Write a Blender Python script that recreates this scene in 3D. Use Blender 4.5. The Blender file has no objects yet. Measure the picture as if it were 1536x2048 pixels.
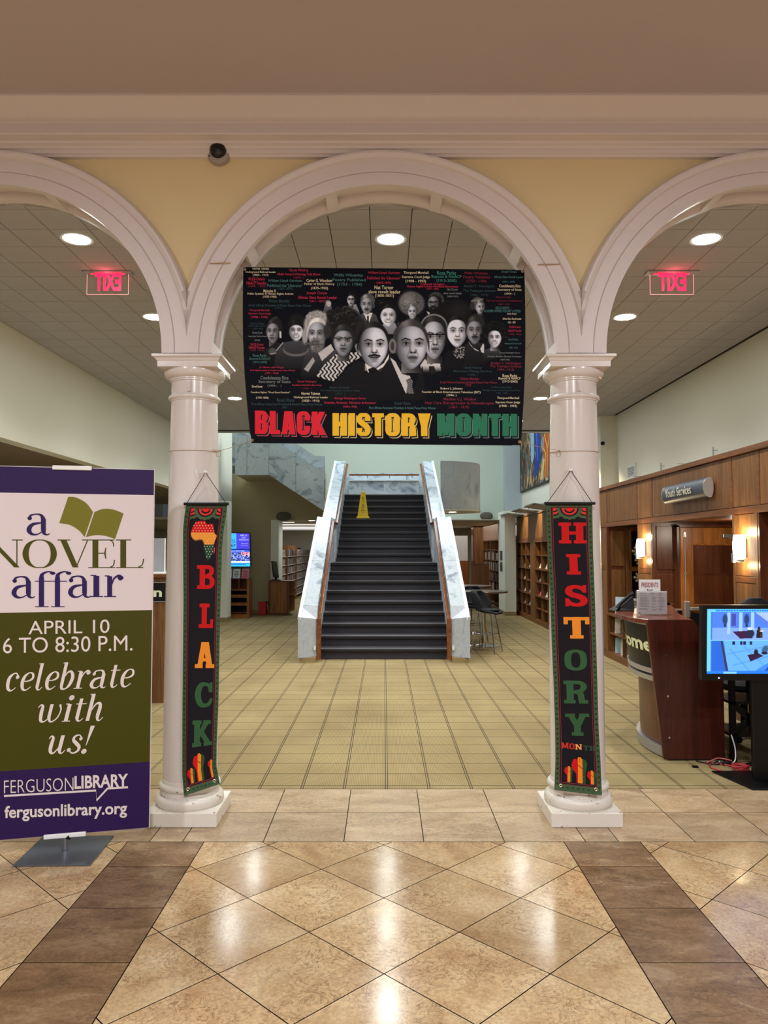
import bpy, bmesh, math, random
import numpy as np
from mathutils import Vector, Matrix
random.seed(7)
PI = math.pi
sc = bpy.context.scene
COL = sc.collection

# ---------------------------------------------------------------- camera
F, CX, CY, EYE = 1525.0, 768.0, 1024.0, 1.65
PITCH = math.atan((1098 - CY) / F)
cam_d = bpy.data.cameras.new('camera')
cam = bpy.data.objects.new('camera', cam_d); COL.objects.link(cam)
cam.location = (0, 0, EYE); cam.rotation_euler = (PI/2 + PITCH, 0, 0)
cam_d.sensor_fit = 'HORIZONTAL'; cam_d.sensor_width = 36; cam_d.lens = F/1536*36
cam_d.clip_start = 0.05; cam_d.clip_end = 200
sc.camera = cam
sc.view_settings.view_transform = 'Standard'; sc.view_settings.look = 'None'
sc.view_settings.gamma = 1; sc.view_settings.use_curve_mapping = False
sc.view_settings.exposure = 0.24

def C(r, g, b, a=1.0):
    f = lambda v: (v/255/12.92) if v/255 <= .04045 else ((v/255+.055)/1.055)**2.4
    return (f(r), f(g), f(b), a)

# ---------------------------------------------------------------- world
w = bpy.data.worlds.new('world'); sc.world = w; w.use_nodes = True
w.node_tree.nodes['Background'].inputs[0].default_value = (.8, .85, .9, 1)
w.node_tree.nodes['Background'].inputs[1].default_value = 0.05

def light(kind, name, loc, energy, col=(1, 1, 1), size=.1, rot=(0, 0, 0), spot=None, blend=.5, sy=None):
    d = bpy.data.lights.new(name, kind); d.energy = energy; d.color = col
    if kind == 'AREA':
        d.size = size; d.shape = 'DISK'
        if sy: d.shape = 'RECTANGLE'; d.size_y = sy
    else: d.shadow_soft_size = size
    if kind == 'SPOT': d.spot_size = spot; d.spot_blend = blend
    o = bpy.data.objects.new(name, d); COL.objects.link(o); o.location = loc; o.rotation_euler = rot
    return o

WARM = (.92, .94, 1.0); COOL = (.98, .99, .96)
# foyer lamps, on the foyer ceiling behind and beside the viewpoint
for (x, y, e) in ((0, -1.2, 225), (-3.2, .2, 140), (3.2, .2, 140)):
    light('AREA', 'foyer_lamp_light', (x, y, 4.25), e, WARM, .35)
# hall downlights: three columns, five rows
ROWS = (5.555, 7.46, 9.55, 11.55, 13.6); CZ = 3.95
for r in ROWS:
    for x in (-2.28, 0.05, 2.39):
        light('SPOT', 'downlight_light', (x, r, CZ-.03), 98, COOL, .08, (0, 0, 0), 2.35, .7)
# stair hall light well, rooms behind
light('AREA', 'light_well_light', (0, 18.6, 6.7), 270, (.86, .95, 1.0), 5.0, sy=4.0)
light('AREA', 'left_room_light', (-3.0, 24, 2.36), 85, (1, .98, .92), 4, sy=6)
light('AREA', 'right_room_light', (2.6, 24, 2.36), 45, (1, .95, .85), 3, sy=5)
light('AREA', 'side_bay_light', (-6.2, 10, 2.7), 26, (1, .93, .8), 2, sy=8)
for y in (16.2, 17.8, 13.5):
    light('SPOT', 'shelf_light', (2.75, y, 2.95), 130, (1, .84, .56), .06, (0, -math.radians(50), 0), 1.7, .6)

# ---------------------------------------------------------------- pixel helpers (rays of the measured photograph)
def ray(px, py):
    a = (px-CX)/F; b = (CY-py)/F
    return (a, math.cos(PITCH)-b*math.sin(PITCH), math.sin(PITCH)+b*math.cos(PITCH))
def aty(px, py, Y):
    r = ray(px, py); t = Y/r[1]; return (r[0]*t, Y, EYE+r[2]*t)
def atx(px, py, X):
    r = ray(px, py); t = X/r[0]; return (X, r[1]*t, EYE+r[2]*t)

# ---------------------------------------------------------------- materials
MATS = {}
def nt(name):
    m = bpy.data.materials.new(name); m.use_nodes = True
    n = m.node_tree.nodes; l = m.node_tree.links
    return m, n, l, n['Principled BSDF']
def setb(b, **k):
    for a, v in k.items(): b.inputs[a.replace('_', ' ')].default_value = v
def plain(name, col, rough=.5, metal=0, bump=0, scale=60, var=0, spec=.5, coat=0):
    if name in MATS: return MATS[name]
    m, n, l, b = nt(name)
    setb(b, Base_Color=col, Roughness=rough, Metallic=metal)
    b.inputs['Specular IOR Level'].default_value = spec
    b.inputs['Coat Weight'].default_value = coat
    tc = n.new('ShaderNodeTexCoord')
    if var or bump:
        t = n.new('ShaderNodeTexNoise'); t.inputs['Scale'].default_value = scale; t.inputs['Detail'].default_value = 4
        l.new(tc.outputs['Object'], t.inputs['Vector'])
    if var:
        t2 = n.new('ShaderNodeTexNoise'); t2.inputs['Scale'].default_value = 3; t2.inputs['Detail'].default_value = 3
        l.new(tc.outputs['Object'], t2.inputs['Vector'])
        mx = n.new('ShaderNodeMix'); mx.data_type = 'RGBA'
        mx.inputs[6].default_value = tuple(c*(1-var) for c in col[:3])+(1,); mx.inputs[7].default_value = tuple(min(1, c*(1+var)) for c in col[:3])+(1,)
        l.new(t2.outputs['Fac'], mx.inputs[0]); l.new(mx.outputs[2], b.inputs['Base Color'])
    if bump:
        bp = n.new('ShaderNodeBump'); bp.inputs['Strength'].default_value = bump; bp.inputs['Distance'].default_value = .004
        l.new(t.outputs['Fac'], bp.inputs['Height']); l.new(bp.outputs['Normal'], b.inputs['Normal'])
    MATS[name] = m; return m
def emit(name, col, strength):
    if name in MATS: return MATS[name]
    m, n, l, b = nt(name); setb(b, Base_Color=(0, 0, 0, 1), Roughness=.4)
    b.inputs['Emission Color'].default_value = col; b.inputs['Emission Strength'].default_value = strength
    MATS[name] = m; return m
def ramp(n, stops):
    r = n.new('ShaderNodeValToRGB'); e = r.color_ramp.elements
    while len(e) < len(stops): e.new(.5)
    for i, (p, c) in enumerate(stops): e[i].position = p; e[i].color = c
    return r
def noise(n, l, vec, scale, detail=6, dist=0, rough=.5, sc3=(1, 1, 1), off=None):
    mp = n.new('ShaderNodeMapping'); mp.inputs['Scale'].default_value = sc3
    l.new(vec, mp.inputs['Vector'])
    t = n.new('ShaderNodeTexNoise'); t.inputs['Scale'].default_value = scale; t.inputs['Detail'].default_value = detail
    t.inputs['Distortion'].default_value = dist; t.inputs['Roughness'].default_value = rough
    l.new(mp.outputs[0], t.inputs['Vector']); return t
def mixc(n, l, fac, a, b, mode='MIX'):
    m = n.new('ShaderNodeMix'); m.data_type = 'RGBA'; m.blend_type = mode
    for i, v in ((0, fac), (6, a), (7, b)):
        if hasattr(v, 'links') or hasattr(v, 'is_output'): l.new(v, m.inputs[i])
        else: m.inputs[i].default_value = v
    return m.outputs[2]
def objvec(n, l):
    """object coordinates shifted at random for each object, so that no two pieces carry the same figure"""
    tc = n.new('ShaderNodeTexCoord'); oi = n.new('ShaderNodeObjectInfo')
    cb = n.new('ShaderNodeVectorMath'); cb.operation = 'MULTIPLY_ADD'
    cb.inputs[1].default_value = (37, 23, 11)
    l.new(oi.outputs['Random'], cb.inputs[0]); l.new(tc.outputs['Object'], cb.inputs[2])
    return cb.outputs[0], oi.outputs['Random']

def stone(name, base, dark, lite, vein, rough=.16, vs=9, sx=(1, 1, 1), var=.25):
    m, n, l, b = nt(name); v, rnd = objvec(n, l)
    t1 = noise(n, l, v, 3.2, 5, .6, .6, sx); r1 = ramp(n, [(.3, dark), (.5, base), (.72, lite)]); l.new(t1.outputs['Fac'], r1.inputs[0])
    t2 = noise(n, l, v, vs, 8, 1.6, .62, sx)
    r2 = ramp(n, [(.475, (0, 0, 0, 1)), (.5, (1, 1, 1, 1)), (.525, (0, 0, 0, 1))]); l.new(t2.outputs['Fac'], r2.inputs[0])
    t3 = noise(n, l, v, 2.6, 3); r3 = ramp(n, [(.38, (0, 0, 0, 1)), (.58, (.8, .8, .8, 1))]); l.new(t3.outputs['Fac'], r3.inputs[0])
    mul = n.new('ShaderNodeMath'); mul.operation = 'MULTIPLY'; l.new(r2.outputs[0], mul.inputs[0]); l.new(r3.outputs[0], mul.inputs[1])
    c = mixc(n, l, mul.outputs[0], r1.outputs[0], vein)
    t4 = noise(n, l, v, 60, 4, 0, .7); r4 = ramp(n, [(.38, (.8, .8, .8, 1)), (.6, (1.06, 1.06, 1.06, 1))]); l.new(t4.outputs['Fac'], r4.inputs[0])
    c = mixc(n, l, 1.0, c, r4.outputs[0], 'MULTIPLY')
    hv = n.new('ShaderNodeHueSaturation'); mr = n.new('ShaderNodeMapRange')
    mr.inputs[3].default_value = 1-var; mr.inputs[4].default_value = 1+var*.5
    l.new(rnd, mr.inputs[0]); l.new(mr.outputs[0], hv.inputs['Value']); l.new(c, hv.inputs['Color'])
    l.new(hv.outputs[0], b.inputs['Base Color'])
    rr = n.new('ShaderNodeMapRange'); rr.inputs[3].default_value = rough*.75; rr.inputs[4].default_value = rough*1.4
    l.new(t1.outputs['Fac'], rr.inputs[0]); l.new(rr.outputs[0], b.inputs['Roughness'])
    bp = n.new('ShaderNodeBump'); bp.inputs['Strength'].default_value = .06; bp.inputs['Distance'].default_value = .002
    l.new(t4.outputs['Fac'], bp.inputs['Height']); l.new(bp.outputs[0], b.inputs['Normal'])
    MATS[name] = m; return m
def marble(name, base, vein, rough=.18, sx=(1, 1, 1), scale=2.6):
    m, n, l, b = nt(name); v, rnd = objvec(n, l)
    t1 = noise(n, l, v, scale, 9, 2.2, .55, sx)
    r1 = ramp(n, [(.33, vein), (.46, base), (.6, base), (.74, tuple(x*.8 for x in base[:3])+(1,))]); l.new(t1.outputs['Fac'], r1.inputs[0])
    t2 = noise(n, l, v, scale*3, 9, 3, .6, sx)
    r2 = ramp(n, [(.48, (0, 0, 0, 1)), (.5, (.55, .55, .55, 1)), (.52, (0, 0, 0, 1))]); l.new(t2.outputs['Fac'], r2.inputs[0])
    c = mixc(n, l, r2.outputs[0], r1.outputs[0], vein); l.new(c, b.inputs['Base Color']); setb(b, Roughness=rough)
    MATS[name] = m; return m
def wood(name, a, bcol, rough=.35, grain='z', scale=1.0):
    m, n, l, b = nt(name); v, rnd = objvec(n, l)
    s = {'z': (9, 9, .45), 'x': (.45, 9, 9), 'y': (9, .45, 9)}[grain]
    t1 = noise(n, l, v, 2.2*scale, 5, .5, .6, s); r1 = ramp(n, [(.3, bcol), (.68, a)]); l.new(t1.outputs['Fac'], r1.inputs[0])
    t2 = noise(n, l, v, 14*scale, 4, 0, .6, s); r2 = ramp(n, [(.3, (.66, .66, .66, 1)), (.7, (1.18, 1.18, 1.18, 1))]); l.new(t2.outputs['Fac'], r2.inputs[0])
    c = mixc(n, l, 1.0, r1.outputs[0], r2.outputs[0], 'MULTIPLY')
    hv = n.new('ShaderNodeHueSaturation'); mr = n.new('ShaderNodeMapRange'); mr.inputs[3].default_value = .86; mr.inputs[4].default_value = 1.1
    l.new(rnd, mr.inputs[0]); l.new(mr.outputs[0], hv.inputs['Value']); l.new(c, hv.inputs['Color']); l.new(hv.outputs[0], b.inputs['Base Color'])
    setb(b, Roughness=rough); MATS[name] = m; return m

M = {}
M['trim'] = plain('cream_pink_trim_paint', C(215, 206, 204), .42, bump=.06, scale=30)
M['colpaint'] = plain('gloss_column_paint', C(220, 213, 208), .2, bump=.05, scale=9, coat=.3)
M['yellow'] = plain('pale_yellow_wall_paint', C(222, 203, 156), .75, bump=.12, scale=260)
M['wall'] = plain('pale_green_white_wall_paint', C(230, 230, 216), .8, bump=.08, scale=200)
M['wallcool'] = plain('cool_pale_wall_paint', C(196, 208, 196), .85, bump=.06, scale=200)
M['tan'] = plain('tan_wall_paint', C(176, 164, 128), .85, bump=.06, scale=200)
M['foyerceil'] = plain('foyer_ceiling_paint', C(184, 172, 172), .9, bump=.15, scale=220)
M['ceil_tile'] = plain('acoustic_tile_grey', C(178, 176, 178), .95, bump=.5, scale=170, var=.05)
M['dark'] = plain('dark_joint', C(28, 22, 18), .9)
M['grout'] = plain('dark_grout', C(8, 7, 6), .9, spec=.1)
M['tile'] = stone('polished_beige_marble', C(196, 166, 124), C(172, 138, 100), C(210, 186, 147), C(112, 80, 52), .14, 13, (1, 1, 1), .12)
M['thresh'] = stone('beige_travertine', C(184, 157, 122), C(158, 131, 98), C(202, 180, 148), C(126, 104, 82), .3, 5, (1, 2.2, 1), .16)
M['brown'] = stone('brown_travertine', C(130, 101, 71), C(100, 75, 51), C(156, 129, 97), C(88, 68, 52), .24, 4, (1, 2.2, 1), .18)
M['marble'] = marble('white_blue_marble', C(188, 197, 205), C(120, 134, 150), scale=1.5, sx=(1, .6, 1.4))
M['marblegrey'] = marble('grey_marble', C(186, 193, 204), C(130, 136, 148), .3, (1, 1, .4), 1.8)
M['cherry'] = wood('cherry_veneer', C(146, 98, 48), C(92, 56, 25), .45)
M['cherryh'] = wood('cherry_rail', C(132, 80, 38), C(96, 55, 24), .42, 'y')
M['door'] = wood('orange_door_wood', C(184, 116, 50), C(140, 80, 30), .3)
M['darkwood'] = wood('dark_red_laminate', C(84, 34, 22), C(52, 18, 12), .28)
M['kiosk'] = wood('brown_kiosk_wood', C(168, 104, 46), C(122, 70, 28), .35)
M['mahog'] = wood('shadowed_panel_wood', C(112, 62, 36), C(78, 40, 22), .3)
M['railwood'] = wood('handrail_wood', C(150, 88, 44), C(104, 56, 26), .22, 'y')
M['stairc'] = plain('charcoal_stair_carpet', C(58, 56, 62), .95, bump=.8, scale=500)
M['nosing'] = plain('black_rubber_nosing', C(20, 20, 24), .35)
M['nosehighlight'] = plain('grey_nosing_highlight', C(112, 114, 122), .4)
M['black'] = plain('black_plastic', C(8, 8, 10), .38, spec=.3)
M['blackfab'] = plain('black_fabric', C(12, 14, 24), .8, bump=.3, scale=400)
M['steel'] = plain('brushed_steel', C(176, 176, 178), .28, metal=1)
M['chrome'] = plain('chrome', C(200, 200, 204), .12, metal=1)
M['alu'] = plain('anodised_aluminium', C(186, 184, 186), .35, metal=.7)
M['greymetal'] = plain('grey_steel_plate', C(110, 118, 130), .22, metal=.6)
M['signgrey'] = plain('slate_sign_blue_grey', C(70, 74, 88), .4)
M['white'] = plain('white_plastic', C(232, 232, 228), .45)
M['paper'] = plain('white_paper', C(226, 222, 222), .7)
M['tanbase'] = plain('tan_vinyl_base', C(150, 128, 88), .6)
M['twine'] = plain('jute_twine', C(170, 136, 92), .9)
M['red'] = plain('red_bag_cloth', C(190, 24, 34), .6, bump=.2)
M['yel'] = plain('yellow_safety_plastic', C(236, 196, 14), .4)
M['speaker'] = plain('grey_speaker_mesh', C(92, 86, 78), .7, bump=.6, scale=500)
def carpet():
    m, n, l, b = nt('tan_carpet_grid'); tc = n.new('ShaderNodeTexCoord'); sx = n.new('ShaderNodeSeparateXYZ'); l.new(tc.outputs['Object'], sx.inputs[0])
    def mth(op, a, bb=None, cc=None):
        q = n.new('ShaderNodeMath'); q.operation = op
        for i, v in enumerate((a, bb, cc)):
            if v is None: continue
            if isinstance(v, (int, float)): q.inputs[i].default_value = v
            else: l.new(v, q.inputs[i])
        return q.outputs[0]
    def lines(coord, off, per, half):
        f = mth('FRACT', mth('DIVIDE', mth('SUBTRACT', coord, off), per)); d = mth('MULTIPLY', mth('MINIMUM', f, mth('SUBTRACT', 1.0, f)), per); return mth('LESS_THAN', d, half), d
    _, dx = lines(sx.outputs[0], .018, .2925, .004)
    lx = mth('LESS_THAN', mth('ABSOLUTE', mth('SUBTRACT', dx, .0075)), .0032)      # a pair of dark yarns
    ly, dy = lines(sx.outputs[1], 5.407, .2755, .006)
    mx = mth('MAXIMUM', lx, mth('MULTIPLY', ly, .95))
    rib = n.new('ShaderNodeTexWave'); rib.bands_direction = 'X'; rib.inputs['Scale'].default_value = 26; rib.inputs['Distortion'].default_value = .4
    l.new(tc.outputs['Object'], rib.inputs['Vector'])
    t = noise(n, l, tc.outputs['Object'], 1.1, 4); r = ramp(n, [(.3, C(142, 124, 88)), (.7, C(164, 146, 104))]); l.new(t.outputs['Fac'], r.inputs[0])
    rb = ramp(n, [(.2, (.72, .72, .72, 1)), (.7, (1.08, 1.08, 1.08, 1))]); l.new(rib.outputs['Fac'], rb.inputs[0])
    c = mixc(n, l, .8, r.outputs[0], rb.outputs[0], 'MULTIPLY')
    c = mixc(n, l, mth('MULTIPLY', mx, .82), c, C(44, 42, 34)); l.new(c, b.inputs['Base Color']); setb(b, Roughness=.9)
    b.inputs['Specular IOR Level'].default_value = .2
    bp = n.new('ShaderNodeBump'); bp.inputs['Strength'].default_value = .4; bp.inputs['Distance'].default_value = .003
    l.new(rib.outputs['Fac'], bp.inputs['Height']); l.new(bp.outputs[0], b.inputs['Normal'])
    return m
M['carpet'] = carpet()
def printmat(name, rough=.5, em=0):
    m, n, l, b = nt(name); a = n.new('ShaderNodeVertexColor'); a.layer_name = 'print'
    l.new(a.outputs['Color'], b.inputs['Base Color']); setb(b, Roughness=rough)
    if em:
        setb(b, Base_Color=(0, 0, 0, 1)); l.remove(b.inputs['Base Color'].links[0])
        l.new(a.outputs['Color'], b.inputs['Emission Color']); b.inputs['Emission Strength'].default_value = em
    return m
M['print'] = printmat('printed_cloth', .5); M['print'].node_tree.nodes['Principled BSDF'].inputs['Specular IOR Level'].default_value = .08
M['screenprint'] = printmat('lit_screen', .3, 1.15)
def glass():
    m, n, l, b = nt('clear_acrylic'); setb(b, Base_Color=(.97, .97, .98, 1), Roughness=.05)
    b.inputs['Transmission Weight'].default_value = 1.0; b.inputs['IOR'].default_value = 1.2; return m
M['glass'] = glass()
_ink = {}
def ink(r, g, b, rough=.5):
    k = (r, g, b, rough)
    if k not in _ink: _ink[k] = plain('ink_%d_%d_%d_%d' % (r, g, b, int(rough*100)), C(r, g, b), rough, spec=.2)
    return _ink[k]

# ---------------------------------------------------------------- object helpers
OFF = {}
def tag(o, label=None, cat=None, group=None, kind=None):
    if label: o['label'] = label
    if cat: o['category'] = cat
    if group: o['group'] = group
    if kind: o['kind'] = kind
    return o
def thing(name, loc, label, cat, group=None):
    o = bpy.data.objects.new(name, None); COL.objects.link(o); o.location = loc; o.empty_display_size = .1
    OFF[o.name] = Vector(loc); return tag(o, label, cat, group)
def link(name, me, parent=None, recenter=True):
    o = bpy.data.objects.new(name, me); COL.objects.link(o)
    if parent is not None:
        off = OFF[parent.name]; me.transform(Matrix.Translation(-off)); o.parent = parent; OFF[o.name] = off
        if recenter and me.vertices:      # a part's origin sits at its own centre
            co = np.empty(len(me.vertices)*3); me.vertices.foreach_get('co', co); co = co.reshape(-1, 3)
            c = (co.min(0)+co.max(0))/2; me.transform(Matrix.Translation(Vector(-c))); o.location = Vector(c)
            OFF[o.name] = off+Vector(c)
    elif recenter and me.vertices:
        co = np.empty(len(me.vertices)*3); me.vertices.foreach_get('co', co); co = co.reshape(-1, 3)
        c = (co.min(0)+co.max(0))/2; c[2] = co[:, 2].min(); me.transform(Matrix.Translation(Vector(-c))); o.location = Vector(c); OFF[o.name] = Vector(c)
    else: OFF[o.name] = Vector((0, 0, 0))
    return o
class MB:
    def __init__(s): s.v = []; s.f = []
    def add(s, vs, fs):
        k = len(s.v); s.v += [tuple(p) for p in vs]; s.f += [tuple(i+k for i in f) for f in fs]; return s
    def box(s, x0, x1, y0, y1, z0, z1, rz=0, c=None):
        x0, x1 = sorted((x0, x1)); y0, y1 = sorted((y0, y1)); z0, z1 = sorted((z0, z1))
        vs = [(x, y, z) for z in (z0, z1) for (x, y) in ((x0, y0), (x1, y0), (x1, y1), (x0, y1))]
        if rz:
            cx, cy = c or ((x0+x1)/2, (y0+y1)/2); a, b = math.cos(rz), math.sin(rz)
            vs = [(cx+(x-cx)*a-(y-cy)*b, cy+(x-cx)*b+(y-cy)*a, z) for x, y, z in vs]
        return s.add(vs, [(3, 2, 1, 0), (4, 5, 6, 7), (0, 1, 5, 4), (1, 2, 6, 5), (2, 3, 7, 6), (3, 0, 4, 7)])
    def prism(s, poly, a, b, axis='y'):
        """poly: 2-D points; axis 'y': (x,z) from y=a to b; 'x': (y,z); 'z': (x,y)"""
        ar = sum(poly[i][0]*poly[(i+1) % len(poly)][1]-poly[(i+1) % len(poly)][0]*poly[i][1] for i in range(len(poly)))
        if ar < 0: poly = poly[::-1]
        mk = {'y': lambda p, t: (p[0], t, p[1]), 'x': lambda p, t: (t, p[0], p[1]), 'z': lambda p, t: (p[0], p[1], t)}[axis]
        n = len(poly); vs = [mk(p, a) for p in poly]+[mk(p, b) for p in poly]
        fs = [tuple(range(n)), tuple(range(2*n-1, n-1, -1))]+[(i, n+i, n+(i+1) % n, (i+1) % n) for i in range(n)]
        if (axis == 'y') != (a < b): pass
        return s.add(vs, fs)
    def lathe(s, prof, cx, cy, n=40, a0=0, a1=2*PI, cz=0, cap=True):
        full = abs(a1-a0-2*PI) < 1e-6; m = n if full else n+1; vs = []; fs = []
        for r, z in prof:
            for i in range(m):
                a = a0+(a1-a0)*i/n; vs.append((cx+r*math.cos(a), cy+r*math.sin(a), z+cz))
        for j in range(len(prof)-1):
            for i in range(n):
                k = (i+1) % m; fs.append((j*m+i, j*m+k, (j+1)*m+k, (j+1)*m+i))
        if full and not cap: fs += [((len(prof)-1)*m+i, (len(prof)-1)*m+(i+1) % m, (i+1) % m, i) for i in range(m)]
        elif full: fs.append(tuple(range(m-1, -1, -1))); fs.append(tuple(range((len(prof)-1)*m, len(prof)*m)))
        return s.add(vs, fs)
    def tube(s, pts, r, n=8, cap=True):
        pts = [Vector(p) for p in pts]; k0 = len(s.v); up = Vector((0, 0, 1)); u = None
        rr = r if isinstance(r, (list, tuple)) else [r]*len(pts); vs = []; fs = []
        for i, p in enumerate(pts):
            d = (pts[min(i+1, len(pts)-1)]-pts[max(i-1, 0)]).normalized()
            if u is None: u = d.cross(up) if abs(d.dot(up)) < .95 else d.cross(Vector((1, 0, 0)))
            u = (u-d*u.dot(d)).normalized(); w = d.cross(u)
            for j in range(n):
                a = 2*PI*j/n; vs.append(p+(u*math.cos(a)+w*math.sin(a))*rr[i])
        for i in range(len(pts)-1):
            for j in range(n): k = (j+1) % n; fs.append((i*n+j, i*n+k, (i+1)*n+k, (i+1)*n+j))
        if cap: fs.append(tuple(range(n-1, -1, -1))); fs.append(tuple(range((len(pts)-1)*n, len(pts)*n)))
        return s.add(vs, fs)
    def beam(s, p, q, wx, wz):
        """rectangular bar between two points"""
        p, q = Vector(p), Vector(q); d = (q-p).normalized(); u = d.cross(Vector((0, 0, 1)))
        if u.length < .05: u = Vector((1, 0, 0))
        u.normalize(); w = u.cross(d); vs = []
        for e in (p, q):
            for a, b in ((-1, -1), (1, -1), (1, 1), (-1, 1)): vs.append(e+u*a*wx/2+w*b*wz/2)
        return s.add(vs, [(0, 1, 2, 3), (7, 6, 5, 4), (0, 4, 5, 1), (1, 5, 6, 2), (2, 6, 7, 3), (3, 7, 4, 0)])
    def build(s, name, mat, parent=None, smooth=False, bev=0, recenter=True, fixn=True):
        me = bpy.data.meshes.new(name); me.from_pydata(s.v, [], s.f)
        if fixn:
            bm = bmesh.new(); bm.from_mesh(me); bmesh.ops.recalc_face_normals(bm, faces=bm.faces); bm.to_mesh(me); bm.free()
        me.materials.append(mat)
        if smooth:
            me.polygons.foreach_set('use_smooth', [True]*len(me.polygons)); me.set_sharp_from_angle(angle=math.radians(38))
        o = link(name, me, parent, recenter)
        if bev: b = o.modifiers.new('bevel', 'BEVEL'); b.width = bev; b.segments = 2; b.limit_method = 'ANGLE'
        return o
def box(name, mat, x0, x1, y0, y1, z0, z1, parent=None, bev=0, **k): return MB().box(x0, x1, y0, y1, z0, z1, **k).build(name, mat, parent, bev=bev)
def struct(o): o['kind'] = 'structure'; return o
def dup(root, loc, label=None, group=None):
    r = root.copy(); COL.objects.link(r); r.location = loc
    if label: r['label'] = label
    if group: r['group'] = group
    for ch in list(root.children):
        c = ch.copy(); COL.objects.link(c); c.parent = r
        for g in ch.children: d = g.copy(); COL.objects.link(d); d.parent = c
    return r
def clip(poly, a, b, c):
    """keep the part of a polygon where a*x+b*y<=c"""
    out = []
    for i in range(len(poly)):
        p, q = poly[i], poly[(i+1) % len(poly)]; fp = a*p[0]+b*p[1]-c; fq = a*q[0]+b*q[1]-c
        if fp <= 0: out.append(p)
        if (fp < 0 < fq) or (fq < 0 < fp): t = fp/(fp-fq); out.append((p[0]+(q[0]-p[0])*t, p[1]+(q[1]-p[1])*t))
    return out
def parea(p): return abs(sum(p[i][0]*p[(i+1) % len(p)][1]-p[(i+1) % len(p)][0]*p[i][1] for i in range(len(p))))/2
# ================================================================ THE SETTING
# ---- floor: slab, tiled foyer, carpet
floor = struct(MB().box(-9, 6.5, -4, 31, -.2, -.012).build('floor', M['grout'], recenter=False))
def tile_poly(poly, mat, g=.0024, z=0.0, name='tile', t=.011):
    if len(poly) < 3: return
    cx = sum(p[0] for p in poly)/len(poly); cy = sum(p[1] for p in poly)/len(poly)
    A = parea(poly)
    if A < .0006: return
    # inset by half a joint
    n = len(poly); s = 1 if sum(poly[i][0]*poly[(i+1) % n][1]-poly[(i+1) % n][0]*poly[i][1] for i in range(n)) > 0 else -1
    q = poly if s > 0 else poly[::-1]; out = q
    for i in range(n):
        (x0, y0), (x1, y1) = q[i], q[(i+1) % n]; L = math.hypot(x1-x0, y1-y0)
        if L < 1e-5: continue
        nx, ny = (y1-y0)/L, -(x1-x0)/L; out = clip(out, nx, ny, nx*x0+ny*y0-g)
        if len(out) < 3: return
    if parea(out) < .0004: return
    o = MB().prism(out, z-t, z, 'z').build(name, mat, floor); o.data.materials.append(M['grout'])
    for p in o.data.polygons:
        if abs(p.normal.z) < .5: p.material_index = 1
    return o
fp = (-9, 6.5)
D = .6465
def diag_field(x0, x1, y0, y1, ox, oy):
    k0 = int((x0-ox)/(D/2))-2; k1 = int((x1-ox)/(D/2))+2; m0 = int((y0-oy)/(D/2))-2; m1 = int((y1-oy)/(D/2))+2
    for k in range(k0, k1+1):
        for m_ in range(m0, m1+1):
            if (k+m_) % 2: continue
            cx, cy = ox+k*D/2, oy+m_*D/2
            p = [(cx-D/2, cy), (cx, cy-D/2), (cx+D/2, cy), (cx, cy+D/2)]
            for a, b, c in ((1, 0, x1), (-1, 0, -x0), (0, 1, y1), (0, -1, -y0)): p = clip(p, a, b, c) if len(p) > 2 else []
            tile_poly(p, M['tile'])
YF = 4.388
diag_field(-1.015, 1.015, .9, YF, 0, 4.018)
diag_field(1.445, 3.6, .9, YF, 1.545, 4.0)
diag_field(-3.6, -1.445, .9, YF, -1.545, 4.0)
for s in (-1, 1):
    ys = [YF, 4.051, 3.592, 3.128, 2.67, 2.21, 1.75, 1.29, .9]
    for a, b in zip(ys, ys[1:]): tile_poly([(s*1.015, b), (s*1.445, b), (s*1.445, a), (s*1.015, a)], M['brown'])
xs = [-3.6, -3.13, -2.67, -2.215, -1.757, -1.326, -1.138, -.681, -.227, .225, .680, 1.138, 1.326, 1.757, 2.215, 2.67, 3.13, 3.6]
for a, b in zip(xs, xs[1:]):
    for y0, y1 in ((YF, 4.866), (4.866, 5.335)):
        tile_poly([(a, y0), (b, y0), (b, y1), (a, y1)], M['thresh'])
# the floor that goes on behind and beside the viewpoint
MB().box(-9, 6.5, -4, .9, -.012, 0).box(-9, -3.6, .9, 5.335, -.012, 0).box(3.6, 6.5, .9, 5.335, -.012, 0).build('floor_margin', M['tile'], floor)
MB().box(-9, 6.5, 5.337, 31, -.012, .002).build('carpet', M['carpet'], floor, recenter=False)

# ---- arcade wall with three round arches
SPR, RI, RO, XC = 2.845, 1.052, 1.265, 1.205
YA0, YA1, ZT = 4.645, 4.86, 4.6
CEN = (-2*XC, 0, 2*XC)
mb = MB(); xs = []
for c in CEN:
    for i in range(49): xs.append(c-RI*1.06*math.cos(PI*i/48))
xs = sorted(set([round(x, 5) for x in xs]+[-9, 6.5]))
def archz(x):
    for c in CEN:
        if abs(x-c) <= RI*1.06+1e-4: return SPR+math.sqrt(max(0, (RI*1.06)**2-(x-c)**2))
    return SPR
for a, b in zip(xs, xs[1:]):
    za, zb = archz(a), archz(b)
    if b < -3.5 or a > 3.48: za = zb = 0
    mb.add([(a, YA0, za), (b, YA0, zb), (b, YA0, ZT), (a, YA0, ZT), (a, YA1, za), (b, YA1, zb), (b, YA1, ZT), (a, YA1, ZT)],
           [(0, 1, 2, 3), (7, 6, 5, 4), (0, 4, 5, 1), (3, 2, 6, 7)]+([(0, 3, 7, 4)] if a < -8.9 else [])+([(1, 5, 6, 2)] if b > 6.4 else []))
wf = struct(mb.build('wall_front', M['yellow'], recenter=False))
mb = MB().box(-9, -3.462, YA0-.001, YA1+.001, 0, SPR).box(3.462, 6.5, YA0-.001, YA1+.001, 0, SPR)
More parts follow.
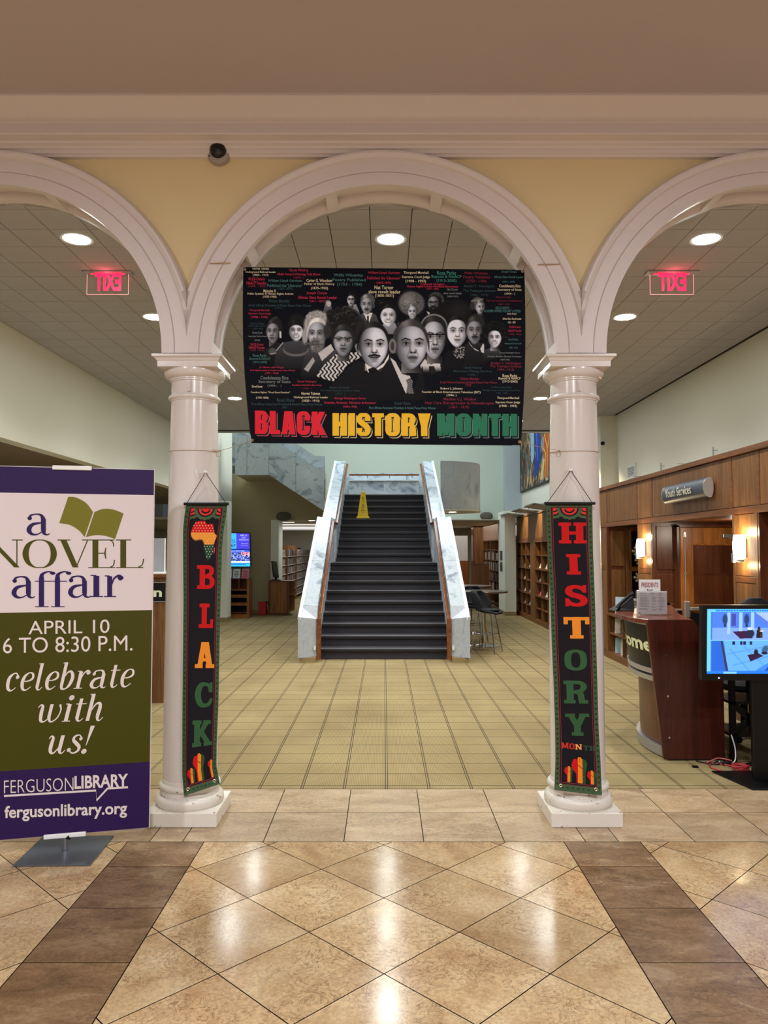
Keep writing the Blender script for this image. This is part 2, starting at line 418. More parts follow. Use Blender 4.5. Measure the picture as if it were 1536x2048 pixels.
struct(mb.build('wall_front_pier', M['yellow'], recenter=False))
# archivolts: one swept moulding per arch, mitred on the column axes
prof = [(RI, YA1+.03), (RI, 4.600), (RI+.075, 4.600), (RI+.079, 4.608), (RI+.083, 4.600), (RI+.135, 4.597), (RI+.145, 4.597),
        (RI+.156, 4.597), (RI+.163, 4.578), (RI+.185, 4.566), (RI+.198, 4.566), (RI+.206, 4.578), (RI+.213, 4.60), (RI+.213, 4.66)]
def sweep(prof, c, a0=0, a1=PI, n=72, xlim=XC):
    vs = []; fs = []; m = len(prof)
    for i in range(n+1):
        a = a0+(a1-a0)*i/n
        for r, y in prof:
            x = r*math.cos(a)
            if abs(x) > xlim and y < 4.597: y = 4.597
            x = max(-xlim, min(xlim, x)); vs.append((c+x, y, SPR+r*math.sin(a)))
    for i in range(n):
        for j in range(m-1): fs.append((i*m+j, i*m+j+1, (i+1)*m+j+1, (i+1)*m+j))
    return vs, fs
back = [(RI, YA1-.0), (RI, YA1+.035), (RI+.20, YA1+.035), (RI+.21, YA1)]
for k, c in enumerate(CEN):
    vs, fs = sweep(prof[1:], c); mb = MB().add(vs, fs)
    vs, fs = sweep(back, c); mb.add(vs, fs)
    o = struct(mb.build('trim_%d' % (k+1), M['trim'], smooth=True)); o.data.set_sharp_from_angle(angle=math.radians(25))
    # coffered soffit: recessed bed, ribs, edge bands, bead
    bed = MB().add(*sweep([(RI+.05, 4.61), (RI+.05, 4.89)], c)).build('soffit_bed', M['trim'], o, smooth=True)
    eb = MB().add(*sweep([(RI, 4.600), (RI, 4.645), (RI+.05, 4.645)], c)).add(*sweep([(RI+.05, 4.845), (RI, 4.845), (RI, 4.896)], c)).build('soffit_band', M['trim'], o, smooth=True)
    bd = MB().add(*sweep([(RI+.05, 4.80), (RI+.026, 4.797), (RI+.012, 4.805), (RI+.018, 4.818), (RI+.004, 4.828), (RI, 4.845)], c)).build('soffit_bead', M['trim'], o, smooth=True)
    for ac in (2.0, 38.2, 71.8, 108.2, 141.8, 178):
        h = math.radians(2.0); a = math.radians(ac)
        MB().add(*sweep([(RI+.05, 4.64), (RI-.0005, 4.64), (RI-.0005, 4.87), (RI+.05, 4.87)], c, a-h, a+h, 3)).add(
            [(c+r*math.cos(t), y, SPR+r*math.sin(t)) for t in (a-h, a+h) for r in (RI-.0005, RI+.05) for y in (4.64, 4.87)],
            [(0, 1, 3, 2), (6, 7, 5, 4)]).build('soffit_rib', M['trim'], o)
# cornice
cp = [(4.66, 4.075), (4.615, 4.078), (4.608, 4.09), (4.60, 4.093), (4.597, 4.112), (4.585, 4.118), (4.578, 4.13), (4.562, 4.137), (4.557, 4.15), (4.49, 4.152),
      (4.486, 4.158), (4.486, 4.218), (4.474, 4.222), (4.472, 4.236), (4.455, 4.24), (4.44, 4.262), (4.405, 4.292), (4.375, 4.308), (4.362, 4.316), (4.362, 4.335), (4.66, 4.335)]
mb = MB(); n = len(cp)
mb.add([(x, y, z) for x in (-9, 6.5) for y, z in cp], [(i, n+i, n+i+1, i+1) for i in range(n-1)])
struct(mb.build('trim_4', M['trim'], recenter=False, smooth=True)).data.set_sharp_from_angle(angle=math.radians(20))
# foyer shell
struct(MB().box(-9, 6.5, -4, 4.66, 4.332, 4.6).build('ceiling', M['foyerceil'], recenter=False))
struct(MB().box(-9.2, 6.7, -4.2, -4, 0, 4.6).build('wall_back', M['foyerceil'], recenter=False))
struct(MB().box(-9.2, -9, -4, 31, 0, 4.6).build('wall_left', M['wall'], recenter=False))
struct(MB().box(6.5, 6.7, -4, 31, 0, 4.6).build('wall_far_right', M['foyerceil'], recenter=False))

# ---- columns
def column(x, label):
    t = thing('column', (x, 4.815, 0), label, 'column')
    cy = 4.815
    MB().box(x-.213, x+.213, cy-.213, cy+.213, 0, .086).build('plinth', M['chip'], t, bev=.006)
    MB().lathe([(.195, .086), (.2, .092), (.207, .105), (.207, .125), (.2, .142), (.188, .15), (.183, .153), (.183, .16), (.176, .166), (.173, .178), (.178, .185),
                (.186, .193), (.188, .203), (.184, .214), (.176, .221), (.17, .223), (.17, .232), (.165, .245)], x, cy, 56).build('base_moulding', M['chip'], t, smooth=True)
    MB().lathe([(.165, .232), (.166, .3), (.166, .9), (.163, 1.3), (.157, 1.8), (.150, 2.2), (.144, 2.592)], x, cy, 56).build('shaft', M['colpaint'], t, smooth=True)
    MB().lathe([(.144, 2.575), (.150, 2.577), (.150, 2.584), (.158, 2.587), (.163, 2.594), (.163, 2.602), (.158, 2.61), (.148, 2.613), (.145, 2.618)], x, cy, 56).build('astragal', M['colpaint'], t, smooth=True)
    MB().lathe([(.144, 2.6), (.144, 2.695), (.151, 2.698), (.151, 2.706), (.157, 2.708), (.157, 2.716), (.166, 2.719), (.178, 2.728), (.187, 2.742), (.19, 2.757), (.188, 2.772)], x, cy, 56).build('capital_echinus', M['colpaint'], t, smooth=True)
    mb = MB(); pr = [(.186, 2.77), (.186, 2.803), (.189, 2.806), (.193, 2.812), (.199, 2.82), (.207, 2.825), (.214, 2.828), (.214, 2.842)]
    vs = []; fs = []
    for r, z in pr: vs += [(x-r, cy-r, z), (x+r, cy-r, z), (x+r, cy+r, z), (x-r, cy+r, z)]
    for j in range(len(pr)-1):
        for i in range(4): fs.append((4*j+i, 4*j+(i+1) % 4, 4*j+4+(i+1) % 4, 4*j+4+i))
    fs += [(0, 3, 2, 1), tuple(4*len(pr)-4+i for i in range(4))]
    mb.add(vs, fs).build('abacus', M['colpaint'], t)
    return t
m, n, l, b = nt('chipped_white_paint'); tc = n.new('ShaderNodeTexCoord')
t1 = noise(n, l, tc.outputs['Object'], 22, 8, .3, .7); r1 = ramp(n, [(.0, C(214, 208, 198)), (.615, C(224, 218, 206)), (.635, C(120, 100, 80)), (.72, C(150, 130, 108))])
l.new(t1.outputs['Fac'], r1.inputs[0]); l.new(r1.outputs[0], b.inputs['Base Color']); setb(b, Roughness=.35); M['chip'] = m
cl = column(-XC, 'white round column with square capital, left one, behind the tall event banner')
cr = column(XC, 'white round column with square capital, right one, in front of the reception desk')
# small fittings on the two necks
for x, t in ((-XC+.0, cl), (XC-.0, cr)):
    MB().box(x-.012, x+.012, 4.655, 4.675, 2.625, 2.692).lathe([(.006, 0), (.009, .01), (.009, .035), (.004, .045)], x, 4.656, 12, cz=2.632).build('neck_fitting', M['colpaint'], t, smooth=True)

# ---- hall ceiling: 30 cm acoustic tiles
ceil = struct(MB().box(-4.0, 4.2, 5.0, 14.9, 3.962, 4.3).build('ceiling_hall', M['dark'], recenter=False))
TS = .290; TY = .3195; cells = []
ROWSY = 5.0
me = bpy.data.meshes.new('ceiling_tile'); h = TS/2-.003; hy = TY/2-.003
me.from_pydata([(a*h, b*hy, z) for z in (0, .012) for a, b in ((-1, -1), (1, -1), (1, 1), (-1, 1))], [], [(3, 2, 1, 0), (0, 1, 5, 4), (1, 2, 6, 5), (2, 3, 7, 6), (3, 0, 4, 7)])
me.materials.append(M['ceil_tile'])
T0 = atz = None
XO = .0; nx0 = -13
for j in range(-1, 35):
    y = 5.069+TY*(j+.5)
    if y > 14.8: break
    for i in range(-13, 15):
        x = i*TS+.0465
        if x > 4.0: continue
        cells.append((x, y))
def seen(c):   # nearest tiles inside the picture's cone come first
    x, y = c; d = math.hypot(x, y); px = abs(x)/y*F
    return (d + (100 if px > 800 else 0))
cells.sort(key=seen)
for (x, y) in cells[:298]:
    o = bpy.data.objects.new('ceiling_tile', me); COL.objects.link(o); o.parent = ceil; o.location = (x, y, 3.95+random.uniform(-.0006, .0006))
mb = MB()
for (x, y) in cells[298:]: mb.add([(x+a*h, y+b*hy, z) for z in (3.95, 3.962) for a, b in ((-1, -1), (1, -1), (1, 1), (-1, 1))], [(3, 2, 1, 0), (0, 1, 5, 4), (1, 2, 6, 5), (2, 3, 7, 6), (3, 0, 4, 7)])
o = mb.build('ceiling_tiles', M['ceil_tile'], ceil, fixn=False); o['kind'] = 'stuff'
# fascia at the edge of the stair well, and the well's own high ceiling
struct(MB().box(-3.95, 4.05, 14.9, 15.05, 3.95, 7).build('wall_well_front', M['wallcool'], recenter=False))
struct(MB().box(-4.2, 6.5, 14.9, 25, 6.9, 7.1).build('ceiling_well', M['wallcool'], recenter=False))

# ---- hall side walls
# left: a high bulkhead over an open bay
struct(MB().box(-4.05, -3.88, 5.0, 14.9, 2.78, 3.96).box(-4.05, -3.88, 14.9, 19.4, 2.68, 7).build('wall_left_upper', M['wall'], recenter=False))
struct(MB().box(-9, -3.9, 5.0, 19.4, 2.79, 2.95).build('ceiling_left_bay', plain('bay_soffit_paint', C(128, 112, 94), .9), recenter=False))
struct(MB().box(-4.3, -3.56, 17.35, 17.8, 0, 2.75).build('wall_left_pier', M['wall'], recenter=False))
struct(MB().box(-4.31, -3.552, 17.342, 17.808, 0, .1).build('baseboard_left', M['tanbase'], recenter=False))
struct(MB().box(-5.2, -4.9, 8.6, 8.9, 0, 2.8).build('wall_left_post', M['white'], recenter=False))
# right upper wall, set back behind the woodwork
struct(MB().box(4.02, 4.2, 5.0, 25, 2.05, 7).box(3.74, 4.03, 13.1, 13.45, 2.4, 3.96).build('wall_right', M['wall'], recenter=False))
# back wall of the stair well, above the low rooms
struct(MB().box(-4.2, 4.1, 22.6, 22.8, 2.42, 7).build('wall_rear', M['wallcool'], recenter=False))
struct(MB().box(3.55, 4.05, 22.2, 22.6, 2.42, 7).build('wall_rear_pilaster', plain('blue_lit_paint', C(180, 190, 198), .8), recenter=False))  # blue light on the pilaster is put into its base colour
struct(MB().box(-9, 6.5, 22.65, 31, 2.42, 2.6).build('ceiling_rear', M['tan'], recenter=False))
struct(MB().box(-9, 6.5, 30.6, 30.8, 0, 2.5).build('wall_far', M['wall'], recenter=False))
# left rear wall with the opening to the stacks
mb = MB().box(-4.3, -2.86, 19.6, 19.8, 0, 3.6).box(-2.86, -1.5, 19.6, 19.8, 2.4, 3.6)
struct(mb.build('wall_left_rear', M['tan'], recenter=False))
struct(MB().box(-2.9, -2.70, 19.55, 20.3, 0, 2.4).build('door_1', M['wall'], recenter=False))
struct(MB().box(-4.2, -2.9, 19.57, 19.6, 0, .1).build('baseboard_rear', M['tanbase'], recenter=False))
# low ceiling of the stacks with light lines
struct(MB().box(-9, 3.5, 19.8, 30.6, 2.40, 2.42).build('ceiling_stacks', plain('stack_ceiling', C(196, 186, 168), .9), recenter=False))
k = 0
for (x0, x1, y) in ((-3.4, -2.5, 21.2), (-3.3, -1.4, 23), (-3.6, -1.6, 24.6), (-3.9, -1.6, 26.2), (-4.2, -1.9, 27.8), (-4.2, -1.8, 29.4)):
    box('light_fixture', emit('linear_lamp', C(255, 250, 240), 1.6), x0, x1, y, y+.06, 2.385, 2.4)
    tag(bpy.context.scene.objects[-1] if False else COL.objects[-1], 'white linear ceiling light above the book stacks', 'light', 'linear lights above the stacks')
# ================================================================ STAIRCASE
R_, T_, Y1, Y10 = .1553, .33, 11.52, 15.27
st = thing('staircase', (0, 11.5, 0), 'wide charcoal carpeted staircase between white marble parapets, in the middle of the hall', 'stairs')
for n in range(1, 20):
    hw = .985 if n < 10 else .945
    y = Y1+T_*(n-1) if n < 10 else Y10+T_*(n-10); z = R_*n
    ye = (y+T_) if n not in (9, 19) else (Y10 if n == 9 else 20.6)
    box('riser', M['stairc'], -hw, hw, y, y+.02, z-R_+(.0 if n > 1 else .003), z-.04, st)
    box('tread', M['stairc'], -hw, hw, y+.02, ye+.019, z-.035, z, st)
    box('nosing', M['nosing'], -hw, hw, y-.03, y+.019, z-.042, z-.004, st)
    box('nosing_highlight', M['nosehighlight'], -hw, hw, y-.031, y+.006, z-.0035, z+.003, st)  # grey strip drawn in for the highlight along the nosing edge
# solid under the flight (never seen from the front, closes the volume)
MB().prism([(Y1+.03, .003), (20.6, .003), (20.6, 2.74), (18.3, 2.74), (Y10+.08, 1.34), (14.25, 1.18), (Y1+.1, .05)], -.94, .94, 'x').build('stair_core', M['marblegrey'], st)
for s in (-1, 1):
    xi, xo = s*.99, s*1.245
    def slab(name, poly, mat, a=xi, b=xo, bev=.004): return MB().prism(poly, a, b, 'x').build(name, mat, st, bev=bev)
    # stone slabs of the parapet, each its own piece, with hairline joints
    def top(y):   # top line of the parapet
        if y < 14.3: return .667+(y-11.15)*(2.25-.667)/(14.3-11.15)
        if y < 15.15: return 2.25
        return 2.25+(y-15.15)*(3.83-2.25)/(18.85-15.15)
    g = .003
    MB().add([(xo, 11.1, .075), (xi, 11.3, .075), (xi, 11.3, .62), (xo, 11.1, .667), (xo, 11.42, .075), (xi, 11.42, .075), (xi, 11.42, top(11.42)), (xo, 11.42, top(11.42))],
             [(0, 1, 2, 3), (7, 6, 5, 4), (0, 4, 5, 1), (1, 5, 6, 2), (2, 6, 7, 3), (3, 7, 4, 0)]).build('front_slab', M['marblegrey'], st)
    for a, b in ((11.42, 12.72), (12.72, 14.3)): slab('parapet_slab', [(a+g, .075), (b-g, .075), (b-g, top(b-g)), (a+g, top(a+g))], M['marble'])
    slab('parapet_slab', [(14.3+g, 1.0), (15.15-g, 1.0), (15.15-g, 2.25), (14.3+g, 2.25)], M['marble'])
    for a, b in ((15.15, 17.0), (17.0, 18.85)): slab('parapet_slab', [(a+g, top(a)-1.05), (b-g, top(b)-1.05), (b-g, top(b-g)), (a+g, top(a+g))], M['marble'], s*.965, s*1.22)
    # bright coping strip on the outer edge
    for a, b, x0, x1 in ((11.12, 14.3, 1.205, 1.252), (15.15, 18.85, 1.18, 1.227)):
        MB().prism([(a, top(a)-.03), (b, top(b)-.03), (b, top(b)+.006), (a, top(a)+.006)], s*x0, s*x1, 'x').build('coping', plain('bright_coping_stone', C(236, 242, 246), .3), st)
    box('parapet_base', M['tanbase'], xi+s*.005, xo-s*.02, 11.16, 14.3, .002, .074, st)
    # added liner: its grey stands for shade on the marble's inner face
    MB().prism([(11.32, .075), (14.2, R_*9), (15.2, R_*9), (15.2, 2.12), (14.28, 2.12), (11.32, .6)], s*.986, s*.989, 'x').build('inner_shade_liner', M['marblegrey'], st)
    MB().prism([(15.2, R_*9+.08), (18.6, 2.95), (18.85, 2.95), (18.85, 3.7), (15.2, 2.12)], s*.948, s*.964, 'x').build('inner_shade_liner', M['marblegrey'], st)
    # handrail
    hr = MB(); pts = [(s*.955, 11.3, .60), (s*.955, 14.28, 2.15), (s*.94, 15.15, 2.15), (s*.915, 18.95, 3.76)]
    for p, q in zip(pts, pts[1:]): hr.beam(p, q, .05, .045)
    hr.build('handrail', M['railwood'], st, bev=.008)
    box('handrail_post', M['railwood'], s*.925, s*.988, 11.27, 11.31, .03, .635, st, bev=.004)
    for i, (y, z0) in enumerate([(11.36, .62)]+[(11.36+.55*k, .62+.55*k*.52) for k in range(1, 6)]+[(15.35+.56*k, 2.22+.56*k*.424) for k in range(0, 7)]):
        MB().box(s*.985, s*1.04, y-.008, y+.008, z0+.0, z0+.05).tube([(s*1.0, y, z0+.02), (s*.965, y, z0-.01)], .008, 6).build('rail_bracket', M['white'], st)
    box('wall_outlet', M['white'], s*1.0, s*1.03, 11.262-.02, 11.285, .17, .23, st)
# rear landing wall and its rail
for a, b in ((-.94, 0), (0, .94)): box('landing_slab', M['marble'], a+.002, b-.002, 20.4, 20.58, 2.955, 3.47, st)
for k in range(4): box('upper_slab', M['marble'], -1.2+.6*k+.002, -.6+.6*k-.002, 20.62, 20.72, 2.9, 3.71, st)
box('landing_coping', plain('bright_coping_stone', C(236, 242, 246), .3), -.94, .94, 20.38, 20.6, 3.472, 3.5, st)
hr = MB().beam((-.93, 20.25, 3.62), (.93, 20.25, 3.62), .05, .045)
for x in (-.44, .15, .75): hr.tube([(x, 20.25, 3.6), (x, 20.3, 3.55), (x, 20.42, 3.55)], .008, 6)
hr.build('landing_rail', M['railwood'], st)

# wet floor cone on the upper flight
t = thing('wet_floor_cone', (-.47, 17.08, R_*15), 'tall yellow wet floor safety cone standing on the upper flight of stairs', 'cone')
z0 = R_*15+.003; cx, cy = -.47, 17.08
def frus(mb, cx, cy, a0, a1, z0, z1, b0=None, b1=None):
    b0 = b0 or a0; b1 = b1 or a1
    return mb.add([(cx-a0, cy-b0, z0), (cx+a0, cy-b0, z0), (cx+a0, cy+b0, z0), (cx-a0, cy+b0, z0), (cx-a1, cy-b1, z1), (cx+a1, cy-b1, z1), (cx+a1, cy+b1, z1), (cx-a1, cy+b1, z1)],
        [(3, 2, 1, 0), (4, 5, 6, 7), (0, 1, 5, 4), (1, 2, 6, 5), (2, 3, 7, 6), (3, 0, 4, 7)])
frus(frus(MB(), cx, cy, .122, .045, z0+.03, z0+.59, .10, .04), cx, cy, .05, .04, z0+.57, z0+.60).build('cone_body', M['yel'], t, bev=.008)
frus(MB(), cx, cy, .15, .14, z0, z0+.04, .14, .13).build('cone_base', M['yel'], t, bev=.008)
# ---- side flight on the left: marble fascia in slabs, upper slab, soffit
sf = thing('side_flight', (-2.6, 18.0, 2.5), 'grey-blue marble parapet of the side flight climbing to the left above the stacks opening', 'stairs')
YS = 17.9
def pp(pts, Y): return [(aty(x, y, Y)[0], aty(x, y, Y)[2]) for x, y in pts]
full = pp([(470, 871), (535, 871), (630, 935), (648, 935), (648, 1022), (538, 950), (470, 950)], YS)
def vslice(poly, xa, xb):
    return clip(clip(poly, -1, 0, -xa), 1, 0, xb)
cuts = [aty(x, 900, YS)[0] for x in (469, 494, 538, 592, 649)]
for a, b in zip(cuts, cuts[1:]): MB().prism(vslice(full, a+.003, b-.003), YS, YS+.12, 'y').build('fascia_slab', M['marble'], sf)
MB().prism(pp([(464, 864), (552, 864), (592, 887), (630, 912), (650, 912), (650, 1000), (600, 960), (464, 930)], YS+.14), YS+.14, YS+.24, 'y').build('upper_slab', M['marble'], sf)
sp = pp([(470, 950), (538, 950), (650, 1023)], YS)
MB().prism(sp+[(x, z+.12) for x, z in sp[::-1]], YS+.125, 19.585, 'y').build('soffit', M['tan'], sf)
# drum balcony on the right
db = thing('drum_balcony', (1.25, 17.7, 2.5), 'round grey marble drum balcony beside the top of the stairs', 'balcony')
for a0, a1 in ((-90, -38), (-38, 14), (14, 60)):
    a0, a1 = math.radians(a0+.12), math.radians(a1-.12)
    MB().lathe([(.9, 2.52), (.98, 2.52), (.98, 3.59), (.9, 3.59), (.9, 2.52)], 1.25, 17.7, 14, a0, a1).build('drum_slab', M['marblegrey'], db, smooth=True)
MB().lathe([(.02, 2.50), (.99, 2.50), (.99, 2.52), (.02, 2.52)], 1.25, 17.7, 40, -PI/2, PI/2).build('drum_soffit', plain('soffit_paint', C(236, 226, 200), .8), db, smooth=True)

# ---- ceiling downlights
def downlight(x, y, z, r, label, group, st_=95):
    t = thing('downlight', (x, y, z), label, 'light', group)
    MB().lathe([(r, z-.004), (r+.018, z-.006), (r+.02, z), (r, z)], x, y, 32, cap=False).build('trim_ring', M['white'], t, smooth=True)
    MB().lathe([(.001, z-.0015), (r, z-.0015), (r, z-.0005), (.001, z-.0005)], x, y, 32).build('lens', emit('downlight_lens', (.93, 1, .93, 1), st_), t)
nm = ('nearest', 'second', 'third', 'fourth', 'farthest')
for i, r in enumerate(ROWS):
    for x, s in ((-2.28, 'left'), (.05, 'middle'), (2.39, 'right')):
        downlight(x, r, 3.949, .098, 'round downlight, %s one in the %s row of the hall ceiling' % (nm[i], s), 'downlights in the hall ceiling')
downlight(1.575, 17.5, 2.499, .085, 'small downlight under the round marble balcony', None, 9)
downlight(2.35, 22.75+.3, 2.42, .085, 'small downlight just past the well on the right', None, 9)
downlight(-1.9, 20.1, 2.40, .085, 'small downlight at the stacks opening by the stair', None, 9)

# ---- speakers
for (x, y, z, lab) in ((-2.56, 19.45, 2.48, 'grey capsule-shaped loudspeaker above the stacks opening'), (3.02, 22.45, 2.62, 'grey capsule-shaped loudspeaker right of the round balcony')):
    t = thing('loudspeaker', (x, y, z), lab, 'speaker', 'capsule loudspeakers on the rear walls')
    prof = [(.11*math.sin(a)*1.0, -.0-.11*math.cos(a)) for a in [PI*i/14 for i in range(15)]]
    mb = MB(); vs = []; fs = []; n = 28
    for i in range(13):
        a = -PI/2+PI*i/12
        for j in range(n):
            b_ = 2*PI*j/n; ca = abs(math.cos(b_))**.7*(1 if math.cos(b_) > 0 else -1)
            vs.append((x+.19*math.cos(a)**.6*ca, y+.10*math.sin(a), z+.115*math.cos(a)**.6*math.sin(b_)))
    for i in range(12):
        for j in range(n): fs.append((i*n+j, i*n+(j+1) % n, (i+1)*n+(j+1) % n, (i+1)*n+j))
    mb.add(vs, fs).build('speaker_body', M['speaker'], t, smooth=True)
    box('wall_mount', M['black'], x-.03, x+.03, y+.09, y+.148, z-.03, z+.03, t)

# ---- post with the two notices, right rear
po = struct(MB().box(3.0, 3.27, 18.95, 20.0, .0, 2.6).build('wall_rear_post', M['wall'], recenter=False))
struct(MB().box(2.992, 3.278, 18.942, 20.008, .002, .1).build('baseboard_post', M['tanbase'], recenter=False))
for z0, z1, g in ((1.37, 1.60, 'upper'), (1.09, 1.31, 'lower')):
    t = thing('notice', (2.99, 19.5, z0), '%s of two small black notices on the side of the white rear post' % g, 'sign')
    box('panel', M['black'], 2.985, 2.998, 19.36, 19.68, z0, z1, t)
    for i in range(7):
        a = z0+.02+i*.028
        if a < z1-.02: box('printed_line', ink(160, 160, 160), 2.983, 2.985, 19.4, 19.4+.16+.1*random.random(), a, a+.008, t)

# ================================================================ RIGHT WOODWORK
XW = 3.42
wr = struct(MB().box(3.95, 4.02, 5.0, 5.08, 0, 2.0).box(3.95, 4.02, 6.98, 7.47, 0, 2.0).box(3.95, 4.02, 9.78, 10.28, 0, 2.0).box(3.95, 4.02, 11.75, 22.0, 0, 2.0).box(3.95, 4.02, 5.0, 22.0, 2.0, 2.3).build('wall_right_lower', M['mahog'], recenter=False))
def wp(y0, y1, z0, z1, mat='cherry', x=XW, t=.022, name='wood_panel', parent=None): return box(name, M[mat], x, x+t, y0+.005, y1-.005, z0+.005, z1-.005, parent or wr, bev=.003)
def fr(y0, y1, z0, z1, x=XW-.006, t=.05, mat='cherryh', name='frame_rail', parent=None): return box(name, M[mat], x, x+t, y0, y1, z0, z1, parent or wr, bev=.003)
# carcass behind the upper band and pilasters
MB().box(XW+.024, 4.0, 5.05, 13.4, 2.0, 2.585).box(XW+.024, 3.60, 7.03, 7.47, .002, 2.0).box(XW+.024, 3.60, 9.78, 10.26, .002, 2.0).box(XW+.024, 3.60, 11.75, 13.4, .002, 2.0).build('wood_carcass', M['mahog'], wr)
divs = [5.05, 5.9, 6.95, 7.5, 9.73, 10.3, 11.7, 12.3, 13.4]
for a, b in zip(divs, divs[1:]):
    wp(a+.03, b-.03, 2.05, 2.555); 
fr(5.05, 13.4, 2.555, 2.61, XW-.03, .6, name='cap_rail'); fr(5.05, 13.4, 1.985, 2.05)
for d in divs: fr(d-.03, d+.03, 2.05, 2.555, XW-.004)
for a, b in ((6.98, 7.48), (9.75, 10.28), (11.73, 12.3), (12.3, 13.4)):
    for z0, z1 in ((.1, 1.33), (1.39, 1.985)): wp(a+.05, b-.05, z0, z1)
    fr(a, a+.05, .1, 1.985, XW-.004, mat='cherry', name='frame_stile'); fr(b-.05, b, .1, 1.985, XW-.004, mat='cherry', name='frame_stile')
    fr(a+.05, b-.05, 1.33, 1.39, XW-.004); fr(a, b, .002, .1, XW-.01, .06)
# doorway bay 7.5 .. 9.73: reveal, far jamb panels, door leaf facing the hall
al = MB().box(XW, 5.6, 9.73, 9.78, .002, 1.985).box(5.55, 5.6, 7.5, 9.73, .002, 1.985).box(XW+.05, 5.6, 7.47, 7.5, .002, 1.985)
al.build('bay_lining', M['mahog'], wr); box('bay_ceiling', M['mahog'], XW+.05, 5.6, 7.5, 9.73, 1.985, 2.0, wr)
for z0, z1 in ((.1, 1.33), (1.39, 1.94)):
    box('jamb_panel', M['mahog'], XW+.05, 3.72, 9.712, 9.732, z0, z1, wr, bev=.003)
dr = struct(bpy.data.objects.new('door_2', None)); COL.objects.link(dr); dr.location = (3.8, 9.6, 0); OFF['door_2'] = Vector((3.8, 9.6, 0))
x0, x1, zt = 3.73, 4.50, 1.92
for a, b, c, d in ((x0, x0+.15, .003, zt), (x1-.09, x1, .003, zt), (x0+.15, x1-.09, zt-.22, zt), (x0+.15, x1-.09, .003, .95)):
    box('door_stile' if c < .01 and d == zt else 'door_rail', M['door'], a, b, 9.60, 9.645, c, d, dr, bev=.003)
box('door_panel', M['mahog'], x0+.15, x1-.09, 9.615, 9.635, 1.345, zt-.22, dr); box('door_panel', M['mahog'], x0+.15, x1-.09, 9.615, 9.635, .95, 1.32, dr); box('door_mullion', M['mahog'], x0+.15, x1-.09, 9.61, 9.64, 1.32, 1.345, dr)
for a, b, c, d in ((x0+.135, x0+.155, .94, zt-.21), (x1-.095, x1-.075, .94, zt-.21), (x0+.155, x1-.095, zt-.225, zt-.205), (x0+.155, x1-.095, .94, .96)): box('door_bead', M['door'], a, b, 9.592, 9.605, c, d, dr, bev=.004)
MB().box(x0+.035, x0+.065, 9.585, 9.60, 1.80, 1.86).tube([(x0+.05, 9.59, 1.83), (x0+.05, 9.59, 1.0)], .007, 8).box(x0+.035, x0+.065, 9.58, 9.6, 1.33, 1.36).build('latch_rod', M['alu'], dr)
MB().box(x0+.02, x0+.085, 9.55, 9.6, .80, 1.0).box(x0+.085, x1-.03, 9.53, 9.575, .885, .925).build('panic_bar', M['alu'], dr, bev=.008)
MB().box(x1-.26, x1-.02, 9.54, 9.6, zt-.13, zt-.08).box(x1-.16, x1-.14, 9.5, 9.6, zt-.15, zt-.13).build('door_closer', M['alu'], dr, bev=.005)
MB().box(x0-.035, x0-.002, 9.62, 9.71, .003, 1.95).box(x1+.002, x1+.035, 9.62, 9.71, .003, 1.95).box(x0-.035, x1+.035, 9.62, 9.71, 1.925, 1.96).build('door_frame', M['mahog'], dr)
downlight(4.0, 8.5, 1.984, .05, 'tiny downlight in the ceiling of the exit door recess', None, 9)
light('POINT', 'recess_light', (4.0, 8.6, 1.85), 11, (1, .85, .65), .04)
# display bay 10.3 .. 11.7 with window and cut-out snowflakes, and magazine shelves below
MB().box(XW, 4.4, 11.70, 11.74, .66, 1.985).box(4.36, 4.4, 10.3, 11.7, .66, 1.985).build('display_bay_lining', M['mahog'], wr)
for z0, z1 in ((.72, 1.33), (1.39, 1.93)): box('jamb_panel', M['cherry'], XW+.06, 3.68, 11.68, 11.7, z0, z1, wr, bev=.003)
box('window_frame', M['cherry'], 3.70, 3.78, 11.66, 11.7, .66, 1.95, wr); box('window_rail', M['cherry'], 3.78, 4.2, 11.66, 11.7, 1.31, 1.38, wr)
for z0, z1 in ((.70, 1.31), (1.38, 1.92)): box('window_pane', plain('dark_pane', C(20, 10, 10), .12), 3.78, 4.2, 11.685, 11.695, z0, z1, wr)
def bays(ya, yb, ledge, shelves, nd=2, depth=.45):
    t = thing('magazine_shelf', (XW+.2, (ya+yb)/2, 0), 'low wooden magazine shelf in the wood-lined recess %s' % ('right of the near wall lamp' if ya < 7 else 'left of the far wall lamp'), 'shelf')
    box('ledge', M['cherryh'], XW-.03, XW+depth, ya+.01, yb-.01, ledge-.03, ledge, t, bev=.003)
    box('back_panel', M['mahog'], XW+depth, XW+depth+.02, ya+.01, yb-.01, .1, ledge-.03, t); box('plinth', M['cherryh'], XW-.02, XW+depth, ya+.01, yb-.01, .003, .1, t)
    for z in shelves: box('shelf', M['cherryh'], XW, XW+depth, ya+.03, yb-.03, z-.02, z, t)
    for y in [ya+.02+(yb-ya-.06)*i/nd for i in range(nd+1)]: box('divider', M['cherry'], XW, XW+depth, y, y+.02, .1, ledge-.03, t)
bays(10.3, 11.7, .68, (.39,)); bays(5.1, 6.93, .68, (.39,))
MB().box(XW+.5, 4.4, 5.08, 5.1, .1, 1.985).box(XW, 4.4, 6.95, 6.98, .7, 1.985).box(4.36, 4.4, 5.1, 6.95, .1, 1.985).build('display_bay_lining', M['mahog'], wr)
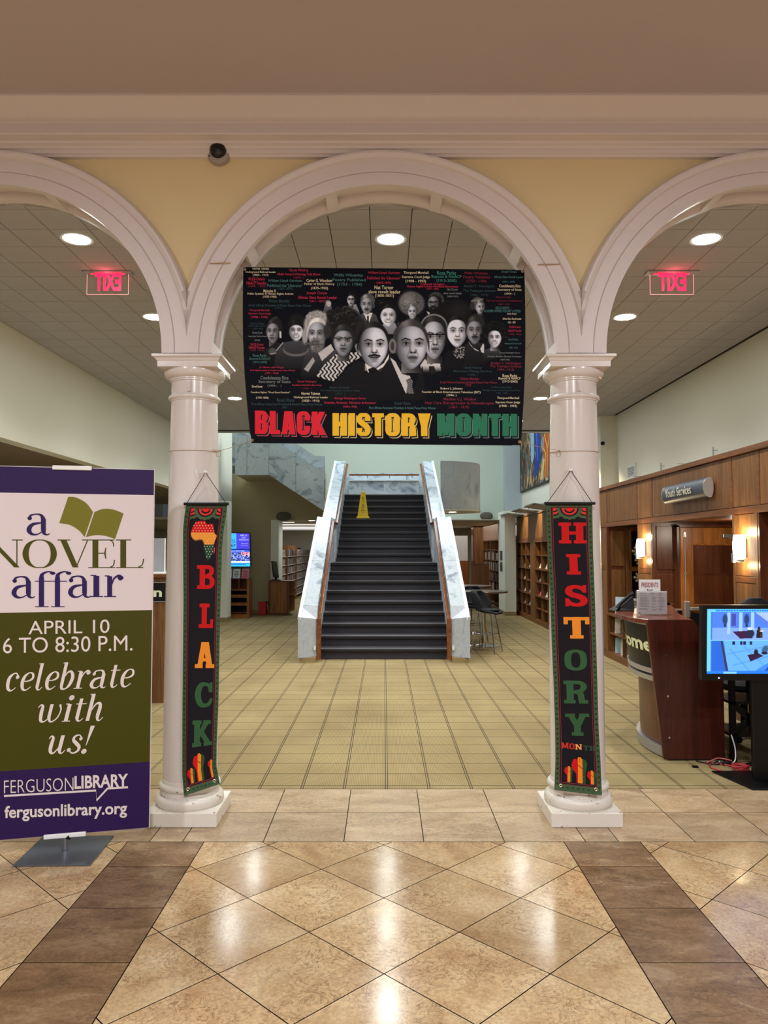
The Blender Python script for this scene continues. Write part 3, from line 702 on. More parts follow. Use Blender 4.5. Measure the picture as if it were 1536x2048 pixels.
# snowflakes
for i, (x, z) in enumerate(((3.86, 1.62), (3.9, 1.48), (3.88, 1.22), (3.95, 1.1))):
    mb = MB()
    for k in range(6):
        a = PI/3*k; d = (math.cos(a), math.sin(a)); e = (-d[1], d[0])
        mb.prism([(x+e[0]*.008, z+e[1]*.008), (x-e[0]*.008, z-e[1]*.008), (x+d[0]*.075-e[0]*.006, z+d[1]*.075-e[1]*.006), (x+d[0]*.075+e[0]*.006, z+d[1]*.075+e[1]*.006)], 11.652+k*.0003, 11.655+k*.0003)
        for q in (.03, .052):
            for sg in (-1, 1):
                f = (d[0]*.6+e[0]*sg*.8, d[1]*.6+e[1]*sg*.8)
                mb.prism([(x+d[0]*q, z+d[1]*q), (x+d[0]*(q+.009), z+d[1]*(q+.009)), (x+d[0]*(q+.009)+f[0]*.024, z+d[1]*(q+.009)+f[1]*.024), (x+d[0]*q+f[0]*.024, z+d[1]*q+f[1]*.024)], 11.6525+k*.0003, 11.6555+k*.0003)
    tag(mb.build('paper_snowflake', ink(222, 214, 200)), 'white paper snowflake on the dark window pane of the display recess, %s from the top' % ('first', 'second', 'third', 'fourth')[i], 'decoration', 'paper snowflakes on the pane')

# magazines, standing face out in the low shelves
def magazine(x, y, z, wd, ht, c1, c2, label, group, lean=.08, name='magazine', rz=0):
    """cover faces the hall (-x)"""
    t = thing(name, (x, y, z), label, 'magazine', group); t.rotation_euler = (0, 0, rz)
    MB().add([(x, y-wd/2, z), (x, y+wd/2, z), (x+lean, y+wd/2, z+ht), (x+lean, y-wd/2, z+ht), (x+.008, y-wd/2, z), (x+.008, y+wd/2, z), (x+.008+lean, y+wd/2, z+ht), (x+.008+lean, y-wd/2, z+ht)],
        [(0, 1, 2, 3), (7, 6, 5, 4), (0, 4, 5, 1), (2, 6, 7, 3), (1, 5, 6, 2), (3, 7, 4, 0)]).build('cover', ink(*c1), t)
    mb = MB()
    for k in range(3):
        a = random.uniform(.08, .6); b_ = a+random.uniform(.1, .3); u0 = random.uniform(-.42, 0); u1 = u0+random.uniform(.2, .42)
        f = lambda u, v: (x-.0012+lean*v, y+u*wd, z+ht*v)
        mb.add([f(u0, a), f(u1, a), f(u1-.05, b_), f(u0+.06, b_)], [(0, 1, 2, 3)])
    mb.build('cover_picture', ink(*c2), t, fixn=False)
pal = [((196, 204, 206), (90, 104, 120)), ((150, 176, 180), (60, 50, 44)), ((60, 56, 60), (210, 196, 170)), ((206, 196, 180), (120, 50, 40)), ((120, 150, 176), (220, 224, 230)), ((90, 84, 74), (196, 180, 130)), ((180, 196, 214), (40, 44, 60))]
pos = ['leftmost', 'second from the left', 'third from the left', 'fourth from the left', 'fifth from the left', 'sixth from the left']
for zz, lab, n in ((.682, 'on the ledge', 4), (.392, 'on the middle shelf', 4), (.102, 'on the bottom shelf', 4)):
    for i in range(n):
        y = 11.42-.27*i; c = pal[(i*2+int(zz*10)) % 7]
        magazine(XW+(.12 if zz < .6 else .13), y, zz, .21, .25 if zz > .6 else .225, c[0], c[1], 'face-out magazine %s of the far recess, %s' % (lab, pos[i]), 'magazines below the display recess', .05, rz=math.radians(62))

# wall lamps
def sconce(y, label):
    z = 1.66; t = thing('wall_lamp', (XW-.06, y, z-.16), label, 'lamp', 'wall lamps on the wood pilasters')
    mb = MB(); mb.lathe([(.075, z-.10), (.085, z-.04), (.088, z+.03), (.08, z+.10), (.074, z+.125)], XW-.02, y, 28, PI/2+.12, 3*PI/2-.12)
    mb.build('lamp_shade', emit('lamp_shade_glow', C(255, 240, 210), 7), t, smooth=True)
    MB().box(XW-.012, XW-.006, y-.05, y+.05, z-.09, z+.09).build('back_plate', M['alu'], t)
    MB().lathe([(.03, z-.135), (.055, z-.13), (.06, z-.112), (.05, z-.105)], XW-.03, y, 24, PI/2+.1, 3*PI/2-.1).box(XW-.1, XW-.08, y+.02, y+.06, z-.14, z-.05).build('lamp_holder', M['alu'], t, smooth=True)
    light('POINT', 'wall_lamp_light', (XW-.09, y, z+.15), 5, (1, .78, .45), .02); light('POINT', 'wall_lamp_light', (XW-.09, y, z-.17), 2.5, (1, .78, .45), .02)
sconce(7.24, 'glowing curved wall lamp on the near wood pilaster, right of the exit door')
sconce(10.02, 'glowing curved wall lamp on the far wood pilaster, left of the exit door')

# 'Youth Services' sign: lens-shaped tube
ysg = thing('hanging_sign', (XW-.09, 8.45, 2.19), 'slate grey lens-shaped sign reading Youth Services on the wood panelling', 'sign')
pr = [(XW-.05-.075*math.cos(a), 2.29+.105*math.sin(a)) for a in [-PI/2+PI*i/16 for i in range(17)]]+[(XW-.05+.03*math.cos(a), 2.29+.105*math.sin(a)) for a in [PI/2-PI*i/8 for i in range(1, 8)]]
def ypr(y0, y1, name, mat, s=1): 
    q = [(XW-.05+(x-XW+.05)*s, 2.29+(z-2.29)*s) for x, z in pr]
    return MB().prism(q, y0, y1, 'y').build(name, mat, ysg, smooth=True)
ypr(7.86, 9.03, 'sign_body', M['signgrey']); ypr(7.845, 7.858, 'end_cap', M['alu'], 1.02); ypr(9.032, 9.045, 'end_cap', M['alu'], 1.02)
# little easels standing on the cap rail, vent, camera
for i, y in enumerate((7.9, 8.6, 9.4, 10.1)):
    z = 2.611
    mb = MB()
    if i % 2 == 0: mb.box(XW+.0, XW+.012, y-.01, y+.01, z, z+.1).box(XW+.012, XW+.05, y-.006, y+.006, z+.06, z+.07)
    else: mb.box(XW-.10, XW+.06, y-.006, y+.006, z+.0, z+.008)
    tag(mb.build('sign_bracket', M['alu']), 'small metal bracket standing on the wood panelling, %s' % pos[3-i], 'bracket', 'metal brackets on the panelling cap')
t = thing('air_vent', (4.01, 11.9, 2.78), 'white square air vent on the pale wall above the wood panelling', 'vent')
va, vb = atx(1256, 930, 4.01), atx(1270, 952, 4.01)
y0, y1, z0, z1 = vb[1], va[1], 2.83, 2.98
MB().box(4.0, 4.018, y0-.04, y0, z0-.04, z1+.04).box(4.0, 4.018, y1, y1+.04, z0-.04, z1+.04).box(4.0, 4.018, y0, y1, z0-.04, z0).box(4.0, 4.018, y0, y1, z1, z1+.04).build('vent_frame', M['white'], t)
box('vent_back', ink(150, 158, 164), 4.014, 4.018, y0, y1, z0, z1, t)
for i in range(7): box('vent_slat', M['white'], 4.004, 4.012, y0, y1, z0+.01+i*.026, z0+.02+i*.026, t)
t = thing('security_camera', (3.72, 13.1, 3.4), 'small white security camera on the pale pier above the wood panelling', 'camera')
MB().lathe([(.001, 0), (.04, .005), (.045, .03), (.04, .06)], 3.80, 13.05, 20, cz=3.46).box(3.79, 3.85, 13.03, 13.1, 3.44, 3.52).build('camera_mount', M['white'], t, smooth=True)
MB().tube([(3.82, 13.03, 3.47), (3.74, 12.95, 3.455)], .045, 16).build('camera_body', M['white'], t, smooth=True)
MB().tube([(3.742, 12.952, 3.455), (3.725, 12.935, 3.452)], .034, 16).build('camera_lens', M['black'], t, smooth=True)

# ---- right cubby shelving beyond the column
cs = thing('cubby_bookcase', (XW+.1, 17.2, 0), 'long wooden cubbyhole bookcase on the right wall behind the column', 'bookcase')
zr = [.10, .34, .62, .92, 1.21, 1.51, 1.80]
colsA = [18.9, 18.25, 17.6]; colsA = [19.35, 18.8, 18.2, 17.6]; colsB = [17.05, 16.4, 15.75, 15.15, 14.5, 13.9]
xf, xb = 3.37, 3.72
for cols in (colsA, colsB):
    for y in cols: box('divider', M['cherry'], xf, xb, y-.012, y+.012, .1, 1.8, cs)
    for z in zr[1:-1]:
        if z in (.62, 1.21): box('main_shelf', M['cherryh'], xf-.012, xb, cols[-1], cols[0], z-.018, z+.018, cs)
        else:
            for a, b in zip(cols, cols[1:]):
                dz = random.choice((0, 0, -.02, .02)) if z < .6 else 0
                box('shelf', M['cherryh'], xf+.01, xb, b+.012, a-.012, z-.01+dz, z+.01+dz, cs)
box('pier_panel', M['cherry'], xf-.006, xb, 17.05+.012, 17.6-.012, .1, 1.8, cs); box('back_panel', M['mahog'], xb, xb+.02, 13.9, 19.4, .1, 1.8, cs)
box('plinth', M['cherryh'], xf-.01, xb, 13.88, 19.4, .003, .1, cs); box('header_rail', M['cherryh'], xf-.012, xb+.02, 13.88, 19.4, 1.8, 1.89, cs)
for a, b in zip([13.9, 15.0, 15.9, 17.05, 17.6, 18.3], [15.0, 15.9, 17.05, 17.6, 18.3, 19.4]): box('upper_panel', M['cherry'], xf, xf+.03, a+.004, b-.004, 1.895, 2.43, cs)
box('cap_rail', M['cherryh'], xf-.02, xb+.02, 13.88, 19.4, 2.43, 2.46, cs)
for (i, c, r) in ((1, 'B', 4), (0, 'B', 4), (0, 'B', 3), (0, 'B', 2), (1, 'B', 2), (2, 'B', 2), (1, 'A', 4), (2, 'A', 4), (1, 'A', 3), (1, 'A', 2), (2, 'A', 2), (1, 'A', 1), (2, 'A', 1)):
    cols = colsA if c == 'A' else colsB; y = (cols[i]+cols[i+1])/2
    pink = (c == 'B' and i == 0 and r == 2)
    c1 = (214, 70, 110) if pink else random.choice(((226, 224, 220), (210, 206, 200), (120, 130, 140), (196, 190, 186)))
    magazine(xf+.04, y, zr[r]+.02, .2, .24, c1, (230, 230, 230) if pink else (90, 84, 84),
             ('pink magazine leaning' if pink else 'magazine leaning face out')+' in the %s row of cubbyholes, %s column from the stair side' % (('lowest', 'second', 'third', 'fourth', 'fifth')[r], ('first', 'second', 'third', 'fifth', 'sixth', 'seventh')[i+(3 if c == 'B' else 0)]), 'magazines in the cubbyholes', .1)
# upright books
bookmesh = {}
def book_mesh(t, h, d, c):
    k = (round(t, 3), round(h, 3), round(d, 3), c)
    if k not in bookmesh:
        me = bpy.data.meshes.new('book'); a, b_, e = t/2, d/2, .002
        vs = []; fs = []; mi = []
        def bx(x0, x1, y0, y1, z0, z1, m_):
            k0 = len(vs); vs.extend([(x, y, z) for z in (z0, z1) for x, y in ((x0, y0), (x1, y0), (x1, y1), (x0, y1))])
            fs.extend([tuple(i+k0 for i in f) for f in ((3, 2, 1, 0), (4, 5, 6, 7), (0, 1, 5, 4), (1, 2, 6, 5), (2, 3, 7, 6), (3, 0, 4, 7))]); mi.extend([m_]*6)
        # spine on -x side; thickness along y
        bx(-b_, b_, -a, -a+e, 0, h, 0); bx(-b_, b_, a-e, a, 0, h, 0); bx(-b_, -b_+e, -a+e, a-e, 0, h, 0); bx(-b_+e, b_-.004, -a+e, a-e, .004, h-.004, 1)
        me.from_pydata(vs, [], fs); me.materials.append(ink(*c)); me.materials.append(M['paper']); me.polygons.foreach_set('material_index', mi); bookmesh[k] = me
    return bookmesh[k]
def book(x, y, z, t, h, d, c, label, group, rz=0):
    o = bpy.data.objects.new('book', book_mesh(t, h, d, c)); COL.objects.link(o); o.location = (x, y, z); o.rotation_euler = (0, 0, rz); return tag(o, label, 'book', group)
BC = [(190, 186, 186), (120, 112, 112), (64, 66, 74), (130, 92, 94), (70, 96, 98), (30, 34, 44), (160, 144, 140), (60, 48, 44), (130, 138, 148), (100, 46, 56)]
for r in (5, 4, 3, 2, 1):
    y = colsA[0]-.06
    while y > colsA[1]+.06:
        t_ = random.choice((.028, .036, .046)); book(xf+.11, y-t_/2, zr[r]+.0105+(.008 if r in (2, 4) else .02 if r == 1 else 0), t_, random.choice((.19, .205, .22)), .14, random.choice(BC), 'book upright in the first column of cubbyholes beside the white post', 'books in the first cubbyhole column'); y -= t_+.003
for y, t_, h_, c in ((15.55, .05, .2, (214, 210, 206)), (15.49, .04, .17, (40, 40, 44)), (15.40, .045, .21, (150, 150, 150)), (15.3, .1, .2, (150, 120, 100))):
    book(xf+.11, y, zr[0]+.004, t_, h_, .14, c, 'one of four books standing in the lowest cubbyhole beside the banner', 'four books in the lowest cubbyhole')
# flat frames tilted out above the panelling
for i, y in enumerate((18.9, 17.2, 15.6)):
    t = thing('picture_ledge', (xf-.2, y, 2.47), 'flat grey picture frame cantilevered above the cubby bookcase, %s from the stairs' % ('first', 'second', 'third')[i], 'frame', 'cantilevered frames above the bookcase')
    w_, x0, x1, za, zb = .62, xf-.42, xf+.02, 2.50+.02*i, 2.47
    def bar(xa, xb_, ya, yb):
        f = lambda x: za+(zb-za)*(x-x0)/(x1-x0)
        return ([(xa, ya, f(xa)), (xb_, ya, f(xb_)), (xb_, yb, f(xb_)), (xa, yb, f(xa)), (xa, ya, f(xa)+.02), (xb_, ya, f(xb_)+.02), (xb_, yb, f(xb_)+.02), (xa, yb, f(xa)+.02)],
                [(3, 2, 1, 0), (4, 5, 6, 7), (0, 1, 5, 4), (1, 2, 6, 5), (2, 3, 7, 6), (3, 0, 4, 7)])
    mb = MB(); mb.add(*bar(x0, x0+.05, y-w_, y+w_)).add(*bar(x1-.05, x1, y-w_, y+w_)).add(*bar(x0+.05, x1-.05, y-w_, y-w_+.06)).add(*bar(x0+.05, x1-.05, y+w_-.06, y+w_)); mb.build('frame', M['greymetal'], t)
    MB().add(*bar(x0+.051, x1-.051, y-w_+.061, y+w_-.061)).build('panel', ink(200, 200, 196), t)
    box('clip', M['signgrey'], xf-.06, xf-.04, y+.3, y+.38, zb+.02, zb+.14, t)
# ================================================================ REAR RIGHT: stacks, carrels, table, stools
rs = thing('wall_bookcase', (3.3, 23.5, 0), 'wooden bookcase full of books on the right, beyond the white post with notices', 'bookcase')
for y in (20.6, 21.4, 22.2, 23.0, 23.8, 24.6): box('divider', M['cherry'], 3.2, 3.5, y-.015, y+.015, .1, 1.9, rs)
for z in (.1, .42, .72, 1.02, 1.32, 1.62, 1.9): box('shelf', M['cherryh'], 3.2, 3.5, 20.6, 24.6, z-.012, z+.012, rs)
box('back_panel', M['mahog'], 3.5, 3.52, 20.5, 24.7, .003, 2.0, rs)
for a, b in zip((20.6, 21.9, 23.2), (21.9, 23.2, 24.6)): box('upper_panel', plain('pale_veneer', C(176, 140, 116), .4), 3.2, 3.22, a+.005, b-.005, 1.92, 2.38, rs)
rowb = MB()
for z in (.432, .732, 1.032, 1.332):
    y = 20.66
    while y < 24.5:
        if min(abs(y-q) for q in (21.4, 22.2, 23.0, 23.8)) > .06:
            t_ = random.choice((.08, .1, .13)); rowb.box(3.24, 3.38, y, y+t_, z, z+random.choice((.2, .23, .25))) if z in (.432, 1.332) else book(3.3, y+t_/2, z, t_, random.choice((.2, .23, .25)), .16, random.choice(BC), 'book in the wooden wall bookcase beyond the white post', 'books in the wall bookcase beyond the post'); y += t_+.004
        else: y += .06
ca = thing('study_carrel', (2.7, 21.2, 0), 'plain wooden carrel partition behind the high tables at the rear right', 'partition')
box('partition_panel', M['kiosk'], 2.42, 2.88, 21.2, 21.24, .003, 1.21, ca); box('side_panel', M['kiosk'], 2.88, 2.92, 21.2, 22.4, .003, 1.21, ca); box('top_edge', M['cherryh'], 2.40, 2.92, 21.19, 21.25, 1.211, 1.235, ca)
pl = thing('wood_pillar', (3.0, 25.2, 0), 'warm lit wood-clad pillar far behind the carrel partition', 'pillar'); box('pillar_face', M['cherry'], 2.96, 3.5, 25.0, 25.05, .003, 2.41, pl); box('pillar_side', M['mahog'], 2.92, 2.96, 25.0, 25.6, .003, 2.41, pl)
tag(box('white_cabinet', M['paper'], 2.1, 2.85, 26.0, 26.3, 1.25, 2.1), 'white wall cabinet far behind the high tables', 'cabinet')
tag(box('wood_cabinet', M['kiosk'], 1.9, 2.9, 26.0, 26.3, .003, 1.245), 'wooden cabinet below the white wall cabinet at the far right', 'cabinet')

def high_table(x, y, label):
    t = thing('high_table', (x, y, 0), label, 'table')
    MB().lathe([(.001, .905), (.40, .905), (.415, .91), (.42, .922), (.415, .934), (.001, .935)], x, y, 48).build('table_top', plain('dark_table_laminate', C(60, 46, 38), .22), t, smooth=True)
    MB().lathe([(.035, .03), (.035, .905)], x, y, 20).build('pole', M['chrome'], t, smooth=True)
    MB().lathe([(.27, .003), (.27, .012), (.1, .03), (.036, .04)], x, y, 40).build('base', M['chrome'], t, smooth=True)
high_table(1.70, 13.1, 'near round high table with dark top, right of the staircase')
high_table(1.69, 15.0, 'far round high table with dark top, half hidden by the stair parapet')
def stool(x, y, rz, label):
    t = thing('counter_stool', (x, y, 0), label, 'stool', 'black shell stools at the high tables')
    ca_, sa_ = math.cos(rz), math.sin(rz)
    P = lambda u, v, z: (x+u*ca_-v*sa_, y+u*sa_+v*ca_, z)     # u forward
    prof = [(-.25, .98), (-.245, .93), (-.235, .86), (-.215, .78), (-.18, .71), (-.12, .665), (-.04, .645), (.05, .64), (.14, .64), (.20, .635), (.225, .62)]
    hw = [.10, .16, .195, .21, .22, .225, .225, .22, .21, .19, .17]; vs = []; fs = []; n = 12
    up = [.0, .02, .05, .10, .13, .12, .09, .06, .03, .01, 0]
    for (u, z), h_, q in zip(prof, hw, up):
        for i in range(n+1):
            v = -1+2*i/n; vs.append(P(u+((.20 if .68 < z < .9 else .14)*abs(v)**2.2 if z > .66 else 0), v*h_, z+q*abs(v)**2.5*.6))
    for j in range(len(prof)-1):
        for i in range(n): fs.append((j*(n+1)+i, j*(n+1)+i+1, (j+1)*(n+1)+i+1, (j+1)*(n+1)+i))
    o = MB().add(vs, fs).build('seat_shell', M['blackfab'], t, smooth=True); s_ = o.modifiers.new('s', 'SOLIDIFY'); s_.thickness = .035; s_.offset = 0; o.modifiers.new('b', 'SUBSURF').render_levels = 1
    MB().lathe([(.001, .66), (.17, .66), (.19, .672), (.185, .69), (.001, .695)], x+.02*ca_, y, 28).build('seat_pad', M['blackfab'], t, smooth=True)
    for a, b in ((-1, -1), (-1, 1), (1, -1), (1, 1)):
        MB().tube([P(a*.10, b*.10, .63), P(a*.2, b*.19, .004)], .010, 8).build('leg', M['chrome'], t, smooth=True)
    ring = [P(sx*.155, sy*.148, .30) for sx, sy in ((-1, -1), (1, -1), (1, 1), (-1, 1), (-1, -1))]
    MB().tube(ring, .007, 6).build('foot_rail', M['chrome'], t, smooth=True)
stool(1.64, 12.28, math.radians(-28), 'black shell counter stool in front of the near high table')
stool(1.62, 13.75, math.radians(-80), 'black shell counter stool behind the near high table, mostly hidden by the stair parapet')

# ================================================================ REAR LEFT: stacks, kiosk, rack, screen
ls = thing('book_stack', (-3.05, 25, 0), 'long run of metal library shelving with wooden end panels beyond the left opening', 'bookcase')
for y in (21.0, 23.0, 25.4): box('end_panel', M['cherry'], -3.36, -2.9, y-.03, y+.03, .003, 1.76, ls)
for (a, b) in ((21.03, 22.97), (23.03, 25.37), (25.43, 30.3)):
    for z in (.12, .38, .64, .90, 1.16, 1.42): box('shelf', M['white'], -3.3, -2.93, a, b, z-.012, z, ls)
    box('shelf_back', ink(90, 84, 80), -3.32, -3.3, a, b, .003, 1.7, ls)
for (a, b) in ((21.06, 22.95), (23.06, 25.35)):
    for z in (.383, .643, .903, 1.163, 1.423):
        y = a if a > 22 else 99
        while y < b-.06:
            t_ = random.choice((.05, .065, .085))
            book(-3.02, y+t_/2, z, t_, random.choice((.17, .19, .2, .21)), .15, random.choice(BC), 'library book on the long metal shelving beyond the left opening', 'books on the metal stacks', PI); y += t_+.003
mb = MB()
for z in (.383, .643, .903, 1.163, 1.423):
    y = 21.06
    while y < 22.88: t_ = random.uniform(.04, .08); mb.box(-3.1, -2.96, y, y+t_-.003, z, z+random.uniform(.16, .21)); y += t_
for z in (.123, .383, .643, .903, 1.163, 1.423):
    y = 25.5
    while y < 30.2: t_ = random.uniform(.04, .09); h_ = random.uniform(.16, .21); mb.box(-3.1, -2.96+random.uniform(-.01, .01), y, y+t_-.003, z, z+h_); y += t_
m, n, l, b = nt('far_book_spines'); tc = n.new('ShaderNodeTexCoord'); mp = n.new('ShaderNodeMapping'); mp.inputs['Scale'].default_value = (0, 1, .4); l.new(tc.outputs['Object'], mp.inputs[0])
wn = n.new('ShaderNodeTexNoise'); wn.inputs['Scale'].default_value = 40; l.new(mp.outputs[0], wn.inputs['Vector']); r = ramp(n, [(.35, C(60, 56, 60)), (.5, C(150, 140, 140)), (.65, C(214, 210, 206))]); l.new(wn.outputs['Fac'], r.inputs[0]); l.new(r.outputs[0], b.inputs['Base Color'])
o = mb.build('book_row', m, ls); o['kind'] = 'stuff'
o = rowb.build('book_row', m, rs); o['kind'] = 'stuff'
kk = thing('catalog_kiosk', (-2.6, 19.3, 0), 'wooden catalogue kiosk standing in the opening left of the staircase', 'cabinet')
for a, b, c, d, nme in ((-2.83, -2.42, 19.05, 19.08, 'front_panel'),): box(nme, M['kiosk'], a, b, c, d, .06, .82, kk, bev=.004)
MB().box(-2.88, -2.83, 19.04, 19.5, .003, .86).box(-2.42, -2.37, 19.04, 19.5, .003, .86).box(-2.83, -2.42, 19.04, 19.5, .82, .86).box(-2.83, -2.42, 19.04, 19.5, .003, .06).build('kiosk_frame', M['mahog'], kk)
MB().box(-2.37, -2.27, 19.1, 19.5, .84, .86).box(-2.37, -2.27, 19.1, 19.5, .5, .52).box(-2.37, -2.27, 19.1, 19.5, .1, .12).box(-2.37, -2.27, 19.48, 19.5, .1, .86).build('side_shelf', M['kiosk'], kk)
t = thing('catalog_screen', (-2.72, 19.25, .865), 'black computer screen seen edge-on upon the wooden kiosk', 'monitor')
MB().add([(-2.78, 19.15, .95), (-2.75, 19.15, .95), (-2.66, 19.4, .92), (-2.69, 19.4, .92), (-2.83, 19.15, 1.35), (-2.80, 19.15, 1.35), (-2.72, 19.4, 1.33), (-2.75, 19.4, 1.33)], [(3, 2, 1, 0), (4, 5, 6, 7), (0, 1, 5, 4), (1, 2, 6, 5), (2, 3, 7, 6), (3, 0, 4, 7)]).build('screen_case', M['black'], t)
MB().box(-2.84, -2.6, 19.15, 19.38, .8605, .88).box(-2.75, -2.70, 19.24, 19.3, .88, 1.0).build('screen_foot', M['black'], t)

rk = thing('display_rack', (-3.5, 18.5, 0), 'low wooden brochure rack with open slots under the lit wall screen', 'shelf')
x0, x1, y0, y1 = -3.86, -3.22, 18.25, 18.7
MB().box(x0, x0+.03, y0, y1, .003, .93).box(x1-.05, x1, y0, y1, .003, .93).box(x0, x1, y1, y1+.02, .003, .93).build('rack_case', M['kiosk'], rk)
for z, h_ in ((.12, .10), (.30, .07), (.49, .07), (.66, .03)): box('slot_rail', M['kiosk'], x0+.03, x1-.05, y0, y0+.02, z-.12 if z == .12 else z, z+h_-.12 if z == .12 else z+h_, rk)
for z in (.13, .37, .56, .69): box('rack_shelf', M['kiosk'], x0+.03, x1-.05, y0+.02, y1, z-.01, z, rk)
box('rack_top', M['cherryh'], x0-.01, x1+.01, y0-.01, y1+.02, .931, .95, rk); box('rack_base', M['cherryh'], x0+.03, x1-.05, y0, y0+.02, .02+.1, .14, rk)
for z0, z1 in ((.12, .30), (.37, .49), (.56, .66), (.69, .93)): box('slot_divider', M['kiosk'], -3.68, -3.665, y0+.005, y1, z0+.002, z1-.002, rk)
box('slot_divider', M['kiosk'], -3.47, -3.455, y0+.005, y1, .70, .928, rk); box('rack_inside', M['black'], x0+.03, x1-.05, y1-.02, y1-.001, .14, .68, rk)
for i, (x, c, lab) in enumerate(((-3.74, (226, 228, 230), 'leftmost white leaflet sheet'), (-3.54, (216, 218, 220), 'second white leaflet sheet with dark print'), (-3.33, (214, 120, 140), 'pink-and-white leaflets in a clear holder'))):
    t = thing('leaflet_holder', (x, 18.35, .951), lab+' standing on the brochure rack', 'leaflet')
    MB().add([(x-.085, 18.32, .951), (x+.085, 18.32, .951), (x+.085, 18.40, .951+.22), (x-.085, 18.40, .951+.22), (x-.085, 18.33, .951), (x+.085, 18.33, .951), (x+.085, 18.41, 1.171), (x-.085, 18.41, 1.171)], [(3, 2, 1, 0), (4, 5, 6, 7), (0, 1, 5, 4), (1, 2, 6, 5), (2, 3, 7, 6), (3, 0, 4, 7)]).build('sheet', ink(*c), t)
    MB().box(x-.095, x+.095, 18.42, 18.425, .951, 1.22).box(x-.095, x+.095, 18.30, 18.425, .9505, .955).build('holder', M['glass'], t)
    for k in range(4):
        v = .2+.17*k; yy = 18.32+.08*v-.0012; zz = .951+.22*v; a = random.uniform(.03, .07)
        MB().add([(x-a, yy, zz), (x+a, yy, zz), (x+a, yy+.005, zz+.014), (x-a, yy+.005, zz+.014)], [(0, 1, 2, 3)]).build('printed_line', ink(60, 60, 66), t, fixn=False)
bg = thing('red_bag', (-3.02, 19.15, 0), 'red cloth bin bag with black handle on the floor beside the brochure rack', 'bag')
frus(MB(), -3.03, 19.15, .085, .10, .003, .34, .08, .09).build('bag_body', M['red'], bg, bev=.012)
MB().tube([(-2.94, 19.06, .33), (-2.9, 19.03, .34), (-2.86, 19.0, .31), (-2.85, 19.0, .26)], .014, 8).build('handle', M['black'], bg, smooth=True)

# ================================================================ INFORMATION DESK end (left), reception desk (right)
idk = thing('information_desk', (-3.2, 8.5, 0), 'tall wooden information desk behind the event banner, its black sign ending in on', 'desk')
MB().box(-4.6, -2.36, 8.25, 8.75, .003, 1.34).build('desk_body', M['cherry'], idk); box('desk_top', M['cherryh'], -4.65, -2.33, 8.2, 8.8, 1.342, 1.38, idk, bev=.004); box('ledge', M['white'], -4.6, -2.36, 8.26, 8.7, 1.381, 1.395, idk)
IBD = box('sign_band', M['black'], -4.6, -2.355, 8.24, 8.249, 1.09, 1.285, idk); MB().box(-4.6, -2.352, 8.236, 8.249, 1.286, 1.294).box(-4.6, -2.352, 8.236, 8.249, 1.08, 1.088).build('sign_edge', M['alu'], idk)
t = thing('grey_screen_panel', (-2.6, 8.6, 1.396), 'grey translucent upright panel on the information desk', 'panel')
box('panel', ink(150, 152, 156, .25), -2.86, -2.46, 8.55, 8.57, 1.397, 1.77, t); box('panel_edge', M['white'], -2.459, -2.45, 8.545, 8.575, 1.397, 1.77, t)

rd = thing('reception_desk', (2.5, 6.5, 0), 'curved dark red wooden reception desk with a black sign ending in ome and silver bands', 'desk')
YD = 6.03
box_ = MB().prism([(2.185, .012), (2.66, .012), (2.66, .80), (2.52, .97), (2.43, 1.095), (2.075, 1.095), (2.065, 1.07)], YD, YD+.032, 'y'); box_.build('end_panel', M['darkwood'], rd, bev=.003)
MB().box(2.22, 2.62, YD+.005, YD+.028, .003, .0115).build('end_foot', M['black'], rd)
for z, x in ((.82, 2.17), (.50, 2.175), (.18, 2.18)):
    MB().tube([(x+.045, YD-.002, z), (x+.045, YD-.008, z)], .008, 12).build('cap_screw', M['chrome'], rd, smooth=True)
# curved front: plan arc, leaning outwards towards the top
RC = 1.15; XC_, YC_ = 3.345, 6.42
def arc(a): return (XC_-RC*math.cos(a), YC_+RC*math.sin(a))
A0 = -math.asin((YC_-YD-.033)/RC); A1 = math.radians(72)
def lean(z): return .125*z/1.1
def cpanel(name, z0, z1, d0, d1, mat, n=26, a0=A0, a1=A1, lm=1.0):
    vs = []; fs = []
    for i in range(n+1):
        a = a0+(a1-a0)*i/n; x, y = arc(a); nx, ny = -math.cos(a), math.sin(a)
        for d, z in ((d0, z0), (d1, z0), (d1, z1), (d0, z1)):
            e = d+lean(z)*lm; vs.append((x+nx*e, max(YD+.033, y+ny*e), z))
    for i in range(n):
        for j in range(4): fs.append((4*i+j, 4*i+(j+1) % 4, 4*i+4+(j+1) % 4, 4*i+4+j))
    fs += [(0, 1, 2, 3), (4*n+3, 4*n+2, 4*n+1, 4*n)]
    return MB().add(vs, fs).build(name, mat, rd, smooth=True)
cpanel('front_panel', .09, .60, -.03, 0, M['mahog2'] if 'mahog2' in M else wood('desk_front_wood', C(110, 66, 44), C(82, 46, 30), .35), lm=.2)
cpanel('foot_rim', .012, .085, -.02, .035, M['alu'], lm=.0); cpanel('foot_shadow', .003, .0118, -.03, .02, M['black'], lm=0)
cpanel('silver_band', .60, .64, -.02, .03, M['alu'], lm=.9); cpanel('band_gap', .6405, .6595, -.02, .012, M['black'], lm=.9); cpanel('silver_band', .66, .70, -.02, .03, M['alu'], lm=.9)
SPN = cpanel('sign_panel', .703, 1.04, -.02, .01, M['black']); cpanel('silver_band', 1.042, 1.056, -.02, .016, M['alu'])
vs = []; n = 30
pl_ = [(2.09, YD+.034)]+[(arc(a)[0]-.18*math.cos(a)-.015, max(YD+.034, arc(a)[1]+.18*math.sin(a))) for a in [A0+(A1-A0)*i/24 for i in range(2, 25)]]+[(2.95, 7.9), (2.55, YD+.6), (2.43, YD+.034)]
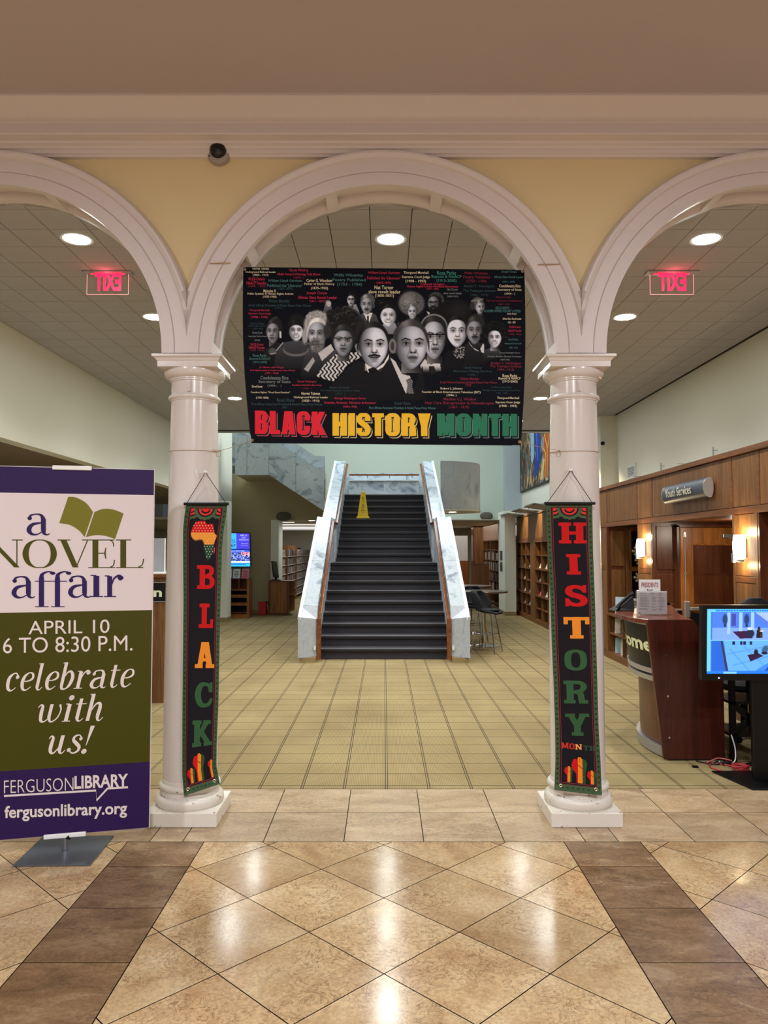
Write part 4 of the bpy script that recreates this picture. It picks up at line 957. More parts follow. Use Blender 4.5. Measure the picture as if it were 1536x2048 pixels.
MB().prism(pl_, 1.06, 1.094, 'z').build('desk_top', wood('desk_top_wood', C(126, 66, 48), C(96, 44, 32), .22, 'y'), rd, bev=.004)
MB().box(2.45, 2.63, YD+.034, 7.3, .003, .74).box(2.45, 2.9, YD+.034, 7.5, .741, .77).build('work_counter', M['darkwood'], rd)

# things on the desk
t = thing('presidents_day_sign', (2.06, 6.5, 1.095), 'white paper sign reading Presidents Day rising behind the clear holder on the desk', 'sign')
box('paper', M['paper'], 2.172, 2.353, 6.515, 6.517, 1.095, 1.39, t)
t = thing('leaflet_stand', (2.2, 6.45, 1.095), 'clear acrylic holder with a printed white sheet on the reception desk', 'holder')
box('printed_sheet', M['paper'], 2.13, 2.385, 6.455, 6.457, 1.10, 1.295, t); MB().box(2.125, 2.39, 6.447, 6.449, 1.0975, 1.3).box(2.125, 2.39, 6.462, 6.465, 1.0975, 1.3).box(2.125, 2.42, 6.447, 6.51, 1.0945, 1.097).box(2.39, 2.42, 6.50, 6.505, 1.097, 1.3).build('holder', M['glass'], t)
for k in range(17):
    z = 1.278-k*.0093
    for a, b_ in ((2.15, 2.235), (2.25, 2.30), (2.31, 2.37)):
        if random.random() < .85: MB().box(a+random.uniform(0, .01), b_-random.uniform(0, .03), 6.4538, 6.4546, z, z+.0035).build('printed_line', ink(150, 150, 156), t) if k % 1 == 0 else None
tag(box('seal', ink(150, 60, 70), 2.145, 2.16, 6.4536, 6.4546, 1.108, 1.116, t), None)
t = thing('desk_phone', (2.08, 6.95, 1.095), 'black desk telephone at the curved tip of the reception desk', 'telephone')
MB().add([(2.06, 6.85, 1.095), (2.24, 6.85, 1.095), (2.24, 7.05, 1.095), (2.06, 7.05, 1.095), (2.12, 6.87, 1.13), (2.24, 6.87, 1.23), (2.24, 7.03, 1.23), (2.12, 7.03, 1.13)], [(3, 2, 1, 0), (4, 5, 6, 7), (0, 1, 5, 4), (1, 2, 6, 5), (2, 3, 7, 6), (3, 0, 4, 7)]).build('phone_base', M['black'], t, bev=.006)
MB().tube([(2.09, 6.86, 1.12), (2.11, 6.86, 1.155), (2.2, 6.86, 1.235), (2.235, 6.86, 1.25)], [.022, .016, .016, .024], 12).build('handset', M['black'], t, smooth=True)
t = thing('desk_screen', (2.5, 6.5, .771), 'dark flat screen seen from behind inside the reception desk', 'monitor')
MB().prism([(2.57, .99), (2.80, .93), (2.82, 1.08), (2.59, 1.12)], 6.45, 6.475, 'y').build('screen_case', M['black'], t); MB().box(2.67, 2.73, 6.46, 6.475, .773, .97).box(2.6, 2.8, 6.4, 6.55, .7715, .783).build('screen_foot', M['black'], t)

# monitor on its black stand, right
mo = thing('cctv_monitor', (2.72, 5.45, 0), 'large black flat monitor on a floor stand showing blue camera pictures', 'monitor')
def tilt(x, z, d=0.0):  # plane of the screen leans: the top is nearer
    return (x, 5.43-.07*(z-1.0)-d, z)
X0, X1, Z0, Z1 = 2.245, 3.235, .722, 1.255
def slabq(x0, x1, z0, z1, d0, d1, name, mat, par=mo, bev=0):
    a = [tilt(x0, z0, d0), tilt(x1, z0, d0), tilt(x1, z1, d0), tilt(x0, z1, d0)]; b_ = [tilt(x0, z0, d1), tilt(x1, z0, d1), tilt(x1, z1, d1), tilt(x0, z1, d1)]
    return MB().add(a+b_, [(0, 1, 2, 3), (7, 6, 5, 4), (0, 4, 5, 1), (1, 5, 6, 2), (2, 6, 7, 3), (3, 7, 4, 0)]).build(name, mat, par, bev=bev)
bz = .034
slabq(X0, X1, Z0, Z1, -.05, .0, 'monitor_case', M['black'], bev=.004)
for a in ((X0, X0+bz, Z0, Z1), (X1-bz, X1, Z0, Z1), (X0+bz, X1-bz, Z0, Z0+bz+.012), (X0+bz, X1-bz, Z1-bz+.006, Z1)): slabq(*a, .0005, .012, 'bezel', M['black'])
slabq(X0+.115, X0+.125, Z0+.014, Z0+.022, .0125, .0145, 'power_light', emit('power_led', C(190, 200, 255), 3))
slabq(X1-.27, X1-.2, Z0+.02, Z0+.026, .0125, .0135, 'maker_mark', ink(120, 120, 124))
MB().box(2.62, 2.92, 5.485, 5.525, .012, 1.0).build('stand_column', M['black'], mo, bev=.006)
MB().prism([(2.42, 5.72), (2.52, 5.30), (3.1, 5.30), (3.2, 5.72)], .003, .015, 'z').build('stand_base', M['black'], mo, bev=.002)
# office chair and crate frame in the shade behind
oc = thing('office_chair', (3.15, 6.75, 0), 'black office chair behind the monitor, its rounded back showing above it', 'chair')
mb = MB(); vs = []; fs = []; n = 20
for i in range(13):
    zz = .60+.63*i/12-.0; wv = .23*(1-abs((i-6)/6.2)**3.2)**.5
    for j in range(n): a = 2*PI*j/n; vs.append((3.19+wv*.86*math.cos(a), 6.52+.05*math.sin(a)+.06*(i/12), zz))
for i in range(12):
    for j in range(n): fs.append((i*n+j, i*n+(j+1) % n, (i+1)*n+(j+1) % n, (i+1)*n+j))
fs += [tuple(range(n-1, -1, -1)), tuple(range(12*n, 13*n))]
mb.add(vs, fs).build('backrest', M['blackfab'], oc, smooth=True)
MB().lathe([(.001, .42), (.17, .42), (.2, .45), (.2, .48), (.17, .5), (.001, .5)], 3.15, 6.75, 32).build('seat', M['blackfab'], oc, smooth=True)
MB().box(3.14, 3.2, 6.56, 6.58, .47, .75).lathe([(.03, .1), (.03, .42)], 3.15, 6.75, 16).build('chair_post', M['black'], oc)
for k in range(5):
    a = 2*PI*k/5+.3; MB().tube([(3.15, 6.75, .11), (3.15+.2*math.cos(a), 6.75+.2*math.sin(a), .07)], .018, 8).build('leg', M['black'], oc, smooth=True)
    MB().lathe([(.001, .0), (.02, .0), (.026, .025), (.02, .05), (.001, .05)], 3.15+.2*math.cos(a), 6.75+.2*math.sin(a), 12, cz=.003).build('caster', M['black'], oc, smooth=True)
sn = thing('equipment_cart', (2.82, 6.15, 0), 'black metal equipment cart in the shade between desk and monitor stand', 'cart')
for x in (2.70, 3.2):
    for y in (5.98, 6.32): box('leg', M['black'], x-.02, x+.02, y-.02, y+.02, .003, .72, sn)
for z in (.2, .45, .70): box('cart_shelf', M['black'], 2.68, 3.22, 5.96, 6.34, z, z+.02, sn)
box('cross_bar', M['black'], 2.83, 2.9, 5.96, 5.98, .22, .7, sn); MB().beam((2.72, 6.0, .22), (2.98, 6.0, .44), .02, .05).beam((2.98, 6.0, .22), (2.72, 6.0, .44), .02, .05).build('cross_brace', M['black'], sn)
tag(box('black_computer_case', M['black'], 2.96, 3.14, 6.0, 6.3, .471, .69), 'black computer case on the middle shelf of the equipment cart', 'computer')
# cables
def cable(pts, r, mat, label, name='cable', grp=None):
    P = []; pts = [Vector(p) for p in pts]
    for i in range(len(pts)-1):
        p0, p1, p2, p3 = pts[max(i-1, 0)], pts[i], pts[i+1], pts[min(i+2, len(pts)-1)]
        for k in range(6):
            t = k/6; P.append(.5*((2*p1)+(p2-p0)*t+(2*p0-5*p1+4*p2-p3)*t*t+(3*p1-p0-3*p2+p3)*t**3))
    P.append(pts[-1]); return tag(MB().tube(P, r, 6).build(name, mat, smooth=True), label, 'cable', grp)
redc = plain('red_cable', C(196, 60, 66), .5)
coil = [(2.66+.055*math.cos(a*1.9)+.01*math.sin(a*5), 5.78+.05*math.sin(a*1.9), .012+.0035*a/1.6) for a in [i*.45 for i in range(30)]]
cable([(2.50, 5.74, .009), (2.46, 5.82, .009), (2.50, 5.92, .009), (2.58, 5.9, .01)]+coil, .0055, redc, 'coiled red network cable on the carpet by the monitor stand')
cable([(2.47, 5.92, .016), (2.54, 5.98, .02), (2.60, 6.0, .03), (2.665, 5.93, .03)], .005, plain('pink_cable', C(206, 110, 110), .5), 'short pinkish cable crossing the carpet toward the cart')
cable([(2.675, 5.95, .22), (2.70, 5.945, .12), (2.69, 5.93, .03), (2.64, 5.92, .016), (2.58, 5.96, .016)], .005, M['white'], 'white cable hanging down between the reception desk and the cart')
for i in range(5):
    cable([(2.42+.05*i, 6.0-.05*i, .009+.003*i), (2.52+.03*i, 5.9+.03*i, .010+.003*i), (2.68, 5.95-.04*i, .012+.003*i), (2.8+.02*i, 5.85+.04*i, .010+.003*i)], .0045, M['black'], 'black cable in the tangle on the carpet behind the monitor base', 'cable', 'black cables in the tangle')
tag(box('cable_plug', M['black'], 2.33, 2.37, 5.83, 5.86, .003, .014), 'small black plug lying on the carpet in front of the cable tangle', 'plug')

# ================================================================ HALL: exit signs, dome camera
def exit_sign(pxc, label):
    Y = 6.24
    x0, zt_, x1 = aty(pxc[0], 541, Y)[0], 3.948, aty(pxc[1], 541, Y)[0]
    t = thing('exit_sign', ((x0+x1)/2, Y, 3.72), label, 'sign', 'edge-lit exit signs')
    MB().box(x0-.035, x1+.035, Y-.05, Y+.05, 3.935, 3.9485).build('sign_housing', M['alu'], t, bev=.003)
    zb = 3.765; m_ = .004
    MB().box(x0, x1, Y-.003, Y+.003, zb, 3.935).build('sign_glass', M['glass'], t)
    eg = emit('red_edge_glow', C(255, 150, 150), 1.1)
    MB().box(x0, x1, Y-.0035, Y+.0035, zb-.004, zb).box(x0-.003, x0, Y-.0035, Y+.0035, zb-.004, 3.93).box(x1, x1+.003, Y-.0035, Y+.0035, zb-.004, 3.93).build('glass_edge', eg, t)
    box('light_slot', emit('exit_red', C(255, 20, 60), 3.2), x0+.03, x1-.03, Y-.012, Y+.012, 3.933, 3.9352, t)
    light('POINT', 'exit_glow_light', ((x0+x1)/2, Y-.03, 3.90), .55, (1, .1, .16), .05)
    return t, x0, x1, Y, zb
ES = [exit_sign((175, 257), 'glowing red exit sign, mirrored, hanging on the left behind the left arch'), exit_sign((1300, 1386), 'glowing red exit sign, mirrored, hanging on the right behind the right arch')]
dc = thing('dome_camera', aty(439, 330, 4.645), 'white dome security camera with dark lens on the yellow wall between the arches', 'camera')
c0 = Vector(aty(439, 310, 4.64)); 
def dome(prof, mat, name, ax):
    ax = Vector(ax).normalized(); u = ax.cross(Vector((0, 0, 1))).normalized(); v = u.cross(ax); vs = []; fs = []; n = 36
    for r, h_ in prof:
        for i in range(n): a = 2*PI*i/n; vs.append(c0+ax*h_+(u*math.cos(a)+v*math.sin(a))*r)
    for j in range(len(prof)-1):
        for i in range(n): fs.append((j*n+i, j*n+(i+1) % n, (j+1)*n+(i+1) % n, (j+1)*n+i))
    fs += [tuple(range(n-1, -1, -1)), tuple(range((len(prof)-1)*n, len(prof)*n))]
    return MB().add(vs, fs).build(name, mat, dc, smooth=True)
dome([(.071, 0), (.073, .012), (.071, .026), (.065, .036), (.054, .042)], plain('camera_shell', C(158, 148, 140), .35), 'camera_housing', (0, -1, 0))
k0 = Vector(c0); c0 = c0+Vector((0, -.03, .008))
dome([(.052, 0)]+[(.052*math.cos(a), .012+.042*math.sin(a)) for a in [PI/2*i/8 for i in range(8)]]+[(.002, .054)], plain('smoked_dome', C(10, 10, 14), .05), 'lens_dome', (-.0, -1, .05))
for a in (.4, 3.6): 
    c0 = k0+Vector((.062*math.cos(a), -.036, .062*math.sin(a))); dome([(.004, 0), (.004, .006)], M['black'], 'screw', (0, -1, 0))

# ================================================================ ROLL-UP EVENT BANNER STAND (left foreground)
BR = Vector((-1.312, 4.335)); BL = Vector((-2.135, 4.128)); DB = (BR-BL).normalized()
def onroll(px, py, lay=0.0):
    r = ray(px, py); nx, ny = -DB.y, DB.x    # normal (away from viewer)
    t = (nx*BL.x+ny*BL.y-lay)/(nx*r[0]+ny*r[1]); return (r[0]*t, r[1]*t, EYE+r[2]*t)
rb = thing('event_banner', (-1.72, 4.23, 0), 'tall purple, white and olive event banner on a grey floor stand at the left', 'banner')
zb0, zb1 = .10, 2.10
def rpt(u, z, lay=0): p = BL+DB*u; n_ = Vector((DB.y, -DB.x)); return (p.x+n_.x*lay, p.y+n_.y*lay, z)
Lw = (BR-BL).length
def rq(u0, u1, z0, z1, l0, l1, name, mat, bev=0):
    vs = [rpt(u, z, l_) for l_ in (l0, l1) for u, z in ((u0, z0), (u1, z0), (u1, z1), (u0, z1))]
    return MB().add(vs, [(0, 1, 2, 3), (7, 6, 5, 4), (0, 4, 5, 1), (1, 5, 6, 2), (2, 6, 7, 3), (3, 7, 4, 0)]).build(name, mat, rb, bev=bev)
zof = lambda px, py: onroll(px, py)[2]
za, zc_, zd = (zof(150, 988)+zof(300, 990))/2, zof(300, 1220), zof(300, 1523)
PUR, OLV, WHT = (44, 22, 74), (66, 64, 6), (218, 206, 204)
rq(0, Lw, za, zb1, 0, .004, 'purple_panel', ink(*PUR, .45)); PW = rq(0, Lw, zc_, za, 0, .004, 'white_panel', ink(*WHT, .45)); PO = rq(0, Lw, zd, zc_, 0, .004, 'olive_panel', ink(*OLV, .45)); PP = rq(0, Lw, zb0, zd, 0, .004, 'purple_panel', ink(*PUR, .45))
rq(-.005, Lw+.005, zb0-.004, zb1+.004, -.004, -.0005, 'white_backing', ink(220, 214, 210))
uc = .41
rq(uc-.10, uc+.105, zb1-.012, zb1+.012, -.012, .014, 'top_clip', M['white'], .004); rq(uc-.105, uc+.11, zb0-.016, zb0+.008, -.012, .014, 'bottom_clip', M['white'], .004)
p = rpt(uc, 0, -.025)
MB().tube([(p[0], p[1], .01), (p[0], p[1], .135)], .019, 20).tube([(p[0], p[1], .12), (p[0], p[1], 2.09)], .010, 12).build('pole', M['steel'], rb, smooth=True)
MB().tube([(p[0]+.018, p[1]-.02, .085), (p[0]+.035, p[1]-.03, .085)], .012, 12).build('pole_knob', M['black'], rb, smooth=True)
MB().add([(-1.93, 4.045, .002), (-1.53, 4.055, .002), (-1.55, 4.46, .002), (-1.95, 4.45, .002), (-1.93, 4.045, .009), (-1.53, 4.055, .009), (-1.55, 4.46, .009), (-1.95, 4.45, .009)], [(3, 2, 1, 0), (4, 5, 6, 7), (0, 1, 5, 4), (1, 2, 6, 5), (2, 3, 7, 6), (3, 0, 4, 7)]).build('base_plate', M['greymetal'], rb, bev=.001)
# ================================================================ LETTERING
# every text is laid out in the photograph's pixel frame and carried onto the real surface it is printed on
def surf(verts, faces, fn, lay, name, mat, parent):
    me = bpy.data.meshes.new(name); me.from_pydata([fn(q[0], q[1], lay+(q[2]*2e-5 if len(q) > 2 else 0)) for q in verts], [], faces); me.materials.append(mat)
    return link(name, me, parent)
_tc = {}
def font_mesh(s, bold=0.0, shear=0.0, res=3, spacing=1.0):
    k = (s, bold, shear, res, spacing)
    if k not in _tc:
        cu = bpy.data.curves.new('t', 'FONT'); cu.body = s; cu.offset = bold; cu.shear = shear; cu.resolution_u = res; cu.fill_mode = 'FRONT'; cu.space_character = spacing
        ob = bpy.data.objects.new('t', cu); me = bpy.data.meshes.new_from_object(ob)
        v = [(p.co.x, p.co.y) for p in me.vertices]; f = [tuple(q.vertices) for q in me.polygons]
        bpy.data.objects.remove(ob); bpy.data.curves.remove(cu); bpy.data.meshes.remove(me); _tc[k] = (v, f)
    return _tc[k]
def fit(vf, x0, x1, y0, y1, rot=0.0, skew=0.0):
    """fit to a pixel box (y down); skew: slope of the base line"""
    v, f = vf; xs = [p[0] for p in v]; ys = [p[1] for p in v]; a, b, c, d = min(xs), max(xs), min(ys), max(ys)
    o = [(x0+(p[0]-a)/(b-a)*(x1-x0), y1-(p[1]-c)/(d-c)*(y1-y0))+tuple(p[2:]) for p in v]
    if skew: o = [(p[0], p[1]+(p[0]-x0)*skew)+tuple(p[2:]) for p in o]
    return o, f
def merge(parts):
    V, Fs = [], []
    for v, f in parts: k = len(V); V += v; Fs += [tuple(i+k for i in q) for q in f]
    return V, Fs
# ---- ribbon glyphs: strokes with a width at every point
def cat(P, n=7, closed=False):
    out = []; m = len(P); R = range(m if closed else m-1)
    for i in R:
        g = lambda j: P[j % m] if closed else P[max(0, min(m-1, j))]
        p0, p1, p2, p3 = g(i-1), g(i), g(i+1), g(i+2)
        for k in range(n):
            t = k/n; out.append(tuple(.5*((2*b)+(c-a)*t+(2*a-5*b+4*c-d)*t*t+(3*b-a-3*c+d)*t**3) for a, b, c, d in zip(p0, p1, p2, p3)))
    if not closed: out.append(P[-1])
    return out
def ribbon(P, mode='n', smooth=False, closed=False):
    if smooth: P = cat(P, 7, closed)
    v, f = [], []; m = len(P)
    for i, (x, y, w_) in enumerate(P):
        if mode == 'h': nx, ny = 1, 0
        elif mode == 'v': nx, ny = 0, 1
        else:
            a = P[(i-1) % m] if closed else P[max(0, i-1)]; b = P[(i+1) % m] if closed else P[min(m-1, i+1)]
            dx, dy = b[0]-a[0], b[1]-a[1]; L = math.hypot(dx, dy) or 1; nx, ny = -dy/L, dx/L
        v += [(x+nx*w_/2, y+ny*w_/2), (x-nx*w_/2, y-ny*w_/2)]
    for i in range(m if closed else m-1): j = (i+1) % m; f.append((2*i, 2*i+1, 2*j+1, 2*j))
    return v, f
def glyph(spec):
    """'mode pts' strokes separated by ';': S smooth, L straight, H horizontal-width, V vertical-width, O smooth closed"""
    out = []
    for k, st_ in enumerate(spec.split(';')):
        m_, *pt = st_.split(); P = [tuple(float(q) for q in p.split(',')) for p in pt]
        v, f = ribbon(P, {'H': 'h', 'V': 'v'}.get(m_, 'n'), m_ in 'SO', m_ == 'O'); out.append(([(p[0], p[1], k) for p in v], f))
    return merge(out)
# heavy condensed capitals (banner title); unit height 100
HV = {
 'B': 'H 15,0,30 15,100,30;S 12,91,18 34,91,18 47,87,22 51,74,28 47,60,22 34,54,12 14,54,14;S 14,54,14 36,52,14 49,44,24 52,27,30 48,12,24 34,9,18 12,9,18',
 'L': 'H 15,0,30 15,100,30;V 0,9,18 52,9,18', 'I': 'H 15,0,30 15,100,30',
 'A': 'H 14,0,28 27,100,27;H 54,0,28 41,100,27;V 16,27,15 52,27,15;V 22,96,8 46,96,8',
 'C': 'S 53,62,28 53,80,26 46,90,20 34,92,17 22,90,20 15,80,28 15,50,30 15,20,28 22,10,20 34,8,17 46,10,20 53,20,26 53,38,28',
 'K': 'H 15,0,30 15,100,30;H 22,38,26 52,100,30;H 26,56,26 56,0,32', 'H': 'H 15,0,30 15,100,30;H 53,0,30 53,100,30;V 15,52,20 53,52,20',
 'S': 'S 52,66,28 52,80,25 46,90,20 33,92,17 20,90,20 14,78,26 16,66,26 28,55,25 44,44,25 52,32,27 52,20,26 46,10,20 33,8,17 20,10,20 14,20,26 14,35,28',
 'T': 'H 27,0,30 27,100,30;V 0,91,18 54,91,18', 'O': 'O 15,50,30 15,78,29 22,90,20 34,92,17 46,90,20 53,78,29 53,50,30 53,22,29 46,10,20 34,8,17 22,10,20 15,22,29',
 'R': 'H 15,0,30 15,100,30;S 12,91,18 34,91,18 48,86,22 52,73,28 48,58,22 34,51,16 14,51,16;S 34,52,16 48,46,22 52,34,28 53,16,29 54,0,30',
 'Y': 'H 14,100,29 28,42,28;H 44,100,29 30,42,28;H 29,0,30 29,46,30', 'M': 'H 13,0,25 13,100,27;H 67,0,25 67,100,27;H 22,100,24 38,4,18;H 58,100,24 42,4,18',
 'N': 'H 13,0,26 13,100,26;H 54,0,26 54,100,26;H 14,100,26 53,0,26'}
# slab capitals (hanging banners)
SL = {
 'B': 'H 28,0,28 28,100,28;V 0,92,15 50,92,15;V 0,8,15 50,8,15;S 44,92,15 66,90,17 76,77,24 68,60,18 40,53,13 24,53,13;S 40,53,13 70,48,18 80,28,26 70,11,18 44,8,15',
 'L': 'H 30,0,28 30,100,28;V 4,92,15 58,92,15;V 0,8,15 78,8,15;H 71,0,15 71,36,15',
 'A': 'H 22,6,22 42,100,26;H 68,6,26 50,100,26;V 22,32,13 66,32,13;V 0,7,15 36,7,15;V 50,7,15 90,7,15;V 34,95,10 60,95,10',
 'C': 'S 74,62,18 68,84,16 48,93,14 28,88,22 15,66,28 14,40,29 26,14,24 50,7,15 68,16,16 80,36,12;H 76,60,13 76,100,13',
 'K': 'H 22,0,27 22,100,27;V 0,92,15 42,92,15;V 0,8,15 42,8,15;H 32,38,22 66,96,26;H 40,58,24 76,6,28;V 50,93,15 84,93,15;V 54,7,15 92,7,15',
 'H': 'H 22,0,25 22,100,25;H 70,0,25 70,100,25;V 0,92,15 42,92,15;V 0,8,15 42,8,15;V 50,92,15 92,92,15;V 50,8,15 92,8,15;V 22,50,15 70,50,15',
 'I': 'H 24,0,28 24,100,28;V 0,92,15 48,92,15;V 0,8,15 48,8,15',
 'S': 'S 68,68,12 62,84,18 40,92,16 20,86,22 14,70,25 24,56,24 50,46,24 66,32,26 62,14,22 40,7,16 18,14,18 8,34,12;H 70,64,12 70,100,12;H 7,0,12 7,38,12',
 'T': 'H 42,0,28 42,100,28;V 0,92,15 84,92,15;V 20,8,15 64,8,15;H 7,66,14 7,100,14;H 77,66,14 77,100,14',
 'O': 'O 14,50,28 18,78,26 34,92,16 46,94,14 60,92,16 76,78,26 80,50,28 76,22,26 60,8,16 46,6,14 34,8,16 18,22,26',
 'R': 'H 24,0,27 24,100,27;V 0,92,15 46,92,15;V 0,8,15 44,8,15;S 42,92,15 66,89,17 76,74,24 66,57,18 40,50,14 26,50,14;S 46,50,16 62,44,22 66,26,24 68,8,24;V 56,7,15 92,7,15',
 'Y': 'H 20,96,24 44,46,25;H 70,96,24 48,46,25;H 46,0,26 46,50,26;V 0,92,15 38,92,15;V 54,92,15 92,92,15;V 24,8,15 68,8,15',
 'M': 'H 18,0,20 18,100,20;H 92,0,20 92,100,20;H 22,100,22 54,14,20;H 88,100,22 58,14,20;V 0,92,14 30,92,14;V 0,8,14 34,8,14;V 80,92,14 110,92,14;V 76,8,14 110,8,14',
 'N': 'H 18,0,18 18,100,18;H 78,0,18 78,100,18;H 18,96,26 76,4,26;V 0,92,14 30,92,14;V 0,8,14 34,8,14;V 62,92,14 96,92,14'}
# thick-and-thin serif letters; lower case on an x-height of 66
DI = {
 'a': 'S 52,40,3 40,38,5 18,32,10 9,16,14 16,3,9 32,1,4 50,12,3;S 12,54,9 14,62,6 30,66,4 44,62,8 50,48,14;H 50,50,14 50,12,14;S 50,12,14 53,3,8 62,0,4 68,4,3;O 11,50,7 14,53,7 11,56,7 8,53,7',
 'f': 'H 20,-34,13 20,74,13;S 20,70,13 22,90,9 36,100,5 48,97,6;O 48,91,6 52,94,6 48,97,6 44,94,6;V 4,63,3 44,63,3;V 4,-35,3 38,-35,3', 'F': 'H 20,-34,13 20,74,13',
 'i': 'H 16,2,14 16,64,14;V 2,1,3 32,1,3;V 2,65,3 16,65,3', 'j': 'H 16,2,14 16,64,14;V 2,1,3 32,1,3;V 2,65,3 16,65,3;O 12,88,10 17,93,10 22,88,10 17,83,10',
 'r': 'H 16,2,14 16,64,14;V 0,1,3 34,1,3;V 2,65,3 16,65,3;S 22,38,3 28,56,5 40,66,6 48,64,7;O 46,55,8 51,59,8 46,63,8 42,59,8',
 'N': 'H 14,0,3 14,100,3;H 84,2,3 84,100,3;H 12,98,15 84,2,15;V 0,1,3 28,1,3;V 0,99,3 18,99,3;V 70,99,3 100,99,3', 'O': 'O 9,50,17 16,80,13 32,96,5 48,99,3 64,96,5 80,80,13 87,50,17 80,20,13 64,4,5 48,1,3 32,4,5 16,20,13',
 'V': 'H 16,100,17 50,2,16;H 84,100,3 52,2,3;V 0,99,3 36,99,3;V 68,99,3 100,99,3', 'E': 'H 20,0,16 20,100,16;V 0,1,3 74,1,3;V 0,99,3 72,99,3;V 20,52,3 48,52,3;S 73,28,3 70,10,3 62,2,4;S 71,76,3 68,92,3 60,99,4;S 49,72,2 47,56,4 47,46,4 49,32,2',
 'L': 'H 20,0,16 20,100,16;V 0,1,3 76,1,3;V 0,99,3 42,99,3;S 76,32,3 73,12,3 62,2,4',
 'c': 'S 46,52,6 38,64,5 28,65,5 13,52,12 10,30,14 16,8,11 30,1,5 46,12,3;O 44,47,7 48,51,7 44,55,7 40,51,7', 'e': 'S 12,34,3 32,35,5 48,44,9 46,60,8 32,66,4 16,54,11 10,32,14 16,8,11 30,1,5 48,13,3',
 'l': 'H 14,10,13 14,100,13;S 14,14,13 17,3,8 26,1,4 34,10,3;V 2,98,3 14,98,3', 'b': 'H 12,14,13 12,100,13;V 0,98,3 12,98,3;S 14,40,3 26,62,6 40,64,9 50,44,14 44,16,12 30,1,5 16,2,9 12,14,12',
 't': 'H 15,12,13 15,84,12;S 15,14,13 19,3,8 28,1,4 38,10,3;V 0,64,3 38,64,3', 'w': 'S 0,54,3 8,64,5 16,58,10 16,36,13 20,8,11 32,1,5 46,12,4;H 48,16,12 48,66,12;S 48,20,12 54,4,8 64,1,5 80,16,5 86,44,5 78,64,8',
 'h': 'H 12,0,13 12,100,13;V 0,98,3 12,98,3;S 14,30,3 28,60,6 42,64,10 47,48,13 45,18,13;S 45,18,13 49,3,8 58,1,4 66,12,3', 'u': 'S 0,54,3 6,64,5 14,56,10 13,30,13 16,8,11 28,2,6 44,26,3;H 46,12,13 46,66,13;S 46,14,13 50,3,8 58,1,4 66,12,3',
 's': 'S 40,54,5 30,65,4 16,61,8 13,48,10 26,35,12 39,21,11 36,6,8 20,0,5 6,10,4;O 38,48,6 41,52,6 38,55,6 35,52,6;O 5,8,7 9,12,7 5,16,7 2,12,7', '!': 'H 8,26,2 14,98,15;O 1,5,9 6,10,9 11,5,9 6,0,9'}
DIW = dict(a=70, f=38, F=40, i=34, j=34, r=54, N=100, O=98, V=86, E=78, L=78, c=52, e=54, l=34, b=58, t=38, w=92, h=68, u=68, s=48)
def word(fontd, s, widths=None, gap=4, shear=0):
    out = []; x = 0
    for ch in s:
        v, f = glyph(fontd[ch]); xs = [p[0] for p in v]; a = 0 if widths else min(xs); wd = widths.get(ch, 50) if widths else max(xs)-min(xs)
        out.append(([(p[0]-a+x+p[1]*shear, p[1])+tuple(p[2:]) for p in v], f)); x += wd+gap
    return merge(out)
def poly_mesh(pts):
    """fill a simple polygon: triangulated by bmesh"""
    bm = bmesh.new(); vs = [bm.verts.new((p[0], -p[1], 0)) for p in pts]
    try: bm.faces.new(vs)
    except ValueError: pass
    bmesh.ops.triangulate(bm, faces=bm.faces[:]); v = [(q.co.x, -q.co.y) for q in bm.verts]; bm.verts.index_update(); f = [tuple(q.index for q in fc.verts) for fc in bm.faces]; bm.free(); return v, f
def disc(x, y, r, n=10): return [(x+r*math.cos(2*PI*i/n), y+r*math.sin(2*PI*i/n)) for i in range(n)], [tuple(range(n))]
def star(x, y, r): return poly_mesh([(x+(r if i % 2 == 0 else r*.42)*math.sin(PI*i/5), y-(r if i % 2 == 0 else r*.42)*math.cos(PI*i/5)) for i in range(10)])

# ---- roll-up banner print
def rollfn(x, y, lay): return onroll(x, y, lay+.0045)
def rput(vf, col, name, rgh=.45): return surf(vf[0], vf[1], rollfn, .0012, name, ink(*col, rgh), PW if 'logo' in name else PO if name in ('date_lettering', 'slogan_lettering') else PP)
NAVY = (44, 26, 84); OL2 = (72, 70, 8); OL3 = (116, 112, 30); CRM = (222, 210, 204)
rput(fit(word(DI, 'a', DIW), 53, 100, 1027, 1071), NAVY, 'logo_lettering')
rput(fit(word(DI, 'NOVEL', DIW, -1), -27, 288, 1079, 1136), OL2, 'logo_lettering')
af = merge([fit(word(DI, 'a', DIW), 23, 70, 1152, 1197), fit(word(DI, 'f', DIW), 70, 111, 1142, 1214), fit(word(DI, 'f', DIW), 102, 143, 1142, 1214), fit(word(DI, 'a', DIW), 136, 182, 1151, 1196), fit(word(DI, 'i', DIW), 181, 206, 1150, 1194), fit(word(DI, 'r', DIW), 208, 247, 1149, 1194)])
rput(af, NAVY, 'logo_lettering')
lp = cat([(136.5, 993.5, 0), (152, 995, 0), (172, 1006, 0), (186, 1024, 0)])+cat([(184, 1030, 0), (169, 1074, 0)])+cat([(169, 1074, 0), (158, 1061, 0), (140, 1050, 0), (118.5, 1046, 0)])
rprt = cat([(189, 1024, 0), (206, 1018, 0), (226, 1019, 0), (247, 1027, 0)])+[(230, 1078, 0)]+cat([(230, 1078, 0), (212, 1072, 0), (192, 1070, 0), (172, 1074, 0)])
for q in (lp, rprt):
    pts = []; [pts.append((a[0], a[1])) for a in q if not pts or math.hypot(pts[-1][0]-a[0], pts[-1][1]-a[1]) > .5]
    rput(poly_mesh(pts), OL3, 'logo_open_book')
